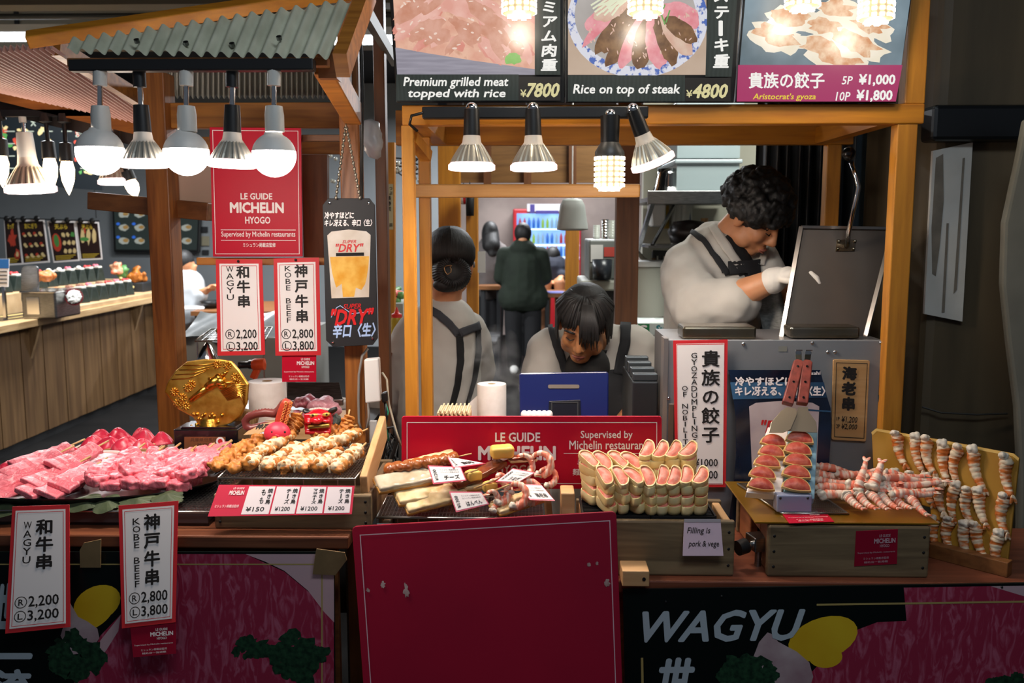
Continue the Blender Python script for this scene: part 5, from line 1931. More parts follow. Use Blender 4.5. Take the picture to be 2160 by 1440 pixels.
random.seed(5)
LV = ['bottom layer', 'second layer', 'third layer', 'fourth layer', 'fifth layer', 'sixth layer', 'seventh layer']
cnt = 0
lay = .0225
stacks = [('front stack on the left plate', 'left front dumpling stack', (1280, 1308, 1336, 1366), 2.088, 4, 2.0, .2, gz + .004, 0),
          ('rear stack on the left plate', 'left rear dumpling stack', (1246, 1274, 1304, 1336), 2.152, 5, 2.25, .2, gz + .004, .0),
          ('front stack on the right plate', 'right front dumpling stack', (1398, 1424, 1450, 1478), 2.090, 4, 1.25, .25, gz + .004, 0),
          ('rear stack on the right plate', 'right rear dumpling stack', (1366, 1394, 1424, 1452), 2.155, 6, 1.05, .25, gz + .004, 0)]
for nm, grp, xs, Y, layers, rz, rx, z0, _ in stacks:
    for l in range(layers):
        for k, px in enumerate(xs):
            p = at(px, 1050, Y)
            p = V((p.x + random.uniform(-.003, .003) + (-.001 * l), Y + random.uniform(-.004, .004) + .002 * l, z0 + l * lay))
            put_gyoza(cnt, p, rz + random.uniform(-.22, .22), (.62 if l == layers - 1 else rx) + random.uniform(-.1, .1), 'raw pink-topped dumpling, %s, %s, %s from the left' % (nm, LV[l], ORD[k]), grp, 1.0)
            cnt += 1
# note hanging on the box
f = Face(P3(at(1440, 1100, 2.024), at(1522, 1100, 2.024), at(1445, 1172, 2.005)), (1438, 1098, 1526, 1172), [(1443, 1098), (1520, 1098), (1526, 1172), (1440, 1172)])
t = thing('paper_note', 'handwritten pink-white note on the dumpling box', 'note', f.pt(1480, 1172))
obj('sheet', B().slab(f, [(1438, 1098), (1526, 1098), (1526, 1172), (1438, 1172)], .001), mat('pink_paper', 'dcc0cc', .5), t)
b = B()
b.text(f, 'Filling is', 1446, 1112, 1500, 1128, .008, .0012, .2)
b.text(f, 'pork & vege', 1450, 1140, 1518, 1156, .008, .0012, .2)
obj('lettering', b, INK, t)
obj('tape', B().rect(f, 1438, 1094, 1526, 1101, .0012), mat('clear_tape', 'a9a0a4', .2), t)

# ---------------------------------------------------------------- shrimp skewer box, spatulas with dumplings
cx0, cx1 = at(1620, 1150, 2.03).x, at(1962, 1150, 2.03).x
cz = at(1750, 1104, 2.03).z
wood_box('rounded wooden box under the shrimp skewers and spatulas', cx0, cx1, 2.03, 2.36, ZR, cz - .006, .02, (W_GREY, wood('box_side', 'a46a42', '7c4a2a', 'y')), notch=True)
f = Face(PY(2.028), (1803, 1116, 1894, 1194), [(1806, 1120), (1894, 1116), (1892, 1189), (1802, 1194)])
t = thing('guide_card', 'dark red guide card stuck on the shrimp skewer box', 'sign', f.pt(1848, 1194))
obj('card', B().slab(f, [(1803, 1116), (1894, 1116), (1894, 1194), (1803, 1194)], .0012), CRIMD, t)
guide_text_small(f, t, 1803, 1116, 1894, 1194, mat('dull_pink_print', 'c9a4ac', .6))
t = thing('gas_valve', 'black and steel gas valve poking out left of the shrimp skewer box', 'valve', at(1585, 1165, 2.10))
obj('valve_block', B().box(at(1600, 1142, 2.10), (.045, .05, .035), M.Rotation(.25, 3, 'Z')), STEEL, t, bevel=.003)
obj('nozzle', B().cyl(at(1590, 1146, 2.09), at(1574, 1150, 2.08), .009), CHROME, t, True, angle=40)
obj('knob', B().cyl(at(1574, 1150, 2.08), at(1556, 1156, 2.07), .018), BLACK, t, True, angle=40)
obj('stem', B().cyl(at(1600, 1150, 2.10), V((at(1600, 1150, 2.10).x, 2.10, ZR)), .008), STEEL, t)
BRASS = mat('gold_sheet', 'b98a2a', .3, .75, c2='a87820', scale=6)
t = thing('gold_tray', 'flat golden tray under the shrimp skewers on the wooden box', 'tray', ((cx0 + cx1) / 2, 2.2, zf))
obj('sheet', B().bb(cx0 - .03, cx1 + .02, 2.035, 2.37, cz - .003, cz + .001), BRASS, t, bevel=.001)
a, c = at(1650, 1075, 2.09).x, at(1790, 1072, 2.09).x
mesh_rack('fine wire mesh under the two spatulas', [(a, 2.09, cz + .004), (c, 2.09, cz + .004), (c - .03, 2.33, cz + .006), (at(1556, 1022, 2.33).x, 2.33, cz + .006)], 34, 26, .0013, 0)
f = Face(Plane((0, 0, cz + .003), (0, 0, 1)), (1645, 1074, 1758, 1102), [(1645, 1076), (1737, 1074), (1760, 1100), (1665, 1103)])
t = thing('guide_card', 'red guide card lying flat in front of the spatulas', 'sign', f.pt(1700, 1100))
obj('card', B().slab(f, [(1645, 1074), (1758, 1074), (1758, 1102), (1645, 1102)], .001), CRIM, t)
guide_text_small(f, t, 1645, 1074, 1758, 1102)

SPW = mat('spatula_wood', '8d3f34', .45, c2='6f2c24', scale=6, stretch=(14, 14, 2))
BLADE = mat('mirror_steel', 'b8a892', .34, .9)


def spatula(label, bl, bw0, bw1, blc, nk, h0, h1, hk, box_c, grp):
    """all in photo pixels with distances"""
    pts = lambda q: at(*q)
    t = thing('spatula', label, 'spatula', at(*bl), 0, grp)
    pl = P3(at(*bl), at(*h1), at(bl[0] + 60, bl[1], bl[2]))
    f = Face(pl, None)
    obj('blade', B().slab(f, blc, .002), BLADE, t, bevel=.0005)
    (ax, ay, _), (cx_, cy_, _) = h0, h1
    nx, ny = -(cy_ - ay), cx_ - ax
    L = math.hypot(nx, ny)
    nx, ny = nx / L, ny / L
    w0, w1 = 12, 11
    hp = [(ax + nx * w0, ay + ny * w0), (cx_ + nx * w1, cy_ + ny * w1), (cx_ + nx * 6 + (cx_ - ax) * .06, cy_ + ny * 6 + (cy_ - ay) * .06), (cx_ - nx * 6 + (cx_ - ax) * .06, cy_ - ny * 6 + (cy_ - ay) * .06), (cx_ - nx * w1, cy_ - ny * w1), (ax - nx * w0, ay - ny * w0)]
    b = B()
    b.prism([f.pt(x, y, .008) for x, y in hp], pl.n * -.018)
    hd = obj('handle', b, SPW, t, bevel=.003)
    b = B()
    for u in (.12, .5, .88):
        x, y = ax + (cx_ - ax) * u, ay + (cy_ - ay) * u
        b.cyl(f.pt(x, y, .007), f.pt(x, y, .0095), .0035, seg=10)
    obj('rivet', b, CHROME, hd)
    hx, hy = hk
    b = B().slab(f, [(cx_ - 6, cy_ - 4), (cx_ + 7, cy_ - 4), (hx + 8, hy), (hx - 6, hy)], .002, back=-.001)
    b.slab(f, [(hx - 6, hy), (hx + 8, hy), (hx + 8, hy + 2), (hx - 6, hy + 2)], .012, back=-.010)
    obj('hanging_hook', b, CHROME, t, bevel=.0005)
    return f, t


YB0, YB1 = 2.11, 2.28
fL, tL = spatula('left steel spatula with dark red handle, its dumplings on a white card', (1590, 1042, YB0), 0, 0, [(1660, 858), (1678, 861), (1682, 872), (1668, 905), (1652, 912), (1622, 912), (1627, 890), (1648, 866)], None, (1661, 852, 2.37), (1684, 766, 2.37), (1683, 742), None, 'spatulas')
fR, tR = spatula('right steel spatula with dark red handle, its dumplings on a blue card', (1675, 1060, YB0), 0, 0, [(1684, 858), (1704, 858), (1706, 868), (1722, 890), (1724, 912), (1658, 908), (1664, 888), (1680, 868)], None, (1692, 852, 2.37), (1702, 766, 2.37), (1704, 742), None, 'spatulas')
plS = P3(at(1590, 1042, YB0), at(1700, 1042, YB0), at(1640, 905, 2.29))
fS = Face(Plane(plS.p - plS.n * .004, plS.n), None)
CWH = mat('card_white', 'e6dcd8', .35)
CBL = mat('card_blue', '7fa6b8', .35)
t = tag(obj('sloped_board', B().slab(fS, [(1620, 900), (1662, 902), (1662, 940), (1648, 1044), (1574, 1038)], .02), CWH, bevel=.002), 'white sloped card board under the left row of dumplings', 'board')
t = tag(obj('sloped_board', B().slab(fS, [(1663, 906), (1725, 910), (1718, 1052), (1652, 1046)], .02, back=-.001), CBL, bevel=.002), 'light blue sloped card board under the right row of dumplings', 'board')
b = B()
p0_, p1_ = at(1638, 1062, 2.095), at(1712, 1066, 2.095)
t = thing('card_stand', 'small blue-grey block holding the blue sloped board', 'stand', (p0_ + p1_) / 2)
obj('block', b.bb(p0_.x, p1_.x, 2.092, 2.125, cz + .006, at(1675, 1045, 2.092).z), mat('blue_grey_block', '8c93ae', .35), t, bevel=.003)
b = B()
for x in (1646, 1704):
    b.sph(V((at(x, 1050, 2.092).x, 2.0915, at(x, 1050, 2.092).z)), .003, nu=8, nv=6)
obj('screw', b, BLACK, t)
GOLDD = mat('toasted_dough', 'e2bd74', .5, c2='d6a656', scale=18)
GSK = mat('seared_filling', 'b8402e', .4, c2='d06a50', scale=60, detail=5, lo=.4, hi=.62, c3='a83c2a', rand=True, bump=.3)


def halfmoon():
    t = thing('cooked_dumpling', None, 'dumpling')
    n = 20
    W, Hh, th = .033, .030, .016

    def outline(s, z, dy=0):
        top = [V((W * s * math.cos(math.pi * k / n), Hh * s * math.sin(math.pi * k / n) * .95 + dy, z)) for k in range(n + 1)]
        bot = [V((-W * s + 2 * W * s * k / 8, -.004 * math.sin(math.pi * k / 8) * s + dy, z)) for k in range(1, 8)]
        return top + bot
    rings = [outline(1.02, 0), outline(1.06, th * .5, -.001), outline(1.0, th), outline(.93, th, .001), outline(.91, th - .002, .001)]
    m = len(rings[0])
    vs = [p for r in rings for p in r]
    fs = [(i * m + k, i * m + (k + 1) % m, (i + 1) * m + (k + 1) % m, (i + 1) * m + k) for i in range(4) for k in range(m)]
    fs += [tuple(range(m - 1, -1, -1)), tuple(4 * m + k for k in range(m))]
    obj('wrapper', B().add(vs, fs), GOLDD, t, True, local=True, angle=50)
    o2 = outline(.92, th - .0005, .001)
    o3 = outline(.5, th + .0025, .006)
    obj('filling', B().add(o2 + o3 + [V((0, .012, th + .003))], [(k, (k + 1) % m, m + (k + 1) % m, m + k) for k in range(m)] + [(m + k, m + (k + 1) % m, 2 * m) for k in range(m)]), GSK, t, True, local=True)
    return Proto(t)


HM = halfmoon()
un = plS.n
upv = (at(1640, 905, 2.29) - at(1640, 1042, YB0)).normalized()
rt_ = upv.cross(un).normalized()
for col, cs, s0 in (('left row on the white board', [(1629, 944), (1625, 966), (1616, 988), (1606, 1012), (1603, 1036)], .94), ('right row on the blue board', [(1684, 938), (1680, 962), (1680, 986), (1677, 1011), (1677, 1038)], 1.0)):
    for k, (px, py) in enumerate(cs):
        o = HM.take('cooked dumpling with red seared top, %s, %s from the top' % (col, ORD[k]), 'dumplings in the ' + col)
        p = fS.pl.at(px, py) + un * .006
        tl = M.Rotation(.42, 3, rt_)
        m = M((rt_, tl @ upv, tl @ un)).transposed().to_4x4()
        s = s0 * mpp(p) * 1000
        o.matrix_basis = M.Translation(p) @ m @ M.Diagonal((s0, s0, s0, 1))

SK = [shrimp('shrimp_skewer', 'shrimp skewer', 0, SHR, 21, .10, True, .0125), shrimp('shrimp_skewer', 'shrimp skewer', .35, SHR, 22, .10, False, .0125), shrimp('shrimp_skewer', 'shrimp skewer', .5, SHR, 23, .10, True, .0125)]
SS = [((1724, 994, 2.28), (1812, 1008, 2.27), 'left fan, topmost skewer'), ((1720, 1008, 2.25), (1805, 1016, 2.24), 'left fan, second from the top'), ((1722, 1022, 2.22), (1815, 1026, 2.20), 'left fan, third from the top'),
      ((1722, 1040, 2.18), (1830, 1036, 2.17), 'left fan, longest skewer'), ((1735, 1052, 2.15), (1840, 1042, 2.15), 'left fan, lowest skewer'), ((1770, 1010, 2.24), (1850, 1000, 2.24), 'crossing at the top of the pile'),
      ((1812, 1036, 2.15), (1828, 978, 2.19), 'standing upright in the middle, thinner one'), ((1842, 1034, 2.14), (1862, 984, 2.18), 'standing upright in the middle, thicker one'), ((1870, 1006, 2.21), (1950, 1014, 2.20), 'right fan, topmost skewer'),
      ((1862, 1020, 2.18), (1965, 1022, 2.18), 'right fan, second from the top'), ((1856, 1034, 2.16), (1985, 1026, 2.16), 'right fan, longest skewer'), ((1878, 1044, 2.14), (1972, 1042, 2.14), 'right fan, fourth from the top'),
      ((1884, 1054, 2.12), (1968, 1050, 2.12), 'right fan, lowest skewer'), ((1782, 1052, 2.13), (1815, 1080, 2.085), 'front row, leftmost hanging tail'), ((1808, 1052, 2.13), (1842, 1080, 2.085), 'front row, second hanging tail'),
      ((1832, 1053, 2.13), (1866, 1080, 2.085), 'front row, third hanging tail'), ((1856, 1054, 2.13), (1890, 1080, 2.085), 'front row, fourth hanging tail'), ((1884, 1058, 2.125), (1918, 1080, 2.085), 'front row, fifth hanging tail'),
      ((1914, 1060, 2.12), (1950, 1092, 2.07), 'front row, rightmost hanging tail'), ((1790, 1030, 2.17), (1870, 1046, 2.13), 'lying across the middle below the upright pair'), ((1822, 1042, 2.15), (1896, 1030, 2.15), 'crossing the middle toward the right fan'),
      ((1830, 1016, 2.2), (1902, 1014, 2.2), 'behind the upright pair')]
for i, (a, c, lab) in enumerate(SS):
    o = SK[i % 3].take('pink cooked shrimp skewer, ' + lab, 'shrimp skewers piled on the golden tray')
    L = (at(*a) - at(*c)).length
    along(o, at(*a), at(*c), .10, thick=1.25 if 'upright' in lab and 'thicker' in lab else 1.0)

# ---------------------------------------------------------------- yellow display board with shrimps
plY = P3(at(1840, 905, 2.37), at(2150, 962, 2.11), at(2124, 1200, 2.065))
fY = Face(plY, None)
t = thing('display_board', 'golden yellow board hung with rows of shrimps at the right end', 'board', fY.pt(2040, 1200))
obj('board', B().slab(fY, [(1848, 903), (1990, 928), (2138, 956), (2150, 966), (2124, 1200), (1966, 1168), (1962, 1070), (1844, 1040), (1838, 910)], .008), mat('yellow_board', 'b8892e', .38, .15, c2='9a6e20', scale=5, stretch=(1, 1, .5)), t, bevel=.002)
b = B()
b.poly(fY, [(1838, 912), (1848, 903), (2138, 956), (2150, 966), (2148, 972), (2136, 962), (1850, 909), (1841, 918)], .0008)
obj('edge_line', b, mat('edge_gold', 'd6b060', .4), t)
a, c = fY.pt(1960, 1165), fY.pt(2124, 1200)
a.z = c.z = ZR + .018
t = tag(obj('wooden_rail', B().beam(a - V((.004, .02, 0)), c - V((.004, .02, 0)), .03, .036), W_BRX, bevel=.002), 'brown wooden rail in front of the yellow shrimp board', 'wood rail')
BS = [shrimp('board_shrimp', 'shrimp', 1.35, SHRB, 31, .085, False, .0165), shrimp('board_shrimp', 'shrimp', 1.0, SHRB, 32, .085, False, .0165)]
BR = [[(1892, 918, 1904, 980), (1928, 924, 1938, 990), (1952, 928, 1962, 996), (1988, 938, 1992, 1008), (2018, 944, 2010, 1010), (2048, 952, 2066, 1028), (2120, 966, 2128, 1046)],
      [(1888, 996, 1890, 1050), (1918, 1000, 1924, 1050), (1950, 1006, 1958, 1060), (1980, 1016, 1984, 1078), (2012, 1022, 2004, 1086), (2037, 1034, 2040, 1098), (2062, 1036, 2072, 1100), (2114, 1048, 2114, 1122)],
      [(1966, 1094, 1970, 1150), (1998, 1096, 1998, 1156), (2030, 1106, 2036, 1174), (2056, 1108, 2072, 1174), (2102, 1124, 2098, 1194)]]
k = 0
for r, row in enumerate(BR):
    for j, (ax, ay, bx_, by_) in enumerate(row):
        o = BS[k % 2].take('orange-striped shrimp on the yellow board, %s row, %s from the left' % (['top', 'middle', 'bottom'][r], ORD[j]), 'shrimps hung on the yellow board')
        p, q = fY.pt(ax, ay, .006), fY.pt(bx_, by_, .004)
        along(o, p, q, .078, up=plY.n, thick=1.0, roll=-1.2 if j % 3 else -.9)
        k += 1
# ================================================================ display pieces, griddle, tools
from mathutils.bvhtree import BVHTree
# gold trophy
GOLD = mat('polished_gold', 'f0be58', .40, 1.0, c2='c98a2c', scale=24, bump=.35)
GOLDR = mat('gold_relief', 'e0b050', .28, 1.0, c2='cc9236', scale=60, bump=.5)
YT = 2.50
f = Face(PY(YT), None)
t = thing('gold_trophy', 'golden cattle-relief trophy plate on a black plinth beside the pink meat', 'trophy', f.pt(440, 957))
base0, base1 = f.pt(374, 957), f.pt(506, 903)
obj('plinth', B().bb(base0.x, base1.x, YT - .02, YT + .08, base0.z, base1.z), mat('lacquer_black', '100f12', .2, coat=.5), t, bevel=.003)
obj('plinth_top', B().bb(f.pt(384, 900).x, f.pt(500, 900).x, YT - .012, YT + .07, base1.z, base1.z + .006), mat('lacquer_black', '100f12', .2), t, bevel=.002)
OUT = [(394, 762), (428, 757), (462, 757), (488, 761), (505, 781), (524, 810), (521, 849), (507, 878), (486, 893), (466, 899), (423, 903), (406, 880), (375, 863), (346, 826), (353, 805), (370, 781)]
fp = Face(P3(at(430, 903, YT + .01), at(480, 903, YT + .01), at(430, 757, YT + .035)), None)
obj('plate', B().slab(fp, OUT, .012), GOLD, t, bevel=.004)
b = B()
for a, c, r1, r2 in (((462, 798), (440, 815), .014, .012), ((440, 815), (404, 842), .010, .007), ((462, 798), (470, 812), .014, .013), ((470, 790), (480, 783), .006, .002), ((468, 808), (492, 806), .006, .003), ((448, 800), (442, 798), .006, .004)):
    b.limb(fp.pt(*a, .004), fp.pt(*c, .004), r1, r2)
for x, y in ((396, 818), (404, 810), (385, 838), (368, 826), (497, 795), (480, 770), (458, 768), (375, 850), (392, 856), (500, 808)):
    c = fp.pt(x, y, .002)
    for k in range(9):
        a = 6.283 * k / 9
        d = fp.pt(x + 8 * math.cos(a), y + 8 * math.sin(a), .003) - c
        b.limb(c + d * .3, c + d, .0016, .0022, 6)
    b.sph(c + fp.pl.n * .002, .003, nu=8, nv=6)
for k in range(9):
    u = k / 8
    b.tube([fp.pt(466 + 14 * u, 826 + 18 * u, .002), fp.pt(496 + 12 * u, 815 + 22 * u - 4, .004), fp.pt(519 - 3 * u, 812 + 42 * u, .002)], [.001, .003, .002], 6)
for k in range(4):
    b.tube([fp.pt(362 + 8 * k, 800 - 10 * k, .001), fp.pt(400 + 5 * k, 797 - 9 * k, .002), fp.pt(434 + 6 * k, 782 - 5 * k, .001)], .0015, 6)
for k in range(26):
    x, y = random.uniform(404, 470), random.uniform(872, 900)
    b.sph(fp.pt(x, y, .002), .005, nu=8, nv=6)
obj('relief', b, GOLDR, t, True)
b = B().lathe([(.030, 0), (.026, .01), (.022, .02)], V((fp.pt(440, 903).x, YT + .02, base1.z + .005)), (0, 0, 1))
obj('foot', b, GOLDR, t, True)
fb2 = Face(PY(YT - .0205), None)
np_ = obj('name_plate', B().slab(fb2, [(389, 921), (476, 921), (476, 951), (389, 951)], .001, back=-.001), mat('copper_plate', 'b07a52', .35, .7), t)
b = B()
b.text(fb2, '兵庫県但馬牛', 402, 923, 458, 931, .0, .0016)
b.text(fb2, '神戸肉', 416, 934, 448, 943, .01, .0016)
b.text(fb2, 'ミシュラン', 398, 945, 450, 949, 0, .0016)
obj('engraving', b, mat('engraved', '5a3a28', .6), np_)
b = B()
b.ell(fb2, 465, 930, 9, 9, .0016)
obj('white_seal', b, PRINTW, t)
b = B()
b.ell(fb2, 465, 930, 5, 5, .002)
obj('red_seal', b, REDP, t)

# octopus toy
OCT_ = mat('pink_octopus', 'd8344c', .45, c2='cc2c44', scale=10)
OCTB = mat('brown_tentacle', '7a3a34', .35, c2='652c2a', scale=20)
YO = 2.235
c = at(585, 914, YO)
m = mpp(c)
t = thing('octopus_toy', 'pink octopus toy with raised suckered arm behind the chicken skewers', 'toy', c - V((0, 0, .03)))
obj('head', B().sph(c, (28 * m, 24 * m, 25 * m), None, 24, 16), OCT_, t, True)
b = B()
pts = [at(x, y, YO + .02) for x, y in ((590, 902), (592, 885), (598, 868), (604, 852), (607, 843))]
b.tube(pts, [.016, .014, .015, .014, .010], 14)
obj('raised_arm', b, mat('arm_red', 'b8402e', .35, c2='a2341f', scale=20), t, True)
b = B()
for i, (x, y) in enumerate(((596, 898), (597, 891), (599, 884), (601, 877), (603, 870), (605, 863), (607, 856), (608, 850))):
    for s in (-1, 1):
        q = at(x + s * 5 + 1, y, YO + .008)
        b.lathe([(.0045, 0), (.0048, .003), (.003, .005), (.0015, .003)], q, (0, -1, .1), 10)
obj('sucker', b, mat('sucker_orange', 'd47a3c', .35), t, True)
b = B()
pts = [at(x, y, YO + .05) for x, y in ((600, 900), (560, 898), (530, 905), (520, 898), (517, 888), (524, 879), (540, 873), (560, 870), (580, 872), (590, 862), (596, 850), (606, 842))]
b.tube(pts, [.012, .012, .012, .011, .010, .010, .010, .011, .012, .010, .008, .006], 12)
for i in range(3, 10):
    for u in (0, .33, .66):
        p = pts[i].lerp(pts[i + 1], u)
        b.sph(p + V((0, 0, .010)), .0026, nu=6, nv=4)
obj('curled_arm', b, OCTB, t, True)
b = B()
for x in (574, 601):
    b.sph(at(x, 911, YO - .0245), .003, nu=8, nv=6)
obj('eye', b, BLACK, t)
b = B().lathe([(.007, 0), (.008, .006), (.004, .008), (.0035, .003)], at(584, 921, YO - .026), (0, -1, -.1), 14)
obj('mouth', b, mat('mouth_pink', 'b82438', .4), t, True)
f = Face(P3(at(510, 918, 2.27), at(570, 890, 2.27), at(550, 918, 2.25)), None)
t = tag(obj('paper_tag', B().slab(f, [(513, 917), (536, 898), (582, 887), (566, 905), (545, 915)], .001), mat('tan_card', 'b89468', .6), None), 'tan paper tag leaning on the octopus toy', 'tag')
b = B()
b.text(f, '神戸', 540, 894, 572, 905, .03, .001, .6)
obj('lettering', b, INK, t)

# red lion mask
YM = 2.30
LR = mat('lion_red', 'c01222', .18, coat=.6)
LG = mat('lion_gold', 'c9a850', .3, .6)
c = at(674, 893, YM)
m = mpp(c)
t = thing('lion_mask', 'glossy red lion-dance mask with golden teeth behind the chicken skewers', 'figurine', c - V((0, 0, .03)))
P = lambda x, y, d=0: at(x, y, YM + d)
b = B()
b.box(P(674, 885, .012), (56 * m, .05, 34 * m))
b.sph(P(674, 878, .012), (28 * m, .03, 18 * m), None, 20, 12)
b.sph(P(668, 886, -.02), (13 * m, .018, 9 * m), None, 16, 10)
b.sph(P(652, 889, -.012), (8 * m, .014, 6 * m))
b.sph(P(690, 887, -.012), (9 * m, .014, 6 * m))
b.box(P(674, 908, .004), (54 * m, .05, 8 * m))
disp_obj('face', b, LR, t, .0028, 3, .0004, 60, local=False)
b = B()
for x, y in ((662, 876), (688, 874)):
    b.sph(P(x, y, -.019), (9 * m, .006, 4.5 * m), M.Rotation(-.15, 3, 'Y'))
b.box(P(673, 898, -.016), (44 * m, .016, 7 * m), M.Rotation(-.08, 3, 'Y'))
obj('gold_teeth_and_eyes', b, LG, t, True)
b = B()
for x, y in ((660, 876), (689, 874)):
    b.sph(P(x, y, -.024), .003, nu=8, nv=6)
b.box(P(673, 899, -.0245), (42 * m, .001, 1.2 * m), M.Rotation(-.08, 3, 'Y'))
obj('pupil', b, BLACK, t)
b = B()
for x, y in ((648, 868), (702, 865)):
    b.sph(P(x, y, .01), (11 * m, .012, 6 * m), M.Rotation(.4 if x < 670 else -.4, 3, 'Y'), 12, 8)
disp_obj('ear', b, BLACK, t, .003, 1, .002, 120, local=False)
b = B()
b.sph(P(706, 895, .03), (16 * m, .02, 24 * m), None, 14, 10)
disp_obj('mane', b, mat('mane_green', '2a3630', .6, c2='434c46', scale=80, bump=.6), t, .004, 0, .006, 140, local=False)
b = B()
for k in range(9):
    b.sph(P(656 + 4.5 * k, 864 - 2 * math.sin(k / 8 * 3.14), .012), (.006, .008, .004), None, 8, 6)
obj('white_fringe', b, mat('mane_white', 'a8a098', .8), t, True)

# paper rolls
PR = mat('paper_roll', 'e8e2dc', .8, c2='e0d9d2', scale=40, bump=.1)


def paper_roll(label, px0, px1, pyt, pyb, Y, loose=None):
    c0, c1 = at((px0 + px1) / 2, pyb, Y), at((px0 + px1) / 2, pyt, Y)
    r = (px1 - px0) / 2 * mpp(c0)
    t = thing('paper_roll', label, 'paper towel', c0)
    h = at((px0 + px1) / 2, pyt + 6, Y).z - c0.z
    obj('roll', B().lathe([(r * .98, 0), (r, .004), (r, h - .003), (r * .985, h), (r * .28, h)], c0, (0, 0, 1), 40), PR, t, True, angle=40)
    obj('core', B().lathe([(r * .28, h), (r * .25, h - .002), (r * .25, h - .05)], c0, (0, 0, 1), 24), mat('card_core', 'a58a68', .8), t, True)
    if loose:
        obj('loose_sheet', B().grid(lambda u, v: at(*loose[0], Y).lerp(at(*loose[1], Y), u) + V((0, .02 * math.sin(u * 3), v * -.0)) + (c0 - at((px0 + px1) / 2, pyb - 44 * (1 - .0), Y)) * (v * (.2 + .8 * u)), 8, 4), PR, t, True)
    return t


paper_roll('white paper towel roll standing left of the red-orange heat gun stand', 528, 606, 797, 902, 2.75)
paper_roll('white paper towel roll standing behind the long guide board, left of the blue terminal', 1007, 1068, 803, 915, 2.6)
b = B()
vs = [at(x, y, 2.62) for x, y in ((1007, 834), (990, 850), (972, 872), (968, 890), (1007, 890))]
tag(obj('loose_paper', B().prism(vs, (0, .002, 0)), PR), 'loose white paper sheet hanging beside the standing paper towel roll', 'paper')
# pale wooden pieces and egg tray on the work table
b = B()
t = thing('chopstick_tray', 'bundle of pale wooden chopsticks behind the long guide board', 'chopsticks', at(952, 885, 2.5))
random.seed(8)
obj('tray', B().bb(at(922, 880, 2.5).x, at(992, 880, 2.5).x, 2.48, 2.56, .9, at(950, 874, 2.5).z), W_PALE, t)
for k in range(22):
    x = at(924 + 3.0 * k, 870, 2.5).x
    zz = at(950, 866 + 5 * math.sin(k * 2.1), 2.5).z
    b.bb(x, x + .0042, 2.47, 2.58, zz - .004, zz)
    b.bb(x + .002, x + .0055, 2.475, 2.565, zz - .010, zz - .005)
obj('chopsticks', b, mat('raw_wood', 'e0c8a0', .6), t)
t = thing('egg_tray', 'small tray of white eggs in front of the blue terminal', 'eggs', at(1135, 890, 2.5))
obj('tray', B().bb(at(1100, 880, 2.5).x, at(1166, 880, 2.5).x, 2.47, 2.55, .90, at(1135, 880, 2.5).z), LGREY, t)
for k in range(6):
    obj('egg', B().sph(at(1106 + 10.5 * k, 874, 2.5), (.010, .010, .0125), None, 12, 8), PAPER, t, True)
# blue terminal
BLU = mat('blue_terminal', '101a52', .3, coat=.4)
f = Face(P3(at(1095, 788, 2.60), at(1283, 784, 2.60), at(1095, 872, 2.575)), None)
t = thing('payment_terminal', 'dark blue tablet terminal seen from behind in front of the bowed man', 'terminal', V((f.pt(1190, 880).x, 2.58, .9)))
obj('shell', B().slab(f, [(1095, 788), (1099, 786), (1280, 783), (1284, 787), (1283, 900), (1097, 900)], .02), BLU, t, bevel=.004)
obj('slot', B().slab(f, rr(1156, 811, 1222, 819, 3), .002, back=-.002), mat('slot_silver', '8f8478', .35, .6), t)
b = B()
b.slab(f, [(1158, 846), (1224, 843), (1226, 900), (1156, 900)], .004, back=-.004)
obj('stand_plate', b, mat('stand_black', '10131c', .3), t, bevel=.001)
b = B()
b.edge(f, 1162, 847, 1220, 900, 3, .0055)
obj('stand_edge', b, DARK, t)
obj('foot', B().bb(f.pt(1150, 880).x, f.pt(1232, 880).x, 2.54, 2.70, .9, .908), BLACK, t, bevel=.002)
p = at(1305, 872, 2.55)
t = tag(obj('card_reader', B().box(V((p.x, 2.56, .915)), (.06, .09, .03), M.Rotation(.2, 3, 'X')), BLU, bevel=.006), 'small dark blue card reader right of the blue terminal', 'card reader')

# ---------------------------------------------------------------- griddle cabinet
YG = 2.44
f = Face(PY(YG), None)
GRY = mat('griddle_steel', '84878a', .45, .15, c2='787b7e', scale=3, stretch=(1, 1, 3))
GRY2 = mat('griddle_side', '8d8b8c', .4, .6)
t = thing('griddle_cabinet', 'grey steel griddle cabinet behind the dumplings with its lid raised', 'griddle', (f.pt(1640, 715).x, 2.6, 0))
x0, x1 = f.pt(1408, 800).x, f.pt(1872, 800).x
zt_ = f.pt(1600, 717).z
obj('front_panel', B().bb(x0, x1, YG, YG + .012, 0, zt_), GRY, t, bevel=.002)
obj('body', B().bb(x0 + .004, x1 - .004, YG + .012, 2.74, 0, zt_ - .004), GRY2, t)
obj('corner_trim', B().bb(x0 - .012, x0, YG - .004, YG + .05, 0, zt_ + .004), mat('trim_steel', 'a49c98', .3, .7), t)
obj('corner_hinge', B().bb(x0 + .004, x0 + .02, YG - .008, YG, f.pt(1400, 1000).z, f.pt(1400, 850).z), mat('hinge_bronze', '8a7a6c', .35, .8), t, bevel=.002)
b = B()
for x, y in ((1425, 723), (1568, 725), (1713, 723), (1858, 723), (1746, 742), (1761, 742), (1410, 840)):
    b.sph(f.pt(x, y, .001), (.005, .003, .005), nu=10, nv=6)
obj('screw', b, CHROME, t, True)
b = B()
b.slab(f, [(1852, 832), (1872, 832), (1872, 910), (1852, 910)], .006, back=-.006)
b.cyl(f.pt(1853, 862, .008), f.pt(1874, 862, .008), .010, seg=12)
b.sph(f.pt(1861, 838, .007), .004, nu=8, nv=6)
obj('latch', b, mat('latch_steel', '75787a', .35, .8), t, True, angle=40)
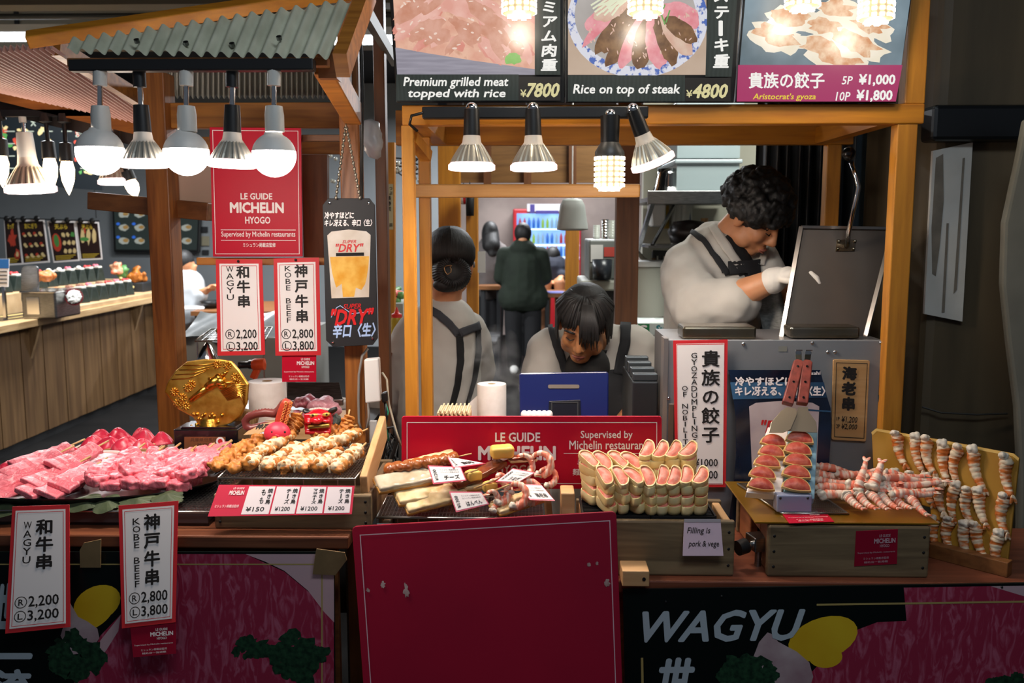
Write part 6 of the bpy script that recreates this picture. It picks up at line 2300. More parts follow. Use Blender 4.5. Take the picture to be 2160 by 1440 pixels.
obj('label_spot', B().rect(f, 1642, 730, 1660, 741, .0008), mat('label_grey', '7f8078', .5), t)
bs = mat('block_steel', '7c7468', .22, .9, c2='6a5c44', scale=8)
for xa, xc, yy in ((1441, 1596, 2.47), (1668, 1815, 2.49)):
    a, c = at(xa, 700, yy).x, at(xc, 700, yy).x
    obj('burner_cover', B().bb(a, c, yy, yy + .10, zt_ - .002, at(1500, 689, yy).z), bs, t, bevel=.006)
LID = mat('lid_steel', '756a60', .38, .8, c2='665c52', scale=2.5)
pl = P3(at(1648, 714, 2.56), at(1825, 714, 2.56), at(1760, 480, 2.66))
fl = Face(pl, None)
ld_ = obj('lid', B().slab(fl, [(1690, 479), (1883, 482), (1825, 712), (1648, 712)], .010), LID, t, bevel=.003)
b = B()
for (ax, ay), (cx_, cy_) in (((1690, 479), (1883, 482)), ((1690, 479), (1648, 712)), ((1883, 482), (1825, 712))):
    b.beam(fl.pt(ax, ay, .003), fl.pt(cx_, cy_, .003), .012, .008)
obj('lid_edge', b, mat('lid_edge', '8a8580', .3, .9), ld_)
b = B().slab(fl, [(1764, 506), (1806, 506), (1802, 530), (1762, 530)], .003, back=-.004)
for x, y in ((1768, 510), (1802, 510), (1766, 526), (1799, 526)):
    b.sph(fl.pt(x, y, .006), .005, nu=8, nv=6)
obj('handle_mount', b, bs, ld_)
obj('handle_rod', B().tube([fl.pt(1785, 520, .01), at(1790, 490, 2.60), at(1801, 440, 2.58), at(1811, 395, 2.57), at(1806, 375, 2.57), at(1796, 342, 2.58)], .0065, 10), CHROME, ld_, True)
obj('handle_knob', B().sph(at(1790, 324, 2.585), .019, None, 18, 12), mat('knob_black', '121212', .25), ld_, True)
# low dark machine left of the cabinet
t = thing('dark_appliance', 'dark ribbed appliance between the blue terminal and the griddle cabinet', 'appliance', (at(1370, 800, 2.6).x, 2.65, .9))
a, c = at(1335, 800, 2.5).x, x0 - .016
zz = at(1380, 790, 2.5).z
obj('body', B().bb(a, c, 2.5, 2.79, .90, zz - .02), mat('appliance_dark', '26292c', .4, .3), t, bevel=.004)
for k in range(4):
    y = 2.51 + k * .07
    obj('top_ridge', B().bb(a + .002, c, y, y + .035, zz - .02, zz + .006 * k), mat('ridge_grey', '3c4144', .35, .4), t, bevel=.003)
b = B().slab(Face(PY(2.499), None), [(1412, 870), (1420, 870), (1420, 900), (1412, 900)], .004)

# outlet box, cable duct and cables on the orange post
f = Face(PY(2.475), None)
t = thing('outlet_box', 'white power outlet box on the orange post above the chicken skewers', 'outlet', f.pt(786, 850))
obj('case', B().slab(f, [(769, 757), (800, 754), (804, 845), (772, 849)], .03, back=-.012), WHITE, t, bevel=.004)
obj('plug', B().slab(f, [(804, 830), (816, 826), (818, 846), (806, 850)], .025), BLACK, t, bevel=.003)
GC = mat('grey_cable', '8f8b86', .5)
for lab, pts, r, m_ in (('grey cable looping down beside the white outlet box', [(776, 735), (764, 750), (757, 790), (756, 840), (757, 890), (763, 908), (774, 904), (778, 880), (777, 850)], .0036, GC),
                        ('pale cable hanging from the outlet box behind the pine post', [(806, 785), (816, 800), (820, 850), (828, 880), (836, 910), (846, 940)], .003, mat('cream_cable', 'b9b09c', .5)),
                        ('black cable hanging from the outlet plug', [(812, 848), (816, 880), (808, 920), (812, 950), (800, 990)], .004, BLACK),
                        ('thin green cable among the black cables under the outlet box', [(814, 850), (819, 868), (814, 890), (820, 930)], .002, mat('green_cable', '2a9a78', .5)),
                        ('black cable bundle on the floor side behind the orange post', [(790, 930), (806, 905), (830, 900), (838, 930), (824, 970), (806, 1000), (812, 1040)], .005, BLACK),
                        ('dark cable running along the orange post to the small roof', [(752, 20), (762, 110), (764, 190), (762, 420)], .005, mat('dark_cable', '33322f', .5))):
    tag(obj('cable', B().tube([at(x, y, 2.49) for x, y in pts], r, 8), m_, None, True), lab, 'cable')
b = B()
for k in range(14):
    pts = [at(780 + random.uniform(0, 60), 900 + random.uniform(0, 150), 2.56 + random.uniform(0, .1)) for _ in range(5)]
    b.tube(pts, .004, 6)
tag(obj('cable_tangle', b, mat('tangle_dark', '1c1d1e', .5), None, True), 'dark tangle of cables between the two counters', 'cables', kind='stuff')
tag(obj('cable_duct', B().slab(Face(PY(2.52), None), [(779, 888), (794, 888), (794, 1010), (780, 1010)], .015), LGREY, bevel=.002), 'pale cable duct strip below the white outlet box', 'cable duct')
tag(obj('plastic_bag', disp_obj('tmp', B().sph(at(785, 290, 2.7), (.035, .03, .05)), mat('bag_film', 'b9bcbf', .3), None, .006, 1, .02, 25).data and B().sph(at(785, 290, 2.7), (.035, .03, .052), None, 16, 12), mat('bag_film', 'b9bcbf', .3), None, True, disp=(.02, 25)), 'crumpled clear plastic bag hooked beside the orange post', 'bag')
for o in [x for x in COL.objects if x.name.startswith('tmp')]:
    bpy.data.objects.remove(o)

# tools inside the left stall
c0 = at(438, 760, 2.7)
m = mpp(c0)
tag(obj('steel_funnel', B().lathe([(25 * m, -.04), (24 * m, 0), (18 * m, 14 * m), (9 * m, 30 * m), (2 * m, 39 * m), (0, 40 * m)], c0, (0, 0, 1), 32), CHROME, None, True), 'shiny steel cone behind the golden trophy', 'funnel')
t = thing('heat_gun', 'orange and black heat gun lying behind the golden trophy', 'heat gun', at(535, 790, 2.85))
obj('nozzle', B().lathe([(0, 0), (.012, 0), (.012, .03), (.016, .035), (.016, .07)], at(504, 770, 2.85), (1, 0, .05), 16), BLACK, t, True, angle=40)
obj('barrel', B().lathe([(.016, 0), (.02, .01), (.019, .04), (0, .045)], at(532, 769, 2.85), (1, 0, .05), 16), mat('gun_orange', 'd2501e', .4), t, True, angle=40)
obj('grip', B().beam(at(546, 772, 2.85), at(534, 798, 2.85), .022, .022), mat('gun_orange', 'd2501e', .4), t, bevel=.004)
rk = [at(412, 722, 2.95), at(452, 722, 2.95), at(576, 700, 3.15), at(446, 700, 3.15)]
mesh_rack('thin wire cooling rack behind the WAGYU price sign', [at(412, 719, 2.95), at(560, 716, 2.95), at(575, 690, 3.2), at(445, 694, 3.2)], 12, 5, .002, 0)
b = B()
for x in (416, 555):
    b.cyl(at(x, 719, 2.95), V((at(x, 719, 2.95).x, 2.95, .905)), .003, seg=6)
tag(obj('rack_leg', b, WIRE), 'thin steel legs under the wire cooling rack', 'legs')
b = B()
random.seed(3)
for k in range(10):
    b.limb(at(462 + 9 * k, 697, 3.05), at(470 + 9 * k, 690, 3.15), .012, .010, 8)
tag(disp_obj('grilled_bits', b, mat('green_grill', '7a7a3c', .6, c2='8f7a3a', scale=40), None, .006, 1, .003, 60), 'row of greenish grilled vegetables on the wire cooling rack', 'vegetables')
# raw meat heap, steel hood
f = Face(P3(at(630, 848, 2.80), at(720, 848, 2.80), at(640, 808, 2.86)), None)
t = thing('steel_hood', 'low steel splash guard behind the raw meat heap', 'splash guard', at(670, 850, 2.8))
obj('sheet', B().slab(f, [(606, 806), (716, 806), (724, 848), (604, 850)], .004), STEEL, t, bevel=.001)
obj('lip', B().beam(at(604, 850, 2.79), at(724, 848, 2.79), .012, .02), STEEL, t, bevel=.002)
for seed, (px, py, w, h, lab, mm) in enumerate([(640, 842, 30, 15, 'dark red raw beef chunk at the top of the heap behind the octopus toy', '9c4452'), (690, 850, 38, 22, 'large pale pink raw beef chunk above the red lion mask', 'b87a84'), (636, 870, 30, 16, 'pink raw beef chunk lowest behind the octopus toy', 'a85a68')]):
    c = at(px, py + 8, 2.72)
    b = B()
    random.seed(seed)
    for k in range(5):
        b.sph(c + V((random.uniform(-.6, .6) * w * .0013, random.uniform(-.02, .02), random.uniform(-.4, .4) * h * .0013)), (w * .0009, .03, h * .0009), M.Rotation(random.uniform(-.6, .6), 3, 'Y'), 14, 10)
    tag(disp_obj('raw_beef_chunk', b, mat('heap_' + mm, mm, .45, c2='d8b0b4', scale=40, detail=5, lo=.5, hi=.75, dist=2), None, .005, 1, .006, 40), lab, 'meat', 'raw beef chunks behind the chicken rack')
tag(obj('cutting_board', B().bb(at(560, 890, 2.7).x, at(740, 890, 2.7).x, 2.68, 2.86, .906, at(650, 886, 2.7).z), W_PALE, bevel=.003), 'pale cutting board under the raw beef heap', 'cutting board')
tag(obj('bamboo_bundle', B().box(at(512, 905, 2.62), (.07, .03, .12), M.Rotation(.3, 3, 'Y')), mat('bamboo_mat', 'b89468', .6, c2='8a683e', scale=40, stretch=(6, 1, .3)), bevel=.004), 'bundle of bamboo sticks right of the golden trophy', 'sticks')
# mustard bottle
c = at(838, 735, 3.25)
m = mpp(c)
t = thing('squeeze_bottle', 'yellow squeeze bottle with red cap left of the pine post', 'bottle', c)
obj('bottle', B().lathe([(0, 0), (12 * m, 0), (13 * m, 3 * m), (12.5 * m, 60 * m), (11 * m, 66 * m), (0, 66 * m)], c, (0, 0, 1), 24), mat('mustard', 'b9a022', .35, c2='a89018', scale=4), t, True, angle=50)
obj('cap', B().lathe([(11 * m, 66 * m), (11 * m, 73 * m), (6 * m, 75 * m), (4 * m, 80 * m), (1.2 * m, 88 * m), (0, 88 * m)], c, (0, 0, 1), 20), mat('red_cap', 'cf2a22', .4), t, True, angle=50)
tag(obj('side_shelf', B().bb(at(815, 740, 3.2).x, at(862, 740, 3.2).x, 3.15, 3.45, c.z - .03, c.z - .001), W_BRX, bevel=.002), 'brown wooden shelf under the yellow squeeze bottle', 'shelf')
tag(obj('shelf_stand', B().bb(at(820, 740, 3.3).x, at(850, 740, 3.3).x, 3.2, 3.4, 0, c.z - .031), DARK), 'dark stand under the brown wooden shelf', 'stand')
# ================================================================ people
def basis(fwd, up=(0, 0, 1), roll=0.0):
    f = V(fwd).normalized()
    u = V(up)
    r = f.cross(u).normalized()
    u = r.cross(f)
    m = M((r, f, u)).transposed()
    if roll:
        m = m @ M.Rotation(roll, 3, 'Y')
    return m                                # columns: right, forward, up


def head_parts(b, c, m, s=1.0, male=True, neck=True):
    P = lambda x, y, z: c + m @ V((x, y, z)) * s
    b.sph(P(0, -.012, .030), (.075 * s, .092 * s, .086 * s), m, 20, 14)
    b.sph(P(0, .022, -.030), (.062 * s, .066 * s, .082 * s), m, 20, 14)
    b.sph(P(0, .052, -.092), ((.034 if male else .028) * s, .030 * s, .024 * s), m, 14, 10)
    for x in (-1, 1):
        b.sph(P(x * .045, .02, -.065), (.026 * s, .04 * s, .032 * s), m, 12, 8)
        b.sph(P(x * .036, .056, -.028), (.027 * s, .026 * s, .027 * s), m, 12, 8)
        b.sph(P(x * .031, .080, .020), (.024 * s, .010 * s, .008 * s), m, 12, 8)
        b.sph(P(x * .077, -.008, -.012), (.010 * s, .019 * s, .032 * s), m, 12, 8)
        b.sph(P(x * .012, .094, -.036), (.009 * s, .010 * s, .008 * s), m, 10, 8)
    b.limb(P(0, .084, .012), P(0, .104, -.030), .0085 * s, .0125 * s)
    b.sph(P(0, .082, -.061), (.024 * s, .014 * s, .007 * s), m, 12, 8)
    b.sph(P(0, .080, -.074), (.020 * s, .014 * s, .008 * s), m, 12, 8)
    return P


def face_details(t, P, m, s=1.0, lipc='9a5a48'):
    b = B()
    for x in (-1, 1):
        b.tube([P(x * .014, .092, .026), P(x * .032, .092, .032), P(x * .050, .080, .027)], [.003 * s, .0042 * s, .002 * s], 8)
    obj('eyebrow', b, HAIR, t, True)
    b = B()
    for x in (-1, 1):
        b.tube([P(x * .017, .0825, -.003), P(x * .030, .0865, -.007), P(x * .044, .077, -.003)], [.0012 * s, .0024 * s, .0012 * s], 8)
    obj('eye', b, mat('lash_dark', '17110f', .5), t, True)
    b = B()
    b.tube([P(-.021, .086, -.066), P(-.008, .0965, -.063), P(.008, .0965, -.063), P(.021, .086, -.066)], [.002 * s, .0042 * s, .0042 * s, .002 * s], 8)
    b.tube([P(-.017, .087, -.071), P(0, .0955, -.074), P(.017, .087, -.071)], [.002 * s, .005 * s, .002 * s], 8)
    obj('lips', b, mat('lips_' + lipc, lipc, .45), t, True)


def hand(b, w, d, n, s=1.0, curl=.5, side=1):
    """palm and five bent fingers; w wrist, d toward fingers, n back-of-hand normal"""
    d = V(d).normalized()
    n = (V(n) - d * V(n).dot(d)).normalized()
    x = d.cross(n) * side
    P = lambda a, c, e: w + (d * a + x * c + n * e) * s
    b.limb(P(0, 0, 0), P(.03, 0, 0), .024 * s, .026 * s)
    for c in (-.026, -.009, .009, .026):
        b.limb(P(.03, c * .8, 0), P(.085, c, .002), .015 * s, .0125 * s, 10)
    for k, (c, L) in enumerate(((-.028, .062), (-.0095, .078), (.0095, .084), (.028, .074))):
        p, a = P(.088, c, .002), 0.15
        for j, fr in enumerate((.45, .32, .23)):
            a += curl * (.7 + .2 * k * .5)
            q = p + (d * math.cos(a) - n * math.sin(a)) * (L * fr * s)
            b.limb(p, q, (.0095 - .001 * j) * s, (.0088 - .001 * j) * s, 8)
            p = q
    p = P(.02, .028, -.004)
    q = P(.052, .052, -.014)
    b.limb(p, q, .013 * s, .0105 * s, 10)
    b.limb(q, P(.082, .056, -.026), .0105 * s, .0085 * s, 10)


def bvh_of(o):
    w = wm(o)
    return BVHTree.FromPolygons([w @ v.co for v in o.data.vertices], [tuple(p.vertices) for p in o.data.polygons])


def ribbon(tree, pts, widths, off=.004, step=6.0, cross=4):
    """strip of cloth laid on a surface: pts in photo pixels, widths in pixels"""
    P, Wd = [], []
    for (a, c), wa, wc in zip(zip(pts, pts[1:]), widths, widths[1:]):
        L = max(1, int(math.hypot(c[0] - a[0], c[1] - a[1]) / step))
        for i in range(L):
            u = i / L
            P.append((a[0] + (c[0] - a[0]) * u, a[1] + (c[1] - a[1]) * u))
            Wd.append(wa + (wc - wa) * u)
    P.append(pts[-1])
    Wd.append(widths[-1])
    vs, rows = [], []
    for i, (x, y) in enumerate(P):
        a, c = P[max(0, i - 2)], P[min(len(P) - 1, i + 2)]
        L = math.hypot(c[0] - a[0], c[1] - a[1]) or 1
        nx, ny = -(c[1] - a[1]) / L, (c[0] - a[0]) / L
        row = []
        for k in range(cross + 1):
            w = (k / cross - .5) * Wd[i]
            d = ray(x + nx * w, y + ny * w).normalized()
            h = tree.ray_cast(C0, d)
            row.append(None if h[0] is None else h[0] - d * .0 + h[1] * (off if h[1].dot(d) < 0 else -off))
        rows.append(row)
    b = B()
    idx = {}
    for i, r in enumerate(rows):
        for k, p in enumerate(r):
            if p is not None:
                idx[i, k] = len(b.v)
                b.v.append(p)
    for i in range(len(rows) - 1):
        for k in range(cross):
            q = [idx.get(z) for z in ((i, k), (i, k + 1), (i + 1, k + 1), (i + 1, k))]
            if None not in q:
                pp = [b.v[j] for j in q]
                if max((pp[0] - pp[2]).length, (pp[1] - pp[3]).length) < .06:
                    b.f.append(tuple(q))
                    b.m.append(0)
    return b


def strap(name, tree, pts, widths, m, parent, off=.004, th=.003):
    o = obj(name, ribbon(tree, pts, widths, off), m, parent, True)
    md = o.modifiers.new('thick', 'SOLIDIFY')
    md.thickness = th
    return o


# ---------------------------------------------------------------- cook with curly hair at the griddle
Y = 2.98
P = lambda x, y, d=0.0: at(x, y, Y + d)
t = thing('person', 'curly-haired cook in white shirt and black apron bent over the griddle, gloved', 'person', V((P(1520, 700).x, Y + .05, 0)))
hm = basis((.62, -.42, -.62), (0, 0, 1), .12)
hc = P(1592, 455, -.02)
sk = B()
hp = head_parts(sk, hc, hm, 1.0)
sk.chain([hp(0, -.02, -.05), P(1540, 498, .03), P(1520, 530, .05)], [.056, .058, .075])
sk.chain([P(1516, 585, .08), P(1500, 640, .08), P(1500, 720, .10)], [.10, .13, .14])
sk.limb(P(1515, 850, .1), P(1515, 1000, .12), .13, .14)
for dx in (-60, 60):
    sk.chain([P(1515 + dx, 980, .12), P(1515 + dx, 1240, .12), V((P(1515 + dx, 1240, .12).x, Y + .14, .05))], [.09, .065, .045])
    sk.limb(V((P(1515 + dx, 1240, .12).x, Y + .14, .04)), V((P(1515 + dx, 1240, .12).x, Y - .02, .035)), .045, .035)
sk.limb(P(1505, 720, .10), P(1515, 850, .1), .15, .13)
sk.chain([P(1446, 570, .02), P(1478, 648, -.12), P(1582, 612, -.22), P(1638, 588, -.26)], [.062, .050, .043, .033])
sk.chain([P(1600, 560, .10), P(1650, 630, .0), P(1668, 610, -.12), P(1690, 600, -.2)], [.058, .046, .040, .030])
obj('body', sk, SKIN, t, True, remesh=.006, sm=3)
face_details(t, hp, hm)
gl = B()
d = (P(1664, 578, -.29) - P(1636, 588, -.26)).normalized()
gl.chain([P(1630, 592, -.257), P(1640, 587, -.262)], [.040, .035])
hand(gl, P(1644, 585, -.263), d, (0, -.3, 1), .95, .45, 1)
obj('glove', gl, mat('white_glove', 'd6d0c6', .7), t, True, remesh=.004, sm=2)
sh = B()
sh.chain([P(1512, 545, .07), P(1505, 620, .07), P(1498, 712, .10)], [.125, .165, .165])
sh.limb(P(1498, 720, .1), P(1505, 860, .1), .165, .16)
sh.limb(P(1452, 565, .05), P(1590, 552, .10), .09, .085)
sh.limb(P(1496, 520, .08), P(1530, 540, .06), .075, .085)
sh.chain([P(1448, 572, .03), P(1462, 625, -.06), P(1480, 650, -.12), P(1556, 636, -.19)], [.090, .092, .098, .072])
sh.chain([P(1598, 560, .10), P(1640, 620, .02)], [.075, .07])
shirt = obj('shirt', sh, SHIRT, t, True, remesh=.009, sm=5, disp=(.008, 14))
tr = bvh_of(shirt)
strap('undershirt', tr, [(1530, 500), (1560, 540), (1580, 580)], [10, 36, 40], SOFTBLK, t, .005)
strap('collar_lapel', tr, [(1500, 478), (1530, 520), (1560, 565)], [16, 18, 16], SHIRT, t, .010)
strap('collar_lapel', tr, [(1612, 520), (1604, 560)], [14, 16], SHIRT, t, .010)
strap('apron_strap', tr, [(1462, 492), (1486, 508), (1508, 540), (1526, 570), (1534, 590)], [11, 12, 13, 14, 14], APRON, t, .012)
strap('apron_bib', tr, [(1536, 572), (1604, 566)], [40, 36], APRON, t, .010)
hr = B()
hr.sph(hc + hm @ V((0, -.018, .040)), (.094, .105, .095), hm, 24, 16)
random.seed(12)
for k in range(320):
    a, z = random.uniform(0, 6.283), random.uniform(-.35, 1)
    q = math.sqrt(max(0, 1 - z * z))
    v = V((.098 * q * math.cos(a), .110 * q * math.sin(a) - .018, .100 * z + .036))
    if v.y > .062 and v.z < .034:
        continue
    if v.z < -.01 and v.y > .0:
        continue
    hr.sph(hc + hm @ v, random.uniform(.013, .021), None, 8, 6)
obj('curly_hair', hr, CURL, t, True, remesh=.0055, sm=1, disp=(.006, 60))
# apron towel / receipt papers beside his waist
b = B().grid(lambda u, v: at(1592 + 50 * u + 20 * v, 600 + 115 * v - 14 * u, 2.80) + V((0, .02 * math.sin(u * 6), 0)), 8, 10)
tag(obj('newspaper_sheet', b, mat('newsprint', '8a8a86', .8, c2='6e6e6a', scale=60, stretch=(1, 1, 4)), None, True), 'grey printed paper sheet hanging below the gloved hand', 'paper')

# ---------------------------------------------------------------- bowed man behind the blue terminal
Y = 3.05
P = lambda x, y, d=0.0: at(x, y, Y + d)
t = thing('person', 'man with parted black hair bowing over the blue terminal, white shirt, black apron', 'person', V((P(1245, 800).x, Y + .1, 0)))
hm = basis((-.20, -.86, -.52), (0.05, 0, 1), -.06)
hc = P(1231, 683, -.10)
sk = B()
hp = head_parts(sk, hc, hm, 1.0)
sk.chain([hp(0, -.02, -.06), P(1255, 730, .02), P(1252, 760, .04)], [.056, .06, .08])
sk.chain([P(1250, 800, .06), P(1250, 860, .06), P(1250, 960, .06)], [.10, .13, .14])
sk.limb(P(1250, 960, .06), P(1250, 1060, .08), .15, .14)
for dx in (-52, 52):
    q = P(1250 + dx, 1200, .1)
    sk.chain([P(1250 + dx, 1050, .08), q, V((q.x, Y + .14, .05))], [.088, .065, .045])
    sk.limb(V((q.x, Y + .12, .04)), V((q.x, Y - .04, .035)), .045, .035)
sk.chain([P(1150, 740, .05), P(1135, 850, .0), P(1170, 890, -.2)], [.058, .046, .036])
sk.chain([P(1345, 740, .05), P(1358, 850, .0), P(1320, 890, -.2)], [.058, .046, .036])
hand(sk, P(1172, 892, -.22), (.3, -1, -.1), (0, -.1, 1), .95, .4, -1)
hand(sk, P(1318, 892, -.22), (-.3, -1, -.1), (0, -.1, 1), .95, .4, 1)
obj('body', sk, SKIND, t, True, remesh=.0055, sm=2)
face_details(t, hp, hm, 1.0, '8a4a3c')
sh = B()
sh.chain([P(1255, 745, .07), P(1250, 830, .06), P(1250, 940, .06)], [.12, .155, .165])
sh.limb(P(1250, 940, .06), P(1250, 1060, .08), .165, .16)
sh.limb(P(1165, 742, .06), P(1335, 735, .06), .085, .085)
sh.chain([P(1156, 742, .05), P(1138, 820, .01), P(1142, 868, -.06)], [.078, .072, .066])
sh.chain([P(1344, 740, .05), P(1362, 820, .01), P(1352, 868, -.06)], [.078, .072, .066])
shirt = obj('shirt', sh, SHIRT, t, True, remesh=.009, sm=5, disp=(.006, 14))
tr = bvh_of(shirt)
obj('undershirt_collar', B().sph(P(1240, 778, -.045), (.075, .055, .085), None, 20, 14), mat('dark_tee', '1b1917', .85), t, True)
strap('undershirt', tr, [(1242, 735), (1240, 760), (1238, 795)], [76, 62, 30], mat('dark_tee', '1b1917', .85), t, .006)
strap('apron_strap', tr, [(1166, 690), (1170, 715), (1182, 750), (1194, 790)], [18, 19, 20, 22], APRON, t, .012)
strap('apron_strap', tr, [(1320, 686), (1318, 720), (1310, 750), (1304, 790)], [22, 23, 24, 26], APRON, t, .012)
strap('apron_bib', tr, [(1276, 782), (1280, 830), (1280, 880)], [92, 94, 96], APRON, t, .010)
hr = B()
hr.sph(hc + hm @ V((0, -.022, .040)), (.086, .100, .088), hm, 24, 16)
random.seed(5)
for k in range(230):
    a = random.uniform(-2.9, 2.9)
    side = math.sin(a)
    top = V((.02 * side, .015, .118))
    out = V((.090 * math.sin(a), .088 * math.cos(a) - .012, random.uniform(.04, .07)))
    front = math.cos(a) > .55
    zend = random.uniform(.03, .045) if front else random.uniform(-.05, -.015)
    if front and side < -.1:
        zend -= .018
    end = V((.094 * math.sin(a) * 1.0, (.100 if front else .092) * math.cos(a) - .010, zend))
    hr.tube([hc + hm @ top, hc + hm @ (top.lerp(out, .55) + V((0, 0, .018))), hc + hm @ out, hc + hm @ end], [.005, .007, .006, .0012], 6)
for k in range(16):
    x = -.004 - .0038 * k
    zz = -.004 - .022 * abs(math.sin(k * 1.9))
    hr.tube([hc + hm @ V((x * .5, .05, .114)), hc + hm @ V((x * .9, .092, .066)), hc + hm @ V((x + .004 * math.sin(k * 2.3), .103, .025)), hc + hm @ V((x + .006 * math.sin(k * 1.3), .100, zz))], [.005, .0055, .0042, .0008], 6)
obj('hair', hr, HAIR, t, True)

# ---------------------------------------------------------------- woman seen from behind
Y = 3.20
P = lambda x, y, d=0.0: at(x, y, Y + d)
t = thing('person', 'woman seen from behind, black hair with heart clip, white shirt, black apron straps', 'person', V((P(935, 800).x, Y, 0)))
hm = basis((-.25, .95, -.22), (0, 0, 1), .05)
hc = P(946, 556, 0)
sk = B()
hp = head_parts(sk, hc, hm, 1.0, False)
sk.chain([hp(0, -.02, -.06), P(940, 632, .0), P(938, 660, .0)], [.052, .054, .07])
sk.chain([P(936, 730, .02), P(925, 800, .0), P(925, 900, .0)], [.09, .115, .12])
sk.limb(P(925, 900, .0), P(925, 1000, .0), .13, .145)
for dx in (-45, 45):
    q = P(925 + dx, 1150, 0)
    sk.chain([P(925 + dx, 990, 0), q, V((q.x, Y + .02, .05))], [.085, .062, .042])
    sk.limb(V((q.x, Y, .035)), V((q.x, Y + .15, .03)), .04, .032)
sk.chain([P(862, 715, .0), P(848, 815, .02), P(790, 852, .02), P(760, 856, .0)], [.052, .042, .034, .027])
sk.chain([P(1000, 715, .05), P(1010, 800, .2), P(970, 850, .3)], [.052, .042, .032])
hand(sk, P(968, 852, .31), (-.8, .5, -.1), (0, 0, 1), .9, .4, 1)
obj('body', sk, SKIN, t, True, remesh=.006, sm=3)
gl = B()
gl.limb(P(770, 856, .01), P(752, 856, .0), .034, .030)
hand(gl, P(752, 856, .0), (-1, -.3, .05), (0, -.5, .8), .95, .5, 1)
obj('glove', gl, mat('white_glove', 'd6d0c6', .7), t, True, remesh=.004, sm=2)
sh = B()
sh.chain([P(938, 690, .01), P(930, 760, .0), P(925, 880, .0)], [.12, .145, .155])
sh.limb(P(925, 880, .0), P(925, 985, .0), .155, .155)
sh.limb(P(880, 702, .0), P(985, 702, .04), .08, .08)
sh.limb(P(912, 668, .0), P(965, 668, .02), .06, .06)
sh.chain([P(868, 714, .0), P(854, 770, .02), P(850, 806, .03), P(808, 842, .03)], [.075, .078, .080, .070])
sh.chain([P(996, 712, .05), P(1006, 780, .16)], [.07, .072])
shirt = obj('shirt', sh, SHIRT, t, True, remesh=.009, sm=5, disp=(.006, 14))
tr = bvh_of(shirt)
GSTR = mat('charcoal_strap', '34353a', .85)
strap('apron_strap', tr, [(902, 652), (925, 664), (948, 684), (966, 706)], [15, 16, 16, 16], GSTR, t, .008)
strap('apron_strap', tr, [(968, 704), (990, 693), (1010, 687)], [18, 17, 17], GSTR, t, .010)
strap('apron_strap', tr, [(968, 706), (970, 760), (964, 810), (954, 850), (948, 872)], [14, 14, 13, 13, 13], SOFTBLK, t, .008)
strap('apron_strap', tr, [(1006, 690), (1007, 740), (998, 800), (984, 850), (978, 872)], [11, 11, 9, 7, 6], SOFTBLK, t, .008)
hr = B()
hr.sph(hc + hm @ V((0, -.022, .030)), (.084, .096, .092), hm, 24, 16)
hr.sph(hc + hm @ V((0, -.062, -.045)), (.066, .050, .062), hm, 20, 14)
hr.sph(hc + hm @ V((-.02, -.07, -.088)), (.045, .03, .025), hm)
for k in range(110):
    a = 2 * math.pi * k / 110
    pts = []
    for i in range(7):
        u = i / 6
        th = .12 + u * (1.9 if math.cos(a) < .3 else 1.2)
        pts.append(hc + hm @ V((.086 * math.sin(th) * math.sin(a), -.022 + .098 * math.sin(th) * math.cos(a), .030 + .095 * math.cos(th))))
    hr.tube(pts, [.004, .006, .006, .006, .006, .005, .002], 6)
for k in range(40):
    a = 2 * math.pi * k / 40
    hr.tube([hc + hm @ V((.064 * math.sin(a) * s_, -.066 - .050 * math.cos((1 - s_) * 1.5) * (s_ < 1), -.045 + .060 * math.cos(a) * s_)) for s_ in (1.0, .75, .45, .1)], [.006, .006, .006, .003], 6)
obj('hair', hr, HAIR, t, True)
hp_ = [(940, 561), (937, 565), (939, 573), (944, 579), (951, 574), (952, 567), (949, 563), (953, 560), (950, 559), (940, 561)]
tr = bvh_of([o for o in COL.objects if o.parent == t and o.name.startswith('hair')][0])
pp = []
for x, y in hp_:
    d = ray(x, y).normalized()
    h = tr.ray_cast(C0, d)
    pp.append((h[0] if h[0] else at(x, y, Y - .12)) - d * .004)
obj('heart_clip', B().tube(pp, .0016, 6), mat('clip_gold', 'c9a070', .3, .9), [o for o in COL.objects if o.parent == t and o.name.startswith('hair')][0], True)


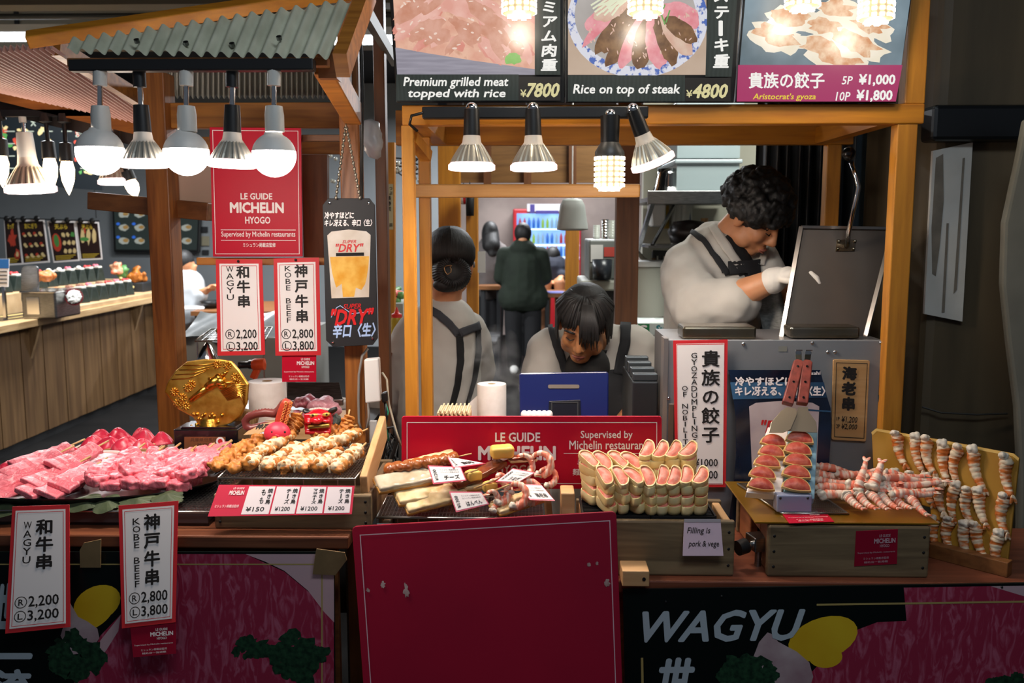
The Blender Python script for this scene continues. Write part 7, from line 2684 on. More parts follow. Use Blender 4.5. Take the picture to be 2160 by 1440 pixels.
# ---------------------------------------------------------------- distant people
def far_person(label, px, Y, top, foot, coat, pants, hairc, coat_bot, wpx, lean=0, seated=False, hood=False, side=0, arm=None, hair_long=False, back=0):
    c = at(px, top, Y)
    m = mpp(c)
    base = at(px, foot, Y)
    t = thing('person', label, 'person', V((c.x, Y, max(0, base.z))))
    P = lambda x, y, d=0.0: at(px + x, y, Y + d)
    H = foot - top
    hs = .115 / m
    fw = 1 if back else -1
    sk = B()
    hcx = lean
    hcen = P(hcx, top + hs * .95)
    sk.sph(hcen, (.078, .095, .115), None, 18, 12)
    sk.sph(hcen + V((side * .05, -.06 if not side else 0, -.05)), (.05, .05, .06))
    if side:
        sk.sph(hcen + V((side * .098, 0, -.02)), (.016, .012, .014))
        sk.sph(hcen + V((side * .082, 0, -.055)), (.016, .02, .012))
    sk.limb(hcen - V((0, 0, .08)), P(hcx * .6, top + hs * 2.3), .05, .06)
    sk.limb(P(0, top + hs * 2.9), P(0, coat_bot), .12, .12)
    for s in (-1, 1):
        a = P(s * wpx * .42, top + hs * 2.6)
        e = P(s * wpx * .50, (top + hs * 2.6) * .45 + coat_bot * .55, .06 * fw)
        w = P(s * wpx * .40 + (side * 30), coat_bot - (coat_bot - top) * .18, (.28 if back else -.22) if not side else -.05)
        if arm:
            w = P(*arm, -.1)
        sk.chain([a, e, w], [.05, .042, .032])
        hand(sk, w, (w - e).normalized(), (0, 0, 1), .9, .4, s)
        if not seated:
            k = P(s * wpx * .22, (coat_bot + foot) / 2)
            ft = V((P(s * wpx * .2, foot).x, Y, .05))
            sk.chain([P(s * wpx * .2, coat_bot - 10), k, ft], [.085, .06, .045])
        else:
            kk = P(s * wpx * .3 + side * 40, coat_bot, -.35 if not side else 0)
            sk.chain([P(s * wpx * .2, coat_bot), kk, V((kk.x, kk.y, .05))], [.08, .065, .045])
    obj('body', sk, SKIN, t, True, remesh=.012, sm=2)
    ct = B()
    ct.chain([P(hcx * .4, top + hs * 2.5), P(0, (top + coat_bot) / 2 + 10), P(0, coat_bot - 8)], [.15, .20, .21])
    ct.limb(P(-wpx * .36, top + hs * 2.75), P(wpx * .36, top + hs * 2.75), .09, .09)
    for s in (-1, 1):
        e = P(s * wpx * .50, (top + hs * 2.6) * .45 + coat_bot * .55, .06 * fw)
        w = P(s * wpx * .42 + (side * 26), coat_bot - (coat_bot - top) * .22, (.24 if back else -.18) if not side else -.05)
        if arm:
            w = e.lerp(P(*arm, -.1), .5)
        ct.chain([P(s * wpx * .42, top + hs * 2.7), e, w], [.085, .080, .065])
    if hood:
        ct.sph(P(hcx, top + hs * 2.2, -.04), (.14, .12, .10))
        ct.limb(P(-18, coat_bot), P(18, coat_bot), .18, .18)
    obj('coat', ct, coat, t, True, remesh=.014, sm=4, disp=(.007, 7))
    hb = B()
    hb.sph(hcen + V((-side * .015, -.0 if side else -.012, .025)), (.092, .105, .112), None, 18, 12)
    if hair_long:
        hb.chain([hcen, P(hcx + 2, top + hs * 2.2, -.10), P(hcx + 4, top + hs * 3.0, -.14)], [.10, .105, .06])
    obj('hair', hb, HAIR, t, True, remesh=.012, sm=2)
    if not seated:
        pb = B()
        for s in (-1, 1):
            k = P(s * wpx * .22, (coat_bot + foot) / 2)
            ft = V((P(s * wpx * .2, foot).x, Y, .09))
            pb.chain([P(s * wpx * .18, coat_bot - 14), k, ft], [.12, .095, .08])
        obj('trousers', pb, pants, t, True, remesh=.015, sm=2)
        for s in (-1, 1):
            q = V((P(s * wpx * .2, foot).x, Y, .04))
            obj('shoe', B().limb(q + V((0, .03, 0)), q + V((0, -.14, -.005)), .05, .04), WHITE if s < 0 else DARK, t, True)
    return t


GREEN = mat('green_coat', '1c271b', .9, c2='172016', scale=6)
GREYC = mat('grey_coat', '6a6260', .85, c2='5c5553', scale=6)
NAVY = mat('navy_coat', '191d2c', .85)
BLKT = mat('black_trousers', '111114', .85)
far_person('shopper in dark green hooded coat seen from behind near the drinks machine', 1103, 9.6, 474, 748, GREEN, BLKT, None, 626, 92, 0, hood=True, back=1)
far_person('long-haired shopper in grey coat beside the green coat', 1034, 10.4, 471, 742, GREYC, BLKT, None, 606, 52, 0, hair_long=True, back=1)
far_person('seated person in navy jacket right of the green coat', 1166, 10.6, 524, 690, NAVY, BLKT, None, 598, 50, 0, seated=True)
far_person('dark-haired diner in white top seated in profile past the left counter', 388, 8.6, 532, 800, mat('white_top', 'b9bdc0', .85), BLKT, None, 660, 52, 4, seated=True, side=1, arm=(48, 612))

# thin steam rising between the woman and the bowed man
c = at(1050, 800, 2.72)
o = obj('steam', B().sph(c, (.10, .07, .17), None, 20, 14), mat('steam_vapour', 'ffffff'))
nt = _mc['steam_vapour'].node_tree
nt.nodes.remove(nt.nodes['Principled BSDF'])
vol = nt.nodes.new('ShaderNodeVolumeScatter')
tc, no, mr = nt.nodes.new('ShaderNodeTexCoord'), nt.nodes.new('ShaderNodeTexNoise'), nt.nodes.new('ShaderNodeMapRange')
no.inputs['Scale'].default_value = 9
no.inputs['Distortion'].default_value = 1.2
mr.inputs['From Min'].default_value, mr.inputs['From Max'].default_value, mr.inputs['To Max'].default_value = .45, .75, 7.0
nt.links.new(tc.outputs['Object'], no.inputs['Vector'])
nt.links.new(no.outputs['Fac'], mr.inputs['Value'])
nt.links.new(mr.outputs['Result'], vol.inputs['Density'])
nt.links.new(vol.outputs[0], nt.nodes['Material Output'].inputs['Volume'])
tag(o, 'faint white steam rising between the woman and the bowed man', 'steam', kind='stuff')
# ================================================================ background: hall counter on the left
XC = -3.46
t = thing('long_counter', 'long pale wooden serving counter of the farther stall', 'counter', (XC - .5, 7.3, 0))
ZC = .90
obj('countertop', B().bb(XC - .95, XC, 4.6, 9.35, ZC - .05, ZC), W_HALLY, t, bevel=.004)
b = B()
for k in range(30):
    y = 4.6 + k * .145
    b.bb(XC - .12, XC - .10 + (.004 if k % 2 else 0), y, y + .142, .06, ZC - .05)
obj('front_cladding', b, mat('counter_planks', '745634', .6, c2='543a1e', scale=2.2, stretch=(9, 9, .6), rand=True), t)
obj('plinth', B().bb(XC - .14, XC - .11, 4.6, 9.0, 0, .07), SOFTBLK, t)
for y in (6.3, 8.0):
    obj('bracket', B().prism([(XC - .10, y, ZC - .05), (XC - .015, y, ZC - .05), (XC - .10, y, ZC - .30)], (0, .03, 0)), W_HALL, t)
obj('end_panel', B().bb(XC - .9, XC - .12, 8.95, 8.98, 0, ZC - .05), W_HALL, t)
# menu sheet lying on the counter
f = Face(Plane((0, 0, ZC + .002), (0, 0, 1)), None)
t = thing('menu_sheet', 'dark printed menu sheet lying at the near end of the long counter', 'menu', f.pt(40, 665))
obj('sheet', B().slab(f, [(-40, 672), (60, 655), (110, 652), (75, 668), (-40, 682)], .001), mat('menu_dark', '241c18', .3), t)
b = B()
b.line(f, [(0, 668), (60, 660)], 2)
b.line(f, [(10, 673), (70, 664)], 1.5)
obj('lettering', b, GOLDL, t)
tag(obj('menu_sheet', B().slab(f, [(66, 660), (130, 648), (160, 650), (100, 662)], .001), mat('sheet_white', 'c9cac8', .4)), 'white printed menu sheet on the counter below the steel container', 'menu')
# stainless container with lid
c = at(98, 648, 6.35)
m = mpp(c)
c.z = ZC
t = thing('steel_container', 'rectangular stainless food container on the long counter', 'container', c)
obj('pan', B().bb(c.x - 36 * m, c.x + 36 * m, c.y - .1, c.y + .25, ZC, ZC + 56 * m), STEEL, t, bevel=.012)
obj('rim', B().bb(c.x - 38 * m, c.x + 38 * m, c.y - .11, c.y + .26, ZC + 55 * m, ZC + 58 * m), CHROME, t, bevel=.003)
ld = Face(PY(c.y + .05), None)
obj('lid', B().slab(ld, rr(44, 560, 80, 640, 9), .02, back=.0), STEEL, t, bevel=.004)
obj('pressed_panel', B().bb(c.x - 25 * m, c.x + 2 * m, c.y - .104, c.y - .099, ZC + 10 * m, ZC + 46 * m), CHROME, t, bevel=.002)
# rice bowl tipped towards us
c = at(156, 626, 6.4)
m = mpp(c)
t = thing('rice_bowl', 'small red-brown bowl of white rice tipped beside the steel container', 'bowl', c - V((0, 0, .05)))
ax = V((.25, -1, .25))
obj('bowl', B().lathe([(0, -.05), (10 * m, -.048), (18 * m, -.01), (18 * m, 0), (16 * m, 0), (14 * m, -.015)], c, ax, 28), mat('bowl_red', '6a1f22', .35), t, True, angle=50)
b = B()
b.sph(c, (15.5 * m, 15.5 * m, .012), basis(ax).to_3x3() @ M.Rotation(R(90), 3, 'X'), 20, 10)
random.seed(2)
o = disp_obj('rice', b, mat('rice', 'e6e4dc', .6, c2='d2d0c8', scale=120), t, .006, 0, .006, 90, local=False)
# serving boards and onigiri
NR = mat('onigiri_nori', '1b241f', .45, c2='27312b', scale=30)
RICE = mat('onigiri_rice', 'dedad0', .6, c2='cfc9bc', scale=90, bump=.3)
TOPC = [mat('top_red', 'c43a3a', .5), mat('top_white', 'e6ded2', .5), mat('top_orange', 'd8783c', .5), mat('top_pink', 'd06a78', .5), mat('top_brown', '7a4a32', .5)]
BRD = mat('serving_board', 'bfa27a', .6, c2='a98a62', scale=6)
p0, p1 = V((XC - .12, 6.75, ZC)), V((XC - .15, 8.55, ZC))
tag(obj('serving_board', B().bb(XC - .30, XC - .03, 6.72, 8.6, ZC, ZC + .035), BRD, bevel=.003), 'low wooden board carrying the front row of seaweed rice balls', 'board')
tag(obj('serving_board', B().bb(XC - .66, XC - .38, 6.3, 8.5, ZC + .001, ZC + .15), BRD, bevel=.003), 'raised wooden step carrying the rear row of seaweed rice balls', 'board')


def onigiri(tc):
    t = thing('rice_ball', None, 'rice ball')
    s, h = .105, .12
    tri = [V((-s / 2, 0, 0)), V((s / 2, 0, 0)), V((s * .22, 0, h)), V((-s * .22, 0, h))]
    obj('seaweed_wrap', B().prism([p + V((0, -.045, 0)) for p in tri], (0, .09, 0)), NR, t, local=True, bevel=.008)
    b = B()
    b.box((0, 0, h + .004), (s * .42, .08, .018))
    obj('rice', b, RICE, t, local=True, bevel=.005)
    b = B()
    for k in range(4):
        b.sph((random.uniform(-.018, .018), random.uniform(-.03, .03), h + .016), random.uniform(.010, .016), None, 8, 6)
    obj('topping', b, tc, t, True, local=True)
    return Proto(t)


OG = [onigiri(c) for c in TOPC]
tops = ['red', 'white', 'orange', 'pink', 'brown']
for k in range(8):
    i = [2, 4, 4, 3, 4, 0, 3, 0][k]
    o = OG[i].take('black seaweed rice ball with %s topping, front row, %s from the steel container' % (tops[i], ORD[k]), 'rice balls in the front row')
    o.matrix_basis = M.Translation((XC - .15, 6.85 + k * .165, ZC + .035)) @ M.Rotation(R(70), 4, 'Z')
for k in range(11):
    i = [1, 4, 0, 0, 0, 1, 1, 3, 1, 0, 3][k]
    o = OG[i].take('black seaweed rice ball with %s topping, rear row, %s from the steel container' % (tops[i], ORD[k]), 'rice balls in the rear row')
    o.matrix_basis = M.Translation((XC - .50, 6.55 + k * .165, ZC + .15)) @ M.Rotation(R(70), 4, 'Z')
# tempura and fried heap
for lab, px, py, w, h, Y, col, c2, fr in (('heap of orange fried chicken in a black tray at the counter end', 287, 578, 15, 17, 8.4, 'c4772c', '9a5418', 40), ('tall pale tempura heap at the end of the front row', 262, 604, 15, 18, 8.2, 'd8c48a', 'c4aa64', 30),
                                    ('orange fried lumps left of the rear rice balls', 92, 580, 14, 9, 6.6, 'c4702c', '9c5018', 40), ('shrimp tempura bunch standing at the end of the rear row', 246, 562, 10, 14, 8.3, 'd8b48c', 'd0583c', 30)):
    c = at(px, py, Y)
    m = mpp(c)
    b = B()
    random.seed(px)
    for k in range(26):
        u = random.uniform(-1, 1)
        v = random.uniform(-1, 1 - abs(u))
        b.sph(c + V((u * w * m, random.uniform(-.06, .06), v * h * m)), random.uniform(.016, .032), None, 8, 6)
    b.sph(c - V((0, 0, h * m * .4)), (w * m * .8, .07, h * m * .7))
    tag(disp_obj('fried_food', b, mat('fry_' + col, col, .5, c2=c2, scale=fr), None, .012, 1, .01, 30), lab, 'fried food', kind='stuff')
c = at(288, 604, 8.45)
m = mpp(c)
tag(obj('black_tray', B().bb(c.x - 22 * m, c.x + 24 * m, 8.35, 8.6, ZC + .0, c.z + 14 * m - .02), DARK, bevel=.01), 'black tray under the orange fried chicken heap', 'tray')
tag(obj('green_garnish', disp_obj('leafy', B().sph(at(258, 572, 8.35), (.06, .05, .07)), mat('fresh_green', '3f7a3c', .5, c2='6a9a5a', scale=30), None, .01, 0, .03, 25).data and B().sph(at(258, 572, 8.35), (.055, .05, .06)), mat('fresh_green', '3f7a3c', .5), None, True, disp=(.03, 30)), 'green leaf garnish beside the standing shrimp tempura', 'leaf garnish')
for o in [x for x in COL.objects if x.name.startswith('leafy')]:
    bpy.data.objects.remove(o)
# small info sign at the left edge
f = Face(PY(6.2), None)
t = thing('info_sign', 'blue-topped white notice standing at the left edge of the long counter', 'sign', f.pt(6, 610))
obj('sheet', B().slab(f, [(-16, 546), (19, 546), (17, 605), (-16, 605)], .006), PAPER, t)
obj('blue_header', B().rect(f, -16, 546, 19, 566), mat('blue_header', '2a66a4', .4), t)
b = B()
for k in range(4):
    b.rect(f, -14, 571 + k * 8, 15, 574 + k * 8, .0012)
obj('text_lines', b, mat('grey_ink', '55504c', .6), t)
obj('stand', B().bb(f.pt(2, 600).x, f.pt(8, 600).x, 6.2, 6.22, ZC, f.pt(6, 604).z), CHROME, t)
# hanging menus
YM_ = 8.9
f = Face(PY(YM_), None)
MD = mat('menu_print', '2a1a16', .35)
tag(obj('menu_wire', B().cyl(f.pt(-20, 459, .02), f.pt(212, 466, .02), .006, seg=6), BLACK, None), 'thin black wire the four menu sheets hang from', 'wire')
b = B()
for x in (-20, 205):
    b.cyl(f.pt(x, 460, .02), V((f.pt(x, 460).x, YM_ - .02, 3.3)), .005, seg=6)
tag(obj('wire_hanger', b, BLACK, None), 'thin hangers holding the menu wire from the ceiling', 'hanger')
random.seed(6)
for q, lab, title, dots in (([(8, 463), (37, 464), (48, 558), (14, 560)], 'dark menu sheet with a red crab, leftmost of the hanging four', 'きっず', 0),
                            ([(36, 464), (93, 462), (105, 553), (48, 558)], 'dark menu sheet with rows of rice balls, second of the hanging four', 'おにぎり', 1),
                            ([(99, 466), (158, 466), (168, 550), (113, 554)], 'dark menu sheet with a red lobster plate, third of the hanging four', '天ぷら', 2),
                            ([(159, 466), (208, 468), (216, 547), (170, 549)], 'dark menu sheet with three tempura, rightmost of the hanging four', '天ぷら', 3)):
    ff = Face(PY(YM_), (0, 0, 100, 100), q)
    t = thing('menu_sheet', lab, 'menu', ff.pt(50, 100), 0, 'menus hanging over the long counter')
    obj('sheet', B().slab(ff, [(0, 0), (100, 0), (100, 100), (0, 100)], .004), PAPER, t)
    obj('dark_print', B().rect(ff, 5, 4, 95, 96), MD, t)
    b = B()
    b.text(ff, title, 25, 8, 70, 20, .03, .0025)
    for k in range(3):
        b.rect(ff, 12, 84 + k * 4, 88 - k * 10, 85.5 + k * 4, .0025)
    obj('title', b, mat('menu_yellow', 'd0b23a', .5), t)
    fc = [mat('dish_red', 'b8402c', .5), mat('dish_cream', 'd8c088', .5), mat('dish_green', '4a8a44', .5)]
    B3 = [B(), B(), B()]
    if dots == 0:
        B3[0].ell(ff, 50, 40, 26, 18, .0025, wob=1.0)
        B3[0].ell(ff, 74, 76, 18, 12, .0025, wob=.6)
        B3[1].ell(ff, 74, 76, 9, 6, .003, wob=.6)
    elif dots == 1:
        for r in range(3):
            for k in range(4):
                B3[(r + k) % 2].ell(ff, 18 + k * 20, 32 + r * 24, 6, 4, .0025, 10)
                B3[1].ell(ff, 22 + k * 20, 36 + r * 24, 6, 3, .0028, 10)
    elif dots == 2:
        B3[0].ell(ff, 24, 52, 17, 22, .0025)
        B3[2].ell(ff, 24, 48, 9, 15, .003)
        for k in range(9):
            B3[1 + (k == 2)].ell(ff, 52 + (k % 3) * 17, 34 + (k // 3) * 20, 7, 6, .0025, 10, wob=.5)
    else:
        for k in range(3):
            B3[1].ell(ff, 24 + k * 25, 38, 9, 20, .0025, 14, 15, .5)
        B3[2].ell(ff, 30, 46, 20, 5, .0028)
        B3[0].ell(ff, 36, 24, 4, 8, .003)
    for bb_, m_ in zip(B3, fc):
        if bb_.v:
            obj('dish_print', bb_, m_, t)
    b = B()
    for x in (25, 75):
        b.sph(ff.pt(x, -2, .01), (.03, .02, .03), None, 8, 6)
    obj('clip', b, BLACK, t)
# framed food board on the back wall
f = Face(PY(11.45), None)
t = thing('menu_board', 'black framed screen of white food bowls behind the orange post', 'menu board', f.pt(330, 532))
obj('frame', B().slab(f, [(236, 438), (424, 440), (420, 533), (240, 531)], .06), BLACK, t, bevel=.01)
obj('screen', B().slab(f, [(241, 442), (418, 444), (415, 527), (245, 526)], .01, back=-.006), mat('dim_screen', '2c3a36', .3, emit=.45), t)
random.seed(4)
b, b2, b3 = B(), B(), B()
for r in range(3):
    for k in range(5):
        x, y = 262 + k * 33, 452 + r * 28
        b.ell(f, x, y, 11, 7, .010, 14, wob=.3)
        b2.ell(f, x + 4, y - 1, 6, 4, .012, 12, wob=.4)
        if k < 2 and r:
            b3.ell(f, x - 12, y - 8, 4, 3, .012, 10)
obj('dish_print', b, mat('dish_em', 'b8beb4', emit=.6), t)
obj('food_print', b2, mat('food_em', 'b8904e', emit=.55), t)
obj('blue_badge', b3, mat('badge_em', '2a6ad8', emit=.8), t)
# dark big menu boards behind the farther lamps
f = Face(PY(7.4), None)
t = thing('menu_board', 'large dark menu board with small food pictures behind the candle bulbs', 'menu board', f.pt(110, 400))
obj('panel', B().slab(f, [(-40, 222), (214, 262), (216, 402), (-40, 382)], .03), mat('board_dark', '10161a', .35), t)
for mm, cs in (('dish_cream', 26), ('dish_green', 16), ('dish_red', 14)):
    b = B()
    for k in range(cs):
        x, y = random.uniform(-10, 205), random.uniform(262, 384)
        b.ell(f, x, y, random.uniform(3, 8), random.uniform(2, 6), .002 + k * .0001, 10, random.uniform(0, 90), .6)
    obj('dish_print', b, _mc[mm], t)
b = B()
for k in range(20):
    x, y = 10 + (k % 5) * 40, 276 + (k // 5) * 26
    b.rect(f, x, y, x + 22, y + 2, .005)
b.text(f, '天', 66, 250, 76, 266, .04, .005)
b.text(f, 'おにぎり', 160, 276, 200, 290, .02, .005)
obj('lettering', b, mat('menu_pale', 'a8b0a0', .5), t)
obj('hanger', B().bb(f.pt(40, 240).x, f.pt(48, 240).x, 7.42, 7.44, f.pt(0, 235).z, 3.3), DARK, t)
# sockets and switch on the back wall
f = Face(PY(11.58), None)
for x, y, w, h, m_, lab in ((432, 484, 7, 6, DARK, 'small black switch plate on the back wall right of the food screen'), (434, 508, 8, 10, mat('beige_plate', '8f8870', .6), 'beige wall plate below the black switch'), (434, 532, 7, 5, DARK, 'small black wall socket below the beige plate')):
    tag(obj('wall_plate', B().slab(f, [(x - w, y - h), (x + w, y - h), (x + w, y + h), (x - w, y + h)], .02, back=-.02), m_, bevel=.004), lab, 'wall plate')
# dining table with bowl past the counter
c = at(430, 648, 8.3)
t = thing('dining_table', 'dark table with white cloth past the end of the long counter', 'table', V((c.x, 8.4, 0)))
obj('tabletop', B().bb(at(436, 650, 8.3).x, at(600, 650, 8.3).x, 7.9, 9.0, c.z - .04, c.z), W_BRX, t)
for x in (at(440, 650, 8.3).x, at(590, 650, 8.3).x):
    for y in (7.95, 8.9):
        obj('leg', B().bb(x, x + .04, y, y + .04, 0, c.z - .04), DARK, t)
tag(obj('bowl', B().lathe([(0, 0), (.05, 0), (.10, .07), (.09, .07), (.04, .015)], V((at(445, 640, 8.2).x, 8.2, c.z)), (0, 0, 1), 20), BLACK, None, True), 'black soup bowl in front of the seated diner', 'bowl')
tag(obj('paper_napkin', B().box(V((at(402, 645, 8.1).x, 8.1, c.z + .012)), (.24, .2, .02), M.Rotation(.3, 3, 'Z')), PAPER, bevel=.008), 'white paper spread on the dining table by the orange post', 'napkin')
# counter with plastic-bagged white tub behind the orange post
c = at(420, 700, 4.2)
t = thing('side_counter', 'pale grey low counter draped in clear film behind the trophy', 'counter', V((c.x, 4.5, 0)))
obj('body', B().bb(at(374, 700, 4.2).x, at(620, 700, 4.2).x, 4.2, 4.9, 0, at(420, 712, 4.2).z), mat('grey_counter', '7f7e78', .6), t)
b = B().grid(lambda u, v: at(374 + 246 * u, 668 + 46 * v + 6 * math.sin(u * 14 + v * 3), 4.18) + V((0, -.03 * math.sin(u * 22) * v + .3 * (1 - v), 0)), 40, 8)
obj('film_cover', b, mat('cloudy_film', 'a6adb0', .25, c2='8f979b', scale=12), t, True)

# ---------------------------------------------------------------- drinks machine
YV = 12.2
f = Face(PY(YV), None)
t = thing('vending_machine', 'red drinks vending machine with glowing blue shelves behind the green coat', 'vending machine', V((f.pt(1150, 700).x, YV + .3, 0)))
x0, x1 = f.pt(1082, 500).x, f.pt(1226, 500).x
zt_ = f.pt(1100, 440).z
obj('cabinet', B().bb(x0, x1, YV, YV + .65, 0, zt_), mat('machine_red', 'a81c24', .35), t, bevel=.02)
obj('display_window', B().rect(f, 1090, 450, 1222, 548, .004), mat('machine_glow', '5a86d8', emit=1.7, c2='86b8f4', scale=3), t)
obj('shelf_light', B().rect(f, 1090, 482, 1222, 485, .02).rect(f, 1090, 515, 1222, 519, .02).rect(f, 1090, 541, 1222, 544, .02), mat('shelf_glow', 'd6e4ff', emit=2.2), t)
bc = [mat('bot_blue', '2a6ac8', .3, emit=1.1), mat('bot_green', '8ab84a', .3, emit=1.1), mat('bot_red', 'a8323a', .3, emit=1.1), mat('bot_clear', '9ac4e4', .3, emit=.8)]  # bottles emit: the light on them is put into their materials
for r, (y0, y1) in enumerate(((456, 481), (488, 513), (521, 540))):
    for k in range(13):
        x = 1094 + k * 9.6
        i = [2, 2, 0, 0, 0, 1, 1, 3, 3, 0, 0, 3, 2][(k + r * 3) % 13]
        obj('drink_bottle', B().lathe([(0, 0), (.020, 0), (.020, .09), (.008, .12), (.008, .135), (0, .135)], f.pt(x + 3, y1, .03), (0, 0, 1), 8), bc[i], t, True)
obj('header_panel', B().slab(f, [(1112, 430), (1226, 430), (1226, 446), (1112, 446)], .03, back=-.03), mat('header_white', 'c9c6cc', .5, emit=.0), t)
b = B()
b.rect(f, 1118, 431, 1128, 449, .034)
b.rect(f, 1130, 444, 1178, 451, .034)
obj('header_print', b, mat('header_blue', '3a2f78', .4), t)
obj('coin_panel', B().rect(f, 1195, 552, 1222, 600, .004), mat('coin_grey', '6a6a70', .4), t)

# hall tables
t = thing('hall_table', 'brown dining table in front of the long-haired shopper', 'table', V((at(1030, 620, 9.2).x, 9.3, 0)))
zz = at(1030, 612, 9.2).z
obj('tabletop', B().bb(at(1000, 612, 9.2).x, at(1050, 612, 9.2).x, 9.85, 10.15, zz - .04, zz), W_BRX, t)
for x in (1006, 1042):
    for y in (9.88, 10.08):
        obj('leg', B().bb(at(x, 640, 9.2).x, at(x, 640, 9.2).x + .04, y, y + .04, 0, zz - .04), DARK, t)
t = thing('hall_table', 'dark table with blue sheet at the seated person in navy', 'table', V((at(1180, 620, 9.8).x, 9.9, 0)))
zz = at(1180, 616, 9.8).z
obj('tabletop', B().bb(at(1145, 612, 9.8).x, at(1215, 612, 9.8).x, 9.6, 10.2, zz - .04, zz), W_BRX, t)
for x in (1150, 1208):
    for y in (9.65, 10.1):
        obj('leg', B().bb(at(x, 640, 9.8).x, at(x, 640, 9.8).x + .04, y, y + .04, 0, zz - .04), DARK, t)
tag(obj('blue_menu', B().box(V((at(1172, 612, 9.75).x, 9.75, zz + .004)), (.2, .25, .006), M.Rotation(.2, 3, 'Z')), mat('menu_blue', '6a74b8', .4)), 'pale blue menu sheet on the dark table', 'menu')
for k, (px, Y) in enumerate(((1012, 8.6), (1020, 9.0), (1165, 8.7), (1190, 9.3))):
    q = at(px, 700, Y)
    t = thing('stool', ['dark stool left of the green coat, nearer one', 'dark stool left of the green coat, farther one', 'dark stool right of the green coat, nearer one', 'dark stool right of the green coat, farther one'][k], 'stool', V((q.x, Y, 0)))
    obj('seat', B().bb(q.x - .17, q.x + .17, Y - .17, Y + .17, .44, .48), DARK, t, bevel=.01)
    for i in (-1, 1):
        for j in (-1, 1):
            obj('leg', B().bb(q.x + i * .14 - .015, q.x + i * .14 + .015, Y + j * .14 - .015, Y + j * .14 + .015, 0, .44), mat('stool_leg', '3a3a3c', .4), t)
# white bag hanging, menu plate and hook on posts
YB_ = 3.9
f = Face(PY(YB_), None)
b = B()
c = f.pt(1207, 455)
m = mpp(c)
prof = [(10, -36), (20, -34), (26, -22), (29, 0), (32, 20), (33, 29), (20, 31), (0, 30)]


def bagf(u, v):
    a = u * 2 * math.pi
    i = v * (len(prof) - 1)
    k = min(int(i), len(prof) - 2)
    r = prof[k][0] + (prof[k + 1][0] - prof[k][0]) * (i - k)
    h = prof[k][1] + (prof[k + 1][1] - prof[k][1]) * (i - k)
    w = 1 + .05 * math.sin(a * 5 + v * 3) * v
    return c + V((r * m * math.cos(a) * w, r * m * .45 * math.sin(a) * w, -h * m))


tag(obj('plastic_bag', b.grid(bagf, 40, 21), mat('white_bag', 'b4b8b4', .45, c2='a4a8a4', scale=8), None, True), 'white plastic bag hanging in front of the drinks machine', 'bag')
tag(obj('bag_string', B().cyl(f.pt(1207, 420), V((f.pt(1207, 330).x, YB_, 3.3)), .003, seg=6), WHITE), 'thin string holding the white plastic bag', 'string')
f = Face(PY(4.17), None)
tag(obj('paper_sign', B().slab(f, [(1008, 530), (1024, 530), (1024, 575), (1008, 575)], .006), LGREY), 'blank pale paper sign beside the thin post', 'paper')
b = B()
b.tube([f.pt(993, 505, .01), f.pt(993, 540, .01)], .008, 8)
b.tube([f.pt(993, 545, .01), f.pt(985, 556, .01), f.pt(990, 566, .01), f.pt(1000, 562, .01), f.pt(999, 552, .01)], .006, 8)
tag(obj('hook_tool', b, DARK, None, True), 'dark bottle opener hanging on the thin post', 'tool')
tag(obj('hanging_lighter', B().lathe([(0, 0), (.018, 0), (.02, .08), (.012, .1), (0, .16)], f.pt(991, 455, -.012), (0, 0, 1), 12), DARK, None, True), 'dark gas lighter hanging high on the thin post', 'lighter')

# ---------------------------------------------------------------- kitchen wall on the right
f = Face(PY(4.9), None)
t = thing('wall_shelf', 'steel wall shelf of clear boxes above the curly-haired cook', 'shelf', f.pt(1470, 410))
z0 = f.pt(1400, 425).z
xs0, xs1 = at(1366, 415, 4.3).x, at(1600, 400, 4.3).x
zs = at(1366, 425, 4.3).z
obj('shelf_board', B().bb(xs0, xs1, 4.3, 5.15, zs, zs + .02), STEEL, t)
obj('front_lip', B().bb(xs0, xs1, 4.29, 4.31, zs - .012, zs + .05), STEEL, t, bevel=.003)
for x in (xs0 + .03, xs0 + .45):
    obj('bracket', B().beam((x, 4.34, zs), (x, 5.17, zs - .35), .02, .02), STEEL, t)
CLR = mat('clear_box', 'a4b2b4', .18, alpha=.55, coat=.3)
for k, (za, zb_, lab) in enumerate(((zs + .021, zs + .20, 'lower clear storage box on the steel shelf'), (zs + .205, zs + .47, 'upper clear storage box with lid on the steel shelf'))):
    xa, xb_ = at(1428, 350, 4.4).x, at(1560, 350, 4.4).x
    t = thing('storage_box', lab, 'storage box', V(((xa + xb_) / 2, 4.7, za)), 0, 'clear storage boxes on the steel shelf')
    b = B()
    for q in ((xa, xb_, 4.40, 4.41), (xa, xb_, 4.99, 5.0), (xa, xa + .01, 4.41, 4.99), (xb_ - .01, xb_, 4.41, 4.99)):
        b.bb(*q, za, zb_ - .02)
    b.bb(xa, xb_, 4.4, 5.0, za, za + .006)
    obj('walls', b, CLR, t)
    obj('lid', B().bb(xa - .012, xb_ + .012, 4.385, 5.012, zb_ - .02, zb_), mat('box_lid', 'aab6ba', .3, alpha=.75), t, bevel=.006)
    obj('contents', B().bb(xa + .04, xb_ - .06, 4.45, 4.9, za + .008, za + (zb_ - za) * .6), mat('box_contents', '74828a', .7, c2='98a2a6', scale=6), t)
c = at(1412, 388, 4.5)
c.z = zs + .022
t = thing('steel_bowls', 'nested steel bowls at the left end of the steel shelf', 'bowls', c)
for k in range(3):
    obj('bowl', B().lathe([(.10 - .012 * k, .02 * k), (.06, .05 + .03 * k), (.055, .10 + .02 * k), (0, .10 + .02 * k)], c, (0, 0, 1), 24), CHROME, t, True)
t = thing('jar', 'tall glass jar with dark cap beside the nested steel bowls', 'jar', at(1425, 380, 4.7))
c = V((at(1424, 380, 4.75).x, 4.75, zs + .021))
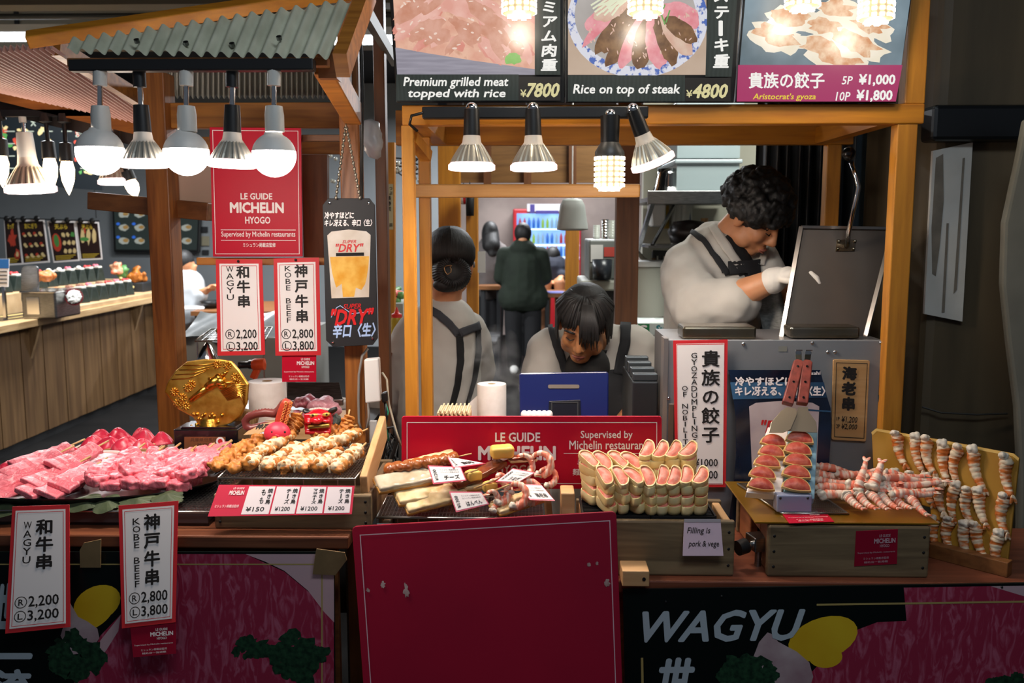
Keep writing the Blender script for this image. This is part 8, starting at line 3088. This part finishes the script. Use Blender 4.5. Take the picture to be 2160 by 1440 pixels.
obj('glass', B().lathe([(0, 0), (.045, 0), (.045, .25), (.03, .29), (0, .29)], c, (0, 0, 1), 18), mat('amber_glass', 'a39468', .2, c2='80744e', scale=6), t, True, angle=50)
obj('cap', B().lathe([(0, .28), (.05, .285), (.05, .33), (0, .335)], c, (0, 0, 1), 18), BLACK, t, True, angle=50)
f = Face(PY(5.19), None)
t = thing('wall_cabinet', 'white electric box on the kitchen wall with yellow edge', 'electric box', f.pt(1402, 545))
obj('box', B().slab(f, [(1364, 425), (1398, 425), (1396, 478), (1368, 478)], .14, back=-.14), LGREY, t, bevel=.01)
obj('door', B().slab(f, [(1366, 427), (1396, 427), (1394, 476), (1370, 476)], .01, back=-.15), WHITE, t, bevel=.004)
tag(obj('yellow_panel', B().slab(f, [(1396, 420), (1410, 420), (1410, 482), (1396, 482)], .02, back=-.02), mat('yellow_wood', 'b08a2c', .5)), 'narrow yellow board beside the white electric box', 'board')
for k, (px, r) in enumerate(((1424, .016), (1436, .024), (1446, .03), (1456, .014))):
    a = at(px, 380, 5.15)
    tag(obj('white_pipe', B().cyl((a.x, 5.14, .95), (a.x, 5.14, 2.6), r, seg=12), mat('pipe_white', 'bdbbb0', .5), None, True), 'white vertical pipe on the kitchen wall, %s from the yellow board' % ORD[k], 'pipe', 'white pipes on the kitchen wall')
t = thing('low_shelf', 'small steel tray shelf behind the cook shoulder', 'shelf', f.pt(1400, 520))
xa, xb_ = at(1368, 515, 4.6).x, at(1470, 515, 4.6).x
zz = at(1368, 518, 4.6).z
obj('board', B().bb(xa, xb_, 4.6, 5.15, zz - .012, zz), STEEL, t)
obj('support', B().beam((xa + .02, 4.62, zz), (xa + .26, 5.18, zz + .30), .014, .014), STEEL, t)
tag(obj('dark_pot', B().lathe([(0, 0), (.09, .01), (.11, .07), (.08, .12), (0, .13)], V((at(1452, 500, 4.8).x, 4.8, zz)), (0, 0, 1), 20), mat('brown_pot', '2a2220', .3), None, True), 'dark glossy pot on the tray shelf behind the cook', 'pot')
t = thing('cooking_tool', 'blue-grey ladle standing behind the dark pot', 'ladle', V((at(1452, 480, 5.0).x, 5.0, zz)))
obj('blade', B().prism([at(1432, 492, 5.0), at(1452, 480, 5.0), at(1456, 448, 5.0), at(1462, 492, 5.0)], (0, .006, 0)), mat('ladle_blue', '6c7684', .4, .5), t)
tag(obj('wooden_brush', B().cyl(at(1486, 500, 5.0), at(1486, 460, 5.0), .02, seg=10), W_PALE, None, True), 'wooden tool handle behind the cook neck', 'handle')
# taps, hoses, junk
t = thing('tap_manifold', 'row of dark taps with white hoses below the tray shelf', 'taps', f.pt(1390, 560))
b = B()
a = at(1376, 533, 4.95)
b.beam(a, at(1440, 536, 4.95), .03, .03)
for x in (1380, 1394, 1410, 1426):
    b.cyl(at(x, 530, 4.95), at(x, 552, 4.95), .014, seg=8)
obj('manifold', b, mat('tap_dark', '3c3c3a', .4, .6), t)
for pts in ([(1379, 545), (1379, 600), (1376, 640), (1362, 668)], [(1388, 548), (1392, 580), (1402, 592), (1416, 596)], [(1398, 548), (1402, 580), (1412, 590), (1424, 592)], [(1340, 525), (1356, 545), (1374, 558)]):
    obj('hose', B().tube([at(x, y, 4.93) for x, y in pts], .012, 8), mat('hose_cream', 'b4ae9e', .5), t, True)
c = at(1362, 665, 4.6)
t = thing('white_bucket', 'white plastic tub right of the brown post', 'bucket', c)
obj('tub', B().lathe([(0, 0), (.10, 0), (.115, .25), (.10, .26), (0, .26)], c, (0, 0, 1), 24), mat('tub_white', 'a9a89c', .5), t, True, angle=50)
obj('lid', B().lathe([(.12, .25), (.12, .275), (0, .28)], c, (0, 0, 1), 24), LGREY, t, True, angle=50)
c = at(1376, 610, 4.8)
tag(obj('amber_jug', B().lathe([(0, -.16), (.07, -.16), (.085, -.05), (.06, .06), (.03, .1), (0, .1)], c, (0, 0, 1), 20), mat('amber', '7a5230', .25, c2='8f7454', scale=8), None, True), 'amber syrup jug hanging behind the white hoses', 'jug')
b = B()
random.seed(9)
for k in range(9):
    p = at(1376 + random.uniform(0, 40), 640, 4.85)
    b.cyl(p, p + V((random.uniform(-.02, .02), 0, random.uniform(.12, .3))), .012, seg=8)
tag(obj('brown_utensils', b, mat('utensil_brown', '7a5f42', .6, c2='8d7a60', scale=10), None, True), 'bunch of brown utensils hanging behind the hoses', 'utensils')
t = thing('steel_worktop', 'steel worktop along the kitchen wall behind the cook', 'worktop', V((1.0, 4.7, 0)))
zw = at(1360, 738, 4.0).z
xw0 = at(1352, 738, 4.0).x
obj('worktop', B().bb(xw0, 1.9, 4.0, 5.19, zw - .03, zw), STEEL, t)
obj('base', B().bb(xw0 + .02, 1.9, 4.05, 5.19, 0, zw - .03), mat('base_grey', '55585a', .5), t)
for k, (y0, y1, lab) in enumerate(((709, 738, 'lower white and green glove carton beside the brown post'), (681, 708, 'upper white and green glove carton marked S beside the brown post'))):
    ff = Face(PY(4.02), None)
    z1, z0_ = ff.pt(1380, y0).z, ff.pt(1380, y1).z + (.0 if k else .001)
    t = thing('glove_carton', lab, 'carton', V((ff.pt(1380, y1).x, 4.15, z0_)), 0, None)
    obj('carton', B().bb(ff.pt(1345, y1).x, ff.pt(1440, y1).x, 4.022, 4.26, z0_ if not k else z0_ , z1), mat('carton_white', 'c4cbc8', .5), t, bevel=.003)
    b = B()
    b.rect(ff, 1346, y0 + 2, 1370, y1 - 2, .000)
    obj('green_panel', b, mat('carton_green', '1f7a48', .45), t)
    b = B()
    b.text(ff, 'S', 1351, y0 + 5, 1364, y1 - 6, .04, .0015)
    obj('size_letter', b, PRINTW, t)
    b = B()
    b.text(ff, 'Super', 1383, y0 + 5, 1428, y1 - 5, .04, .0015, .2)
    obj('lettering', b, mat('carton_teal', '1f7a84', .45), t)
tag(obj('white_gloves', disp_obj('glv', B().sph(at(1382, 678, 4.1), (.06, .04, .015)), WHITE, None, .006, 1, .008, 60).data and B().sph(at(1386, 679, 4.1), (.07, .05, .014), None, 16, 10), WHITE, None, True, disp=(.010, 40)), 'white gloves heaped on the upper glove carton', 'gloves')
for o in [x for x in COL.objects if x.name.startswith('glv')]:
    bpy.data.objects.remove(o)
# ice machine, cups left of the brown post
f = Face(PY(4.6), None)
t = thing('drink_dispenser', 'grey drink machine with white label between the two posts', 'machine', f.pt(1268, 620))
obj('body', B().slab(f, [(1242, 505), (1300, 505), (1300, 590), (1242, 590)], .4), mat('machine_grey', '6c706c', .45), t, bevel=.01)
obj('label', B().rect(f, 1246, 516, 1272, 552, .004), LGREY, t)
obj('red_sticker', B().rect(f, 1274, 521, 1296, 541, .004), mat('sticker_red', 'b8443a', .5), t)
obj('base', B().slab(f, [(1225, 590), (1300, 590), (1300, 612), (1225, 612)], .45, back=-.05), mat('machine_base', 'a3a498', .5), t, bevel=.01)
obj('nozzle_cup', B().lathe([(0, 0), (.045, 0), (.05, .1), (.045, .1)], f.pt(1268, 588, .06), (0, 0, 1), 14), mat('cup_dark', '2c3036', .3), t, True)
obj('pedestal', B().slab(f, [(1236, 612), (1300, 612), (1300, 900), (1236, 900)], .4), DARK, t)
for k, (px, h, lab) in enumerate(((1258, 30, 'stack of clear cups left of the steel cup stack'), (1276, 42, 'stack of steel cups on the grey drink machine'), (1291, 40, 'stack of clear cups right of the steel cup stack'))):
    c = at(px, 504, 4.75)
    c.z = f.pt(1268, 505).z + .001
    m = mpp(c)
    b = B()
    for i in range(6):
        b.lathe([(6.5 * m, i * h * m / 7), (7.5 * m, (i + 1.8) * h * m / 7), (7 * m, (i + 1.8) * h * m / 7), (6 * m, i * h * m / 7)], c, (0, 0, 1), 16)
    tag(obj('cup_stack', b, CHROME if k == 1 else mat('clear_cup', 'b4b8b0', .2), None, True), lab, 'cups')
# plaques behind: aisle price strip and greenery
f = Face(PY(4.0), None)
t = thing('price_strip', 'narrow yellowed vertical price strip between the stalls', 'price sign', f.pt(822, 486))
obj('sheet', B().slab(f, [(816, 388), (829, 388), (829, 484), (814, 484)], .003), mat('old_paper', 'b8b08c', .6), t)
b = B()
b.vtext(f, 'つぶ', 821, 392, 828, 412, .03)
b.vtext(f, '鉄寿司', 817, 412, 825, 446, .03)
b.text(f, '¥1000', 817, 470, 828, 478, .02)
obj('lettering', b, INK, t)
tag(obj('strip_post', B().slab(Face(PY(4.01), None), [(812, 300), (832, 300), (832, 1216), (812, 1216)], .04), W_FRZ), 'slim pine post carrying the yellowed price strip', 'post')
t = thing('bead_garland', 'string of small clear bulbs hanging at the stall gap', 'garland', at(840, 350, 4.4))
b = B()
random.seed(5)
for k in range(5):
    pts = [at(812 + i * 14, 330 + k * 10 + random.uniform(-6, 6), 4.4) for i in range(6)]
    b.tube(pts, .004, 5)
b.cyl(at(812, 340, 4.4), V((at(812, 340, 4.4).x, 4.4, 3.3)), .003, seg=5)
obj('wires', b, DARK, t)
b = B()
for k in range(26):
    b.sph(at(random.uniform(690, 740) if k < 8 else random.uniform(815, 890), random.uniform(325, 385), 4.4), .010, None, 6, 4)
obj('beads', b, mat('bead_glass', 'c9ccc4', .15), t, True)
# box and tray with pink vegetables left of the pine posts
t = thing('vegetable_crate', 'crate of pink and green vegetables behind the mustard bottle', 'crate', at(826, 660, 4.6))
a = at(826, 660, 4.6)
obj('crate', B().bb(at(800, 650, 4.6).x, at(850, 650, 4.6).x, 4.6, 5.0, 0, at(826, 640, 4.6).z), mat('crate_grey', '8f928c', .6), t)
for mm, cc in (('veg_pink', 'd0605a'), ('veg_green', '5a8a4a')):
    b = B()
    for k in range(6):
        b.limb(at(random.uniform(812, 848), random.uniform(612, 636), 4.7), at(random.uniform(812, 848), random.uniform(605, 630), 4.75), .02, .012, 8)
    obj('vegetables', b, mat(mm, cc, .5), t, True)
# floor-standing bits hidden in the aisle: red lanterns
for k, (px, py, lab) in enumerate(((1110, 366, 'small red and white paper lantern behind the second reflector lamp'), (978, 416, 'small red and white paper lantern under the crossbar by the thin post'))):
    c = at(px, py, 5.0)
    m = mpp(c)
    t = thing('paper_lantern', lab, 'lantern', c, 0, None)
    b1, b2 = B(), B()
    n = 8
    for i in range(n):
        bb_ = b1 if i % 2 else b2
        a0, a1 = 2 * math.pi * i / n, 2 * math.pi * (i + 1) / n
        bb_.grid(lambda u, v: c + V((18 * m * math.sin(v * math.pi) * math.cos(a0 + (a1 - a0) * u), 18 * m * math.sin(v * math.pi) * math.sin(a0 + (a1 - a0) * u), 15 * m * math.cos(v * math.pi))), 3, 10)
    obj('white_panels', b1, PAPER, t, True)
    obj('red_panels', b2, REDP, t, True)
    obj('cord', B().cyl(c + V((0, 0, 14 * m)), V((c.x, c.y, 3.3)), .003, seg=6), DARK, t)
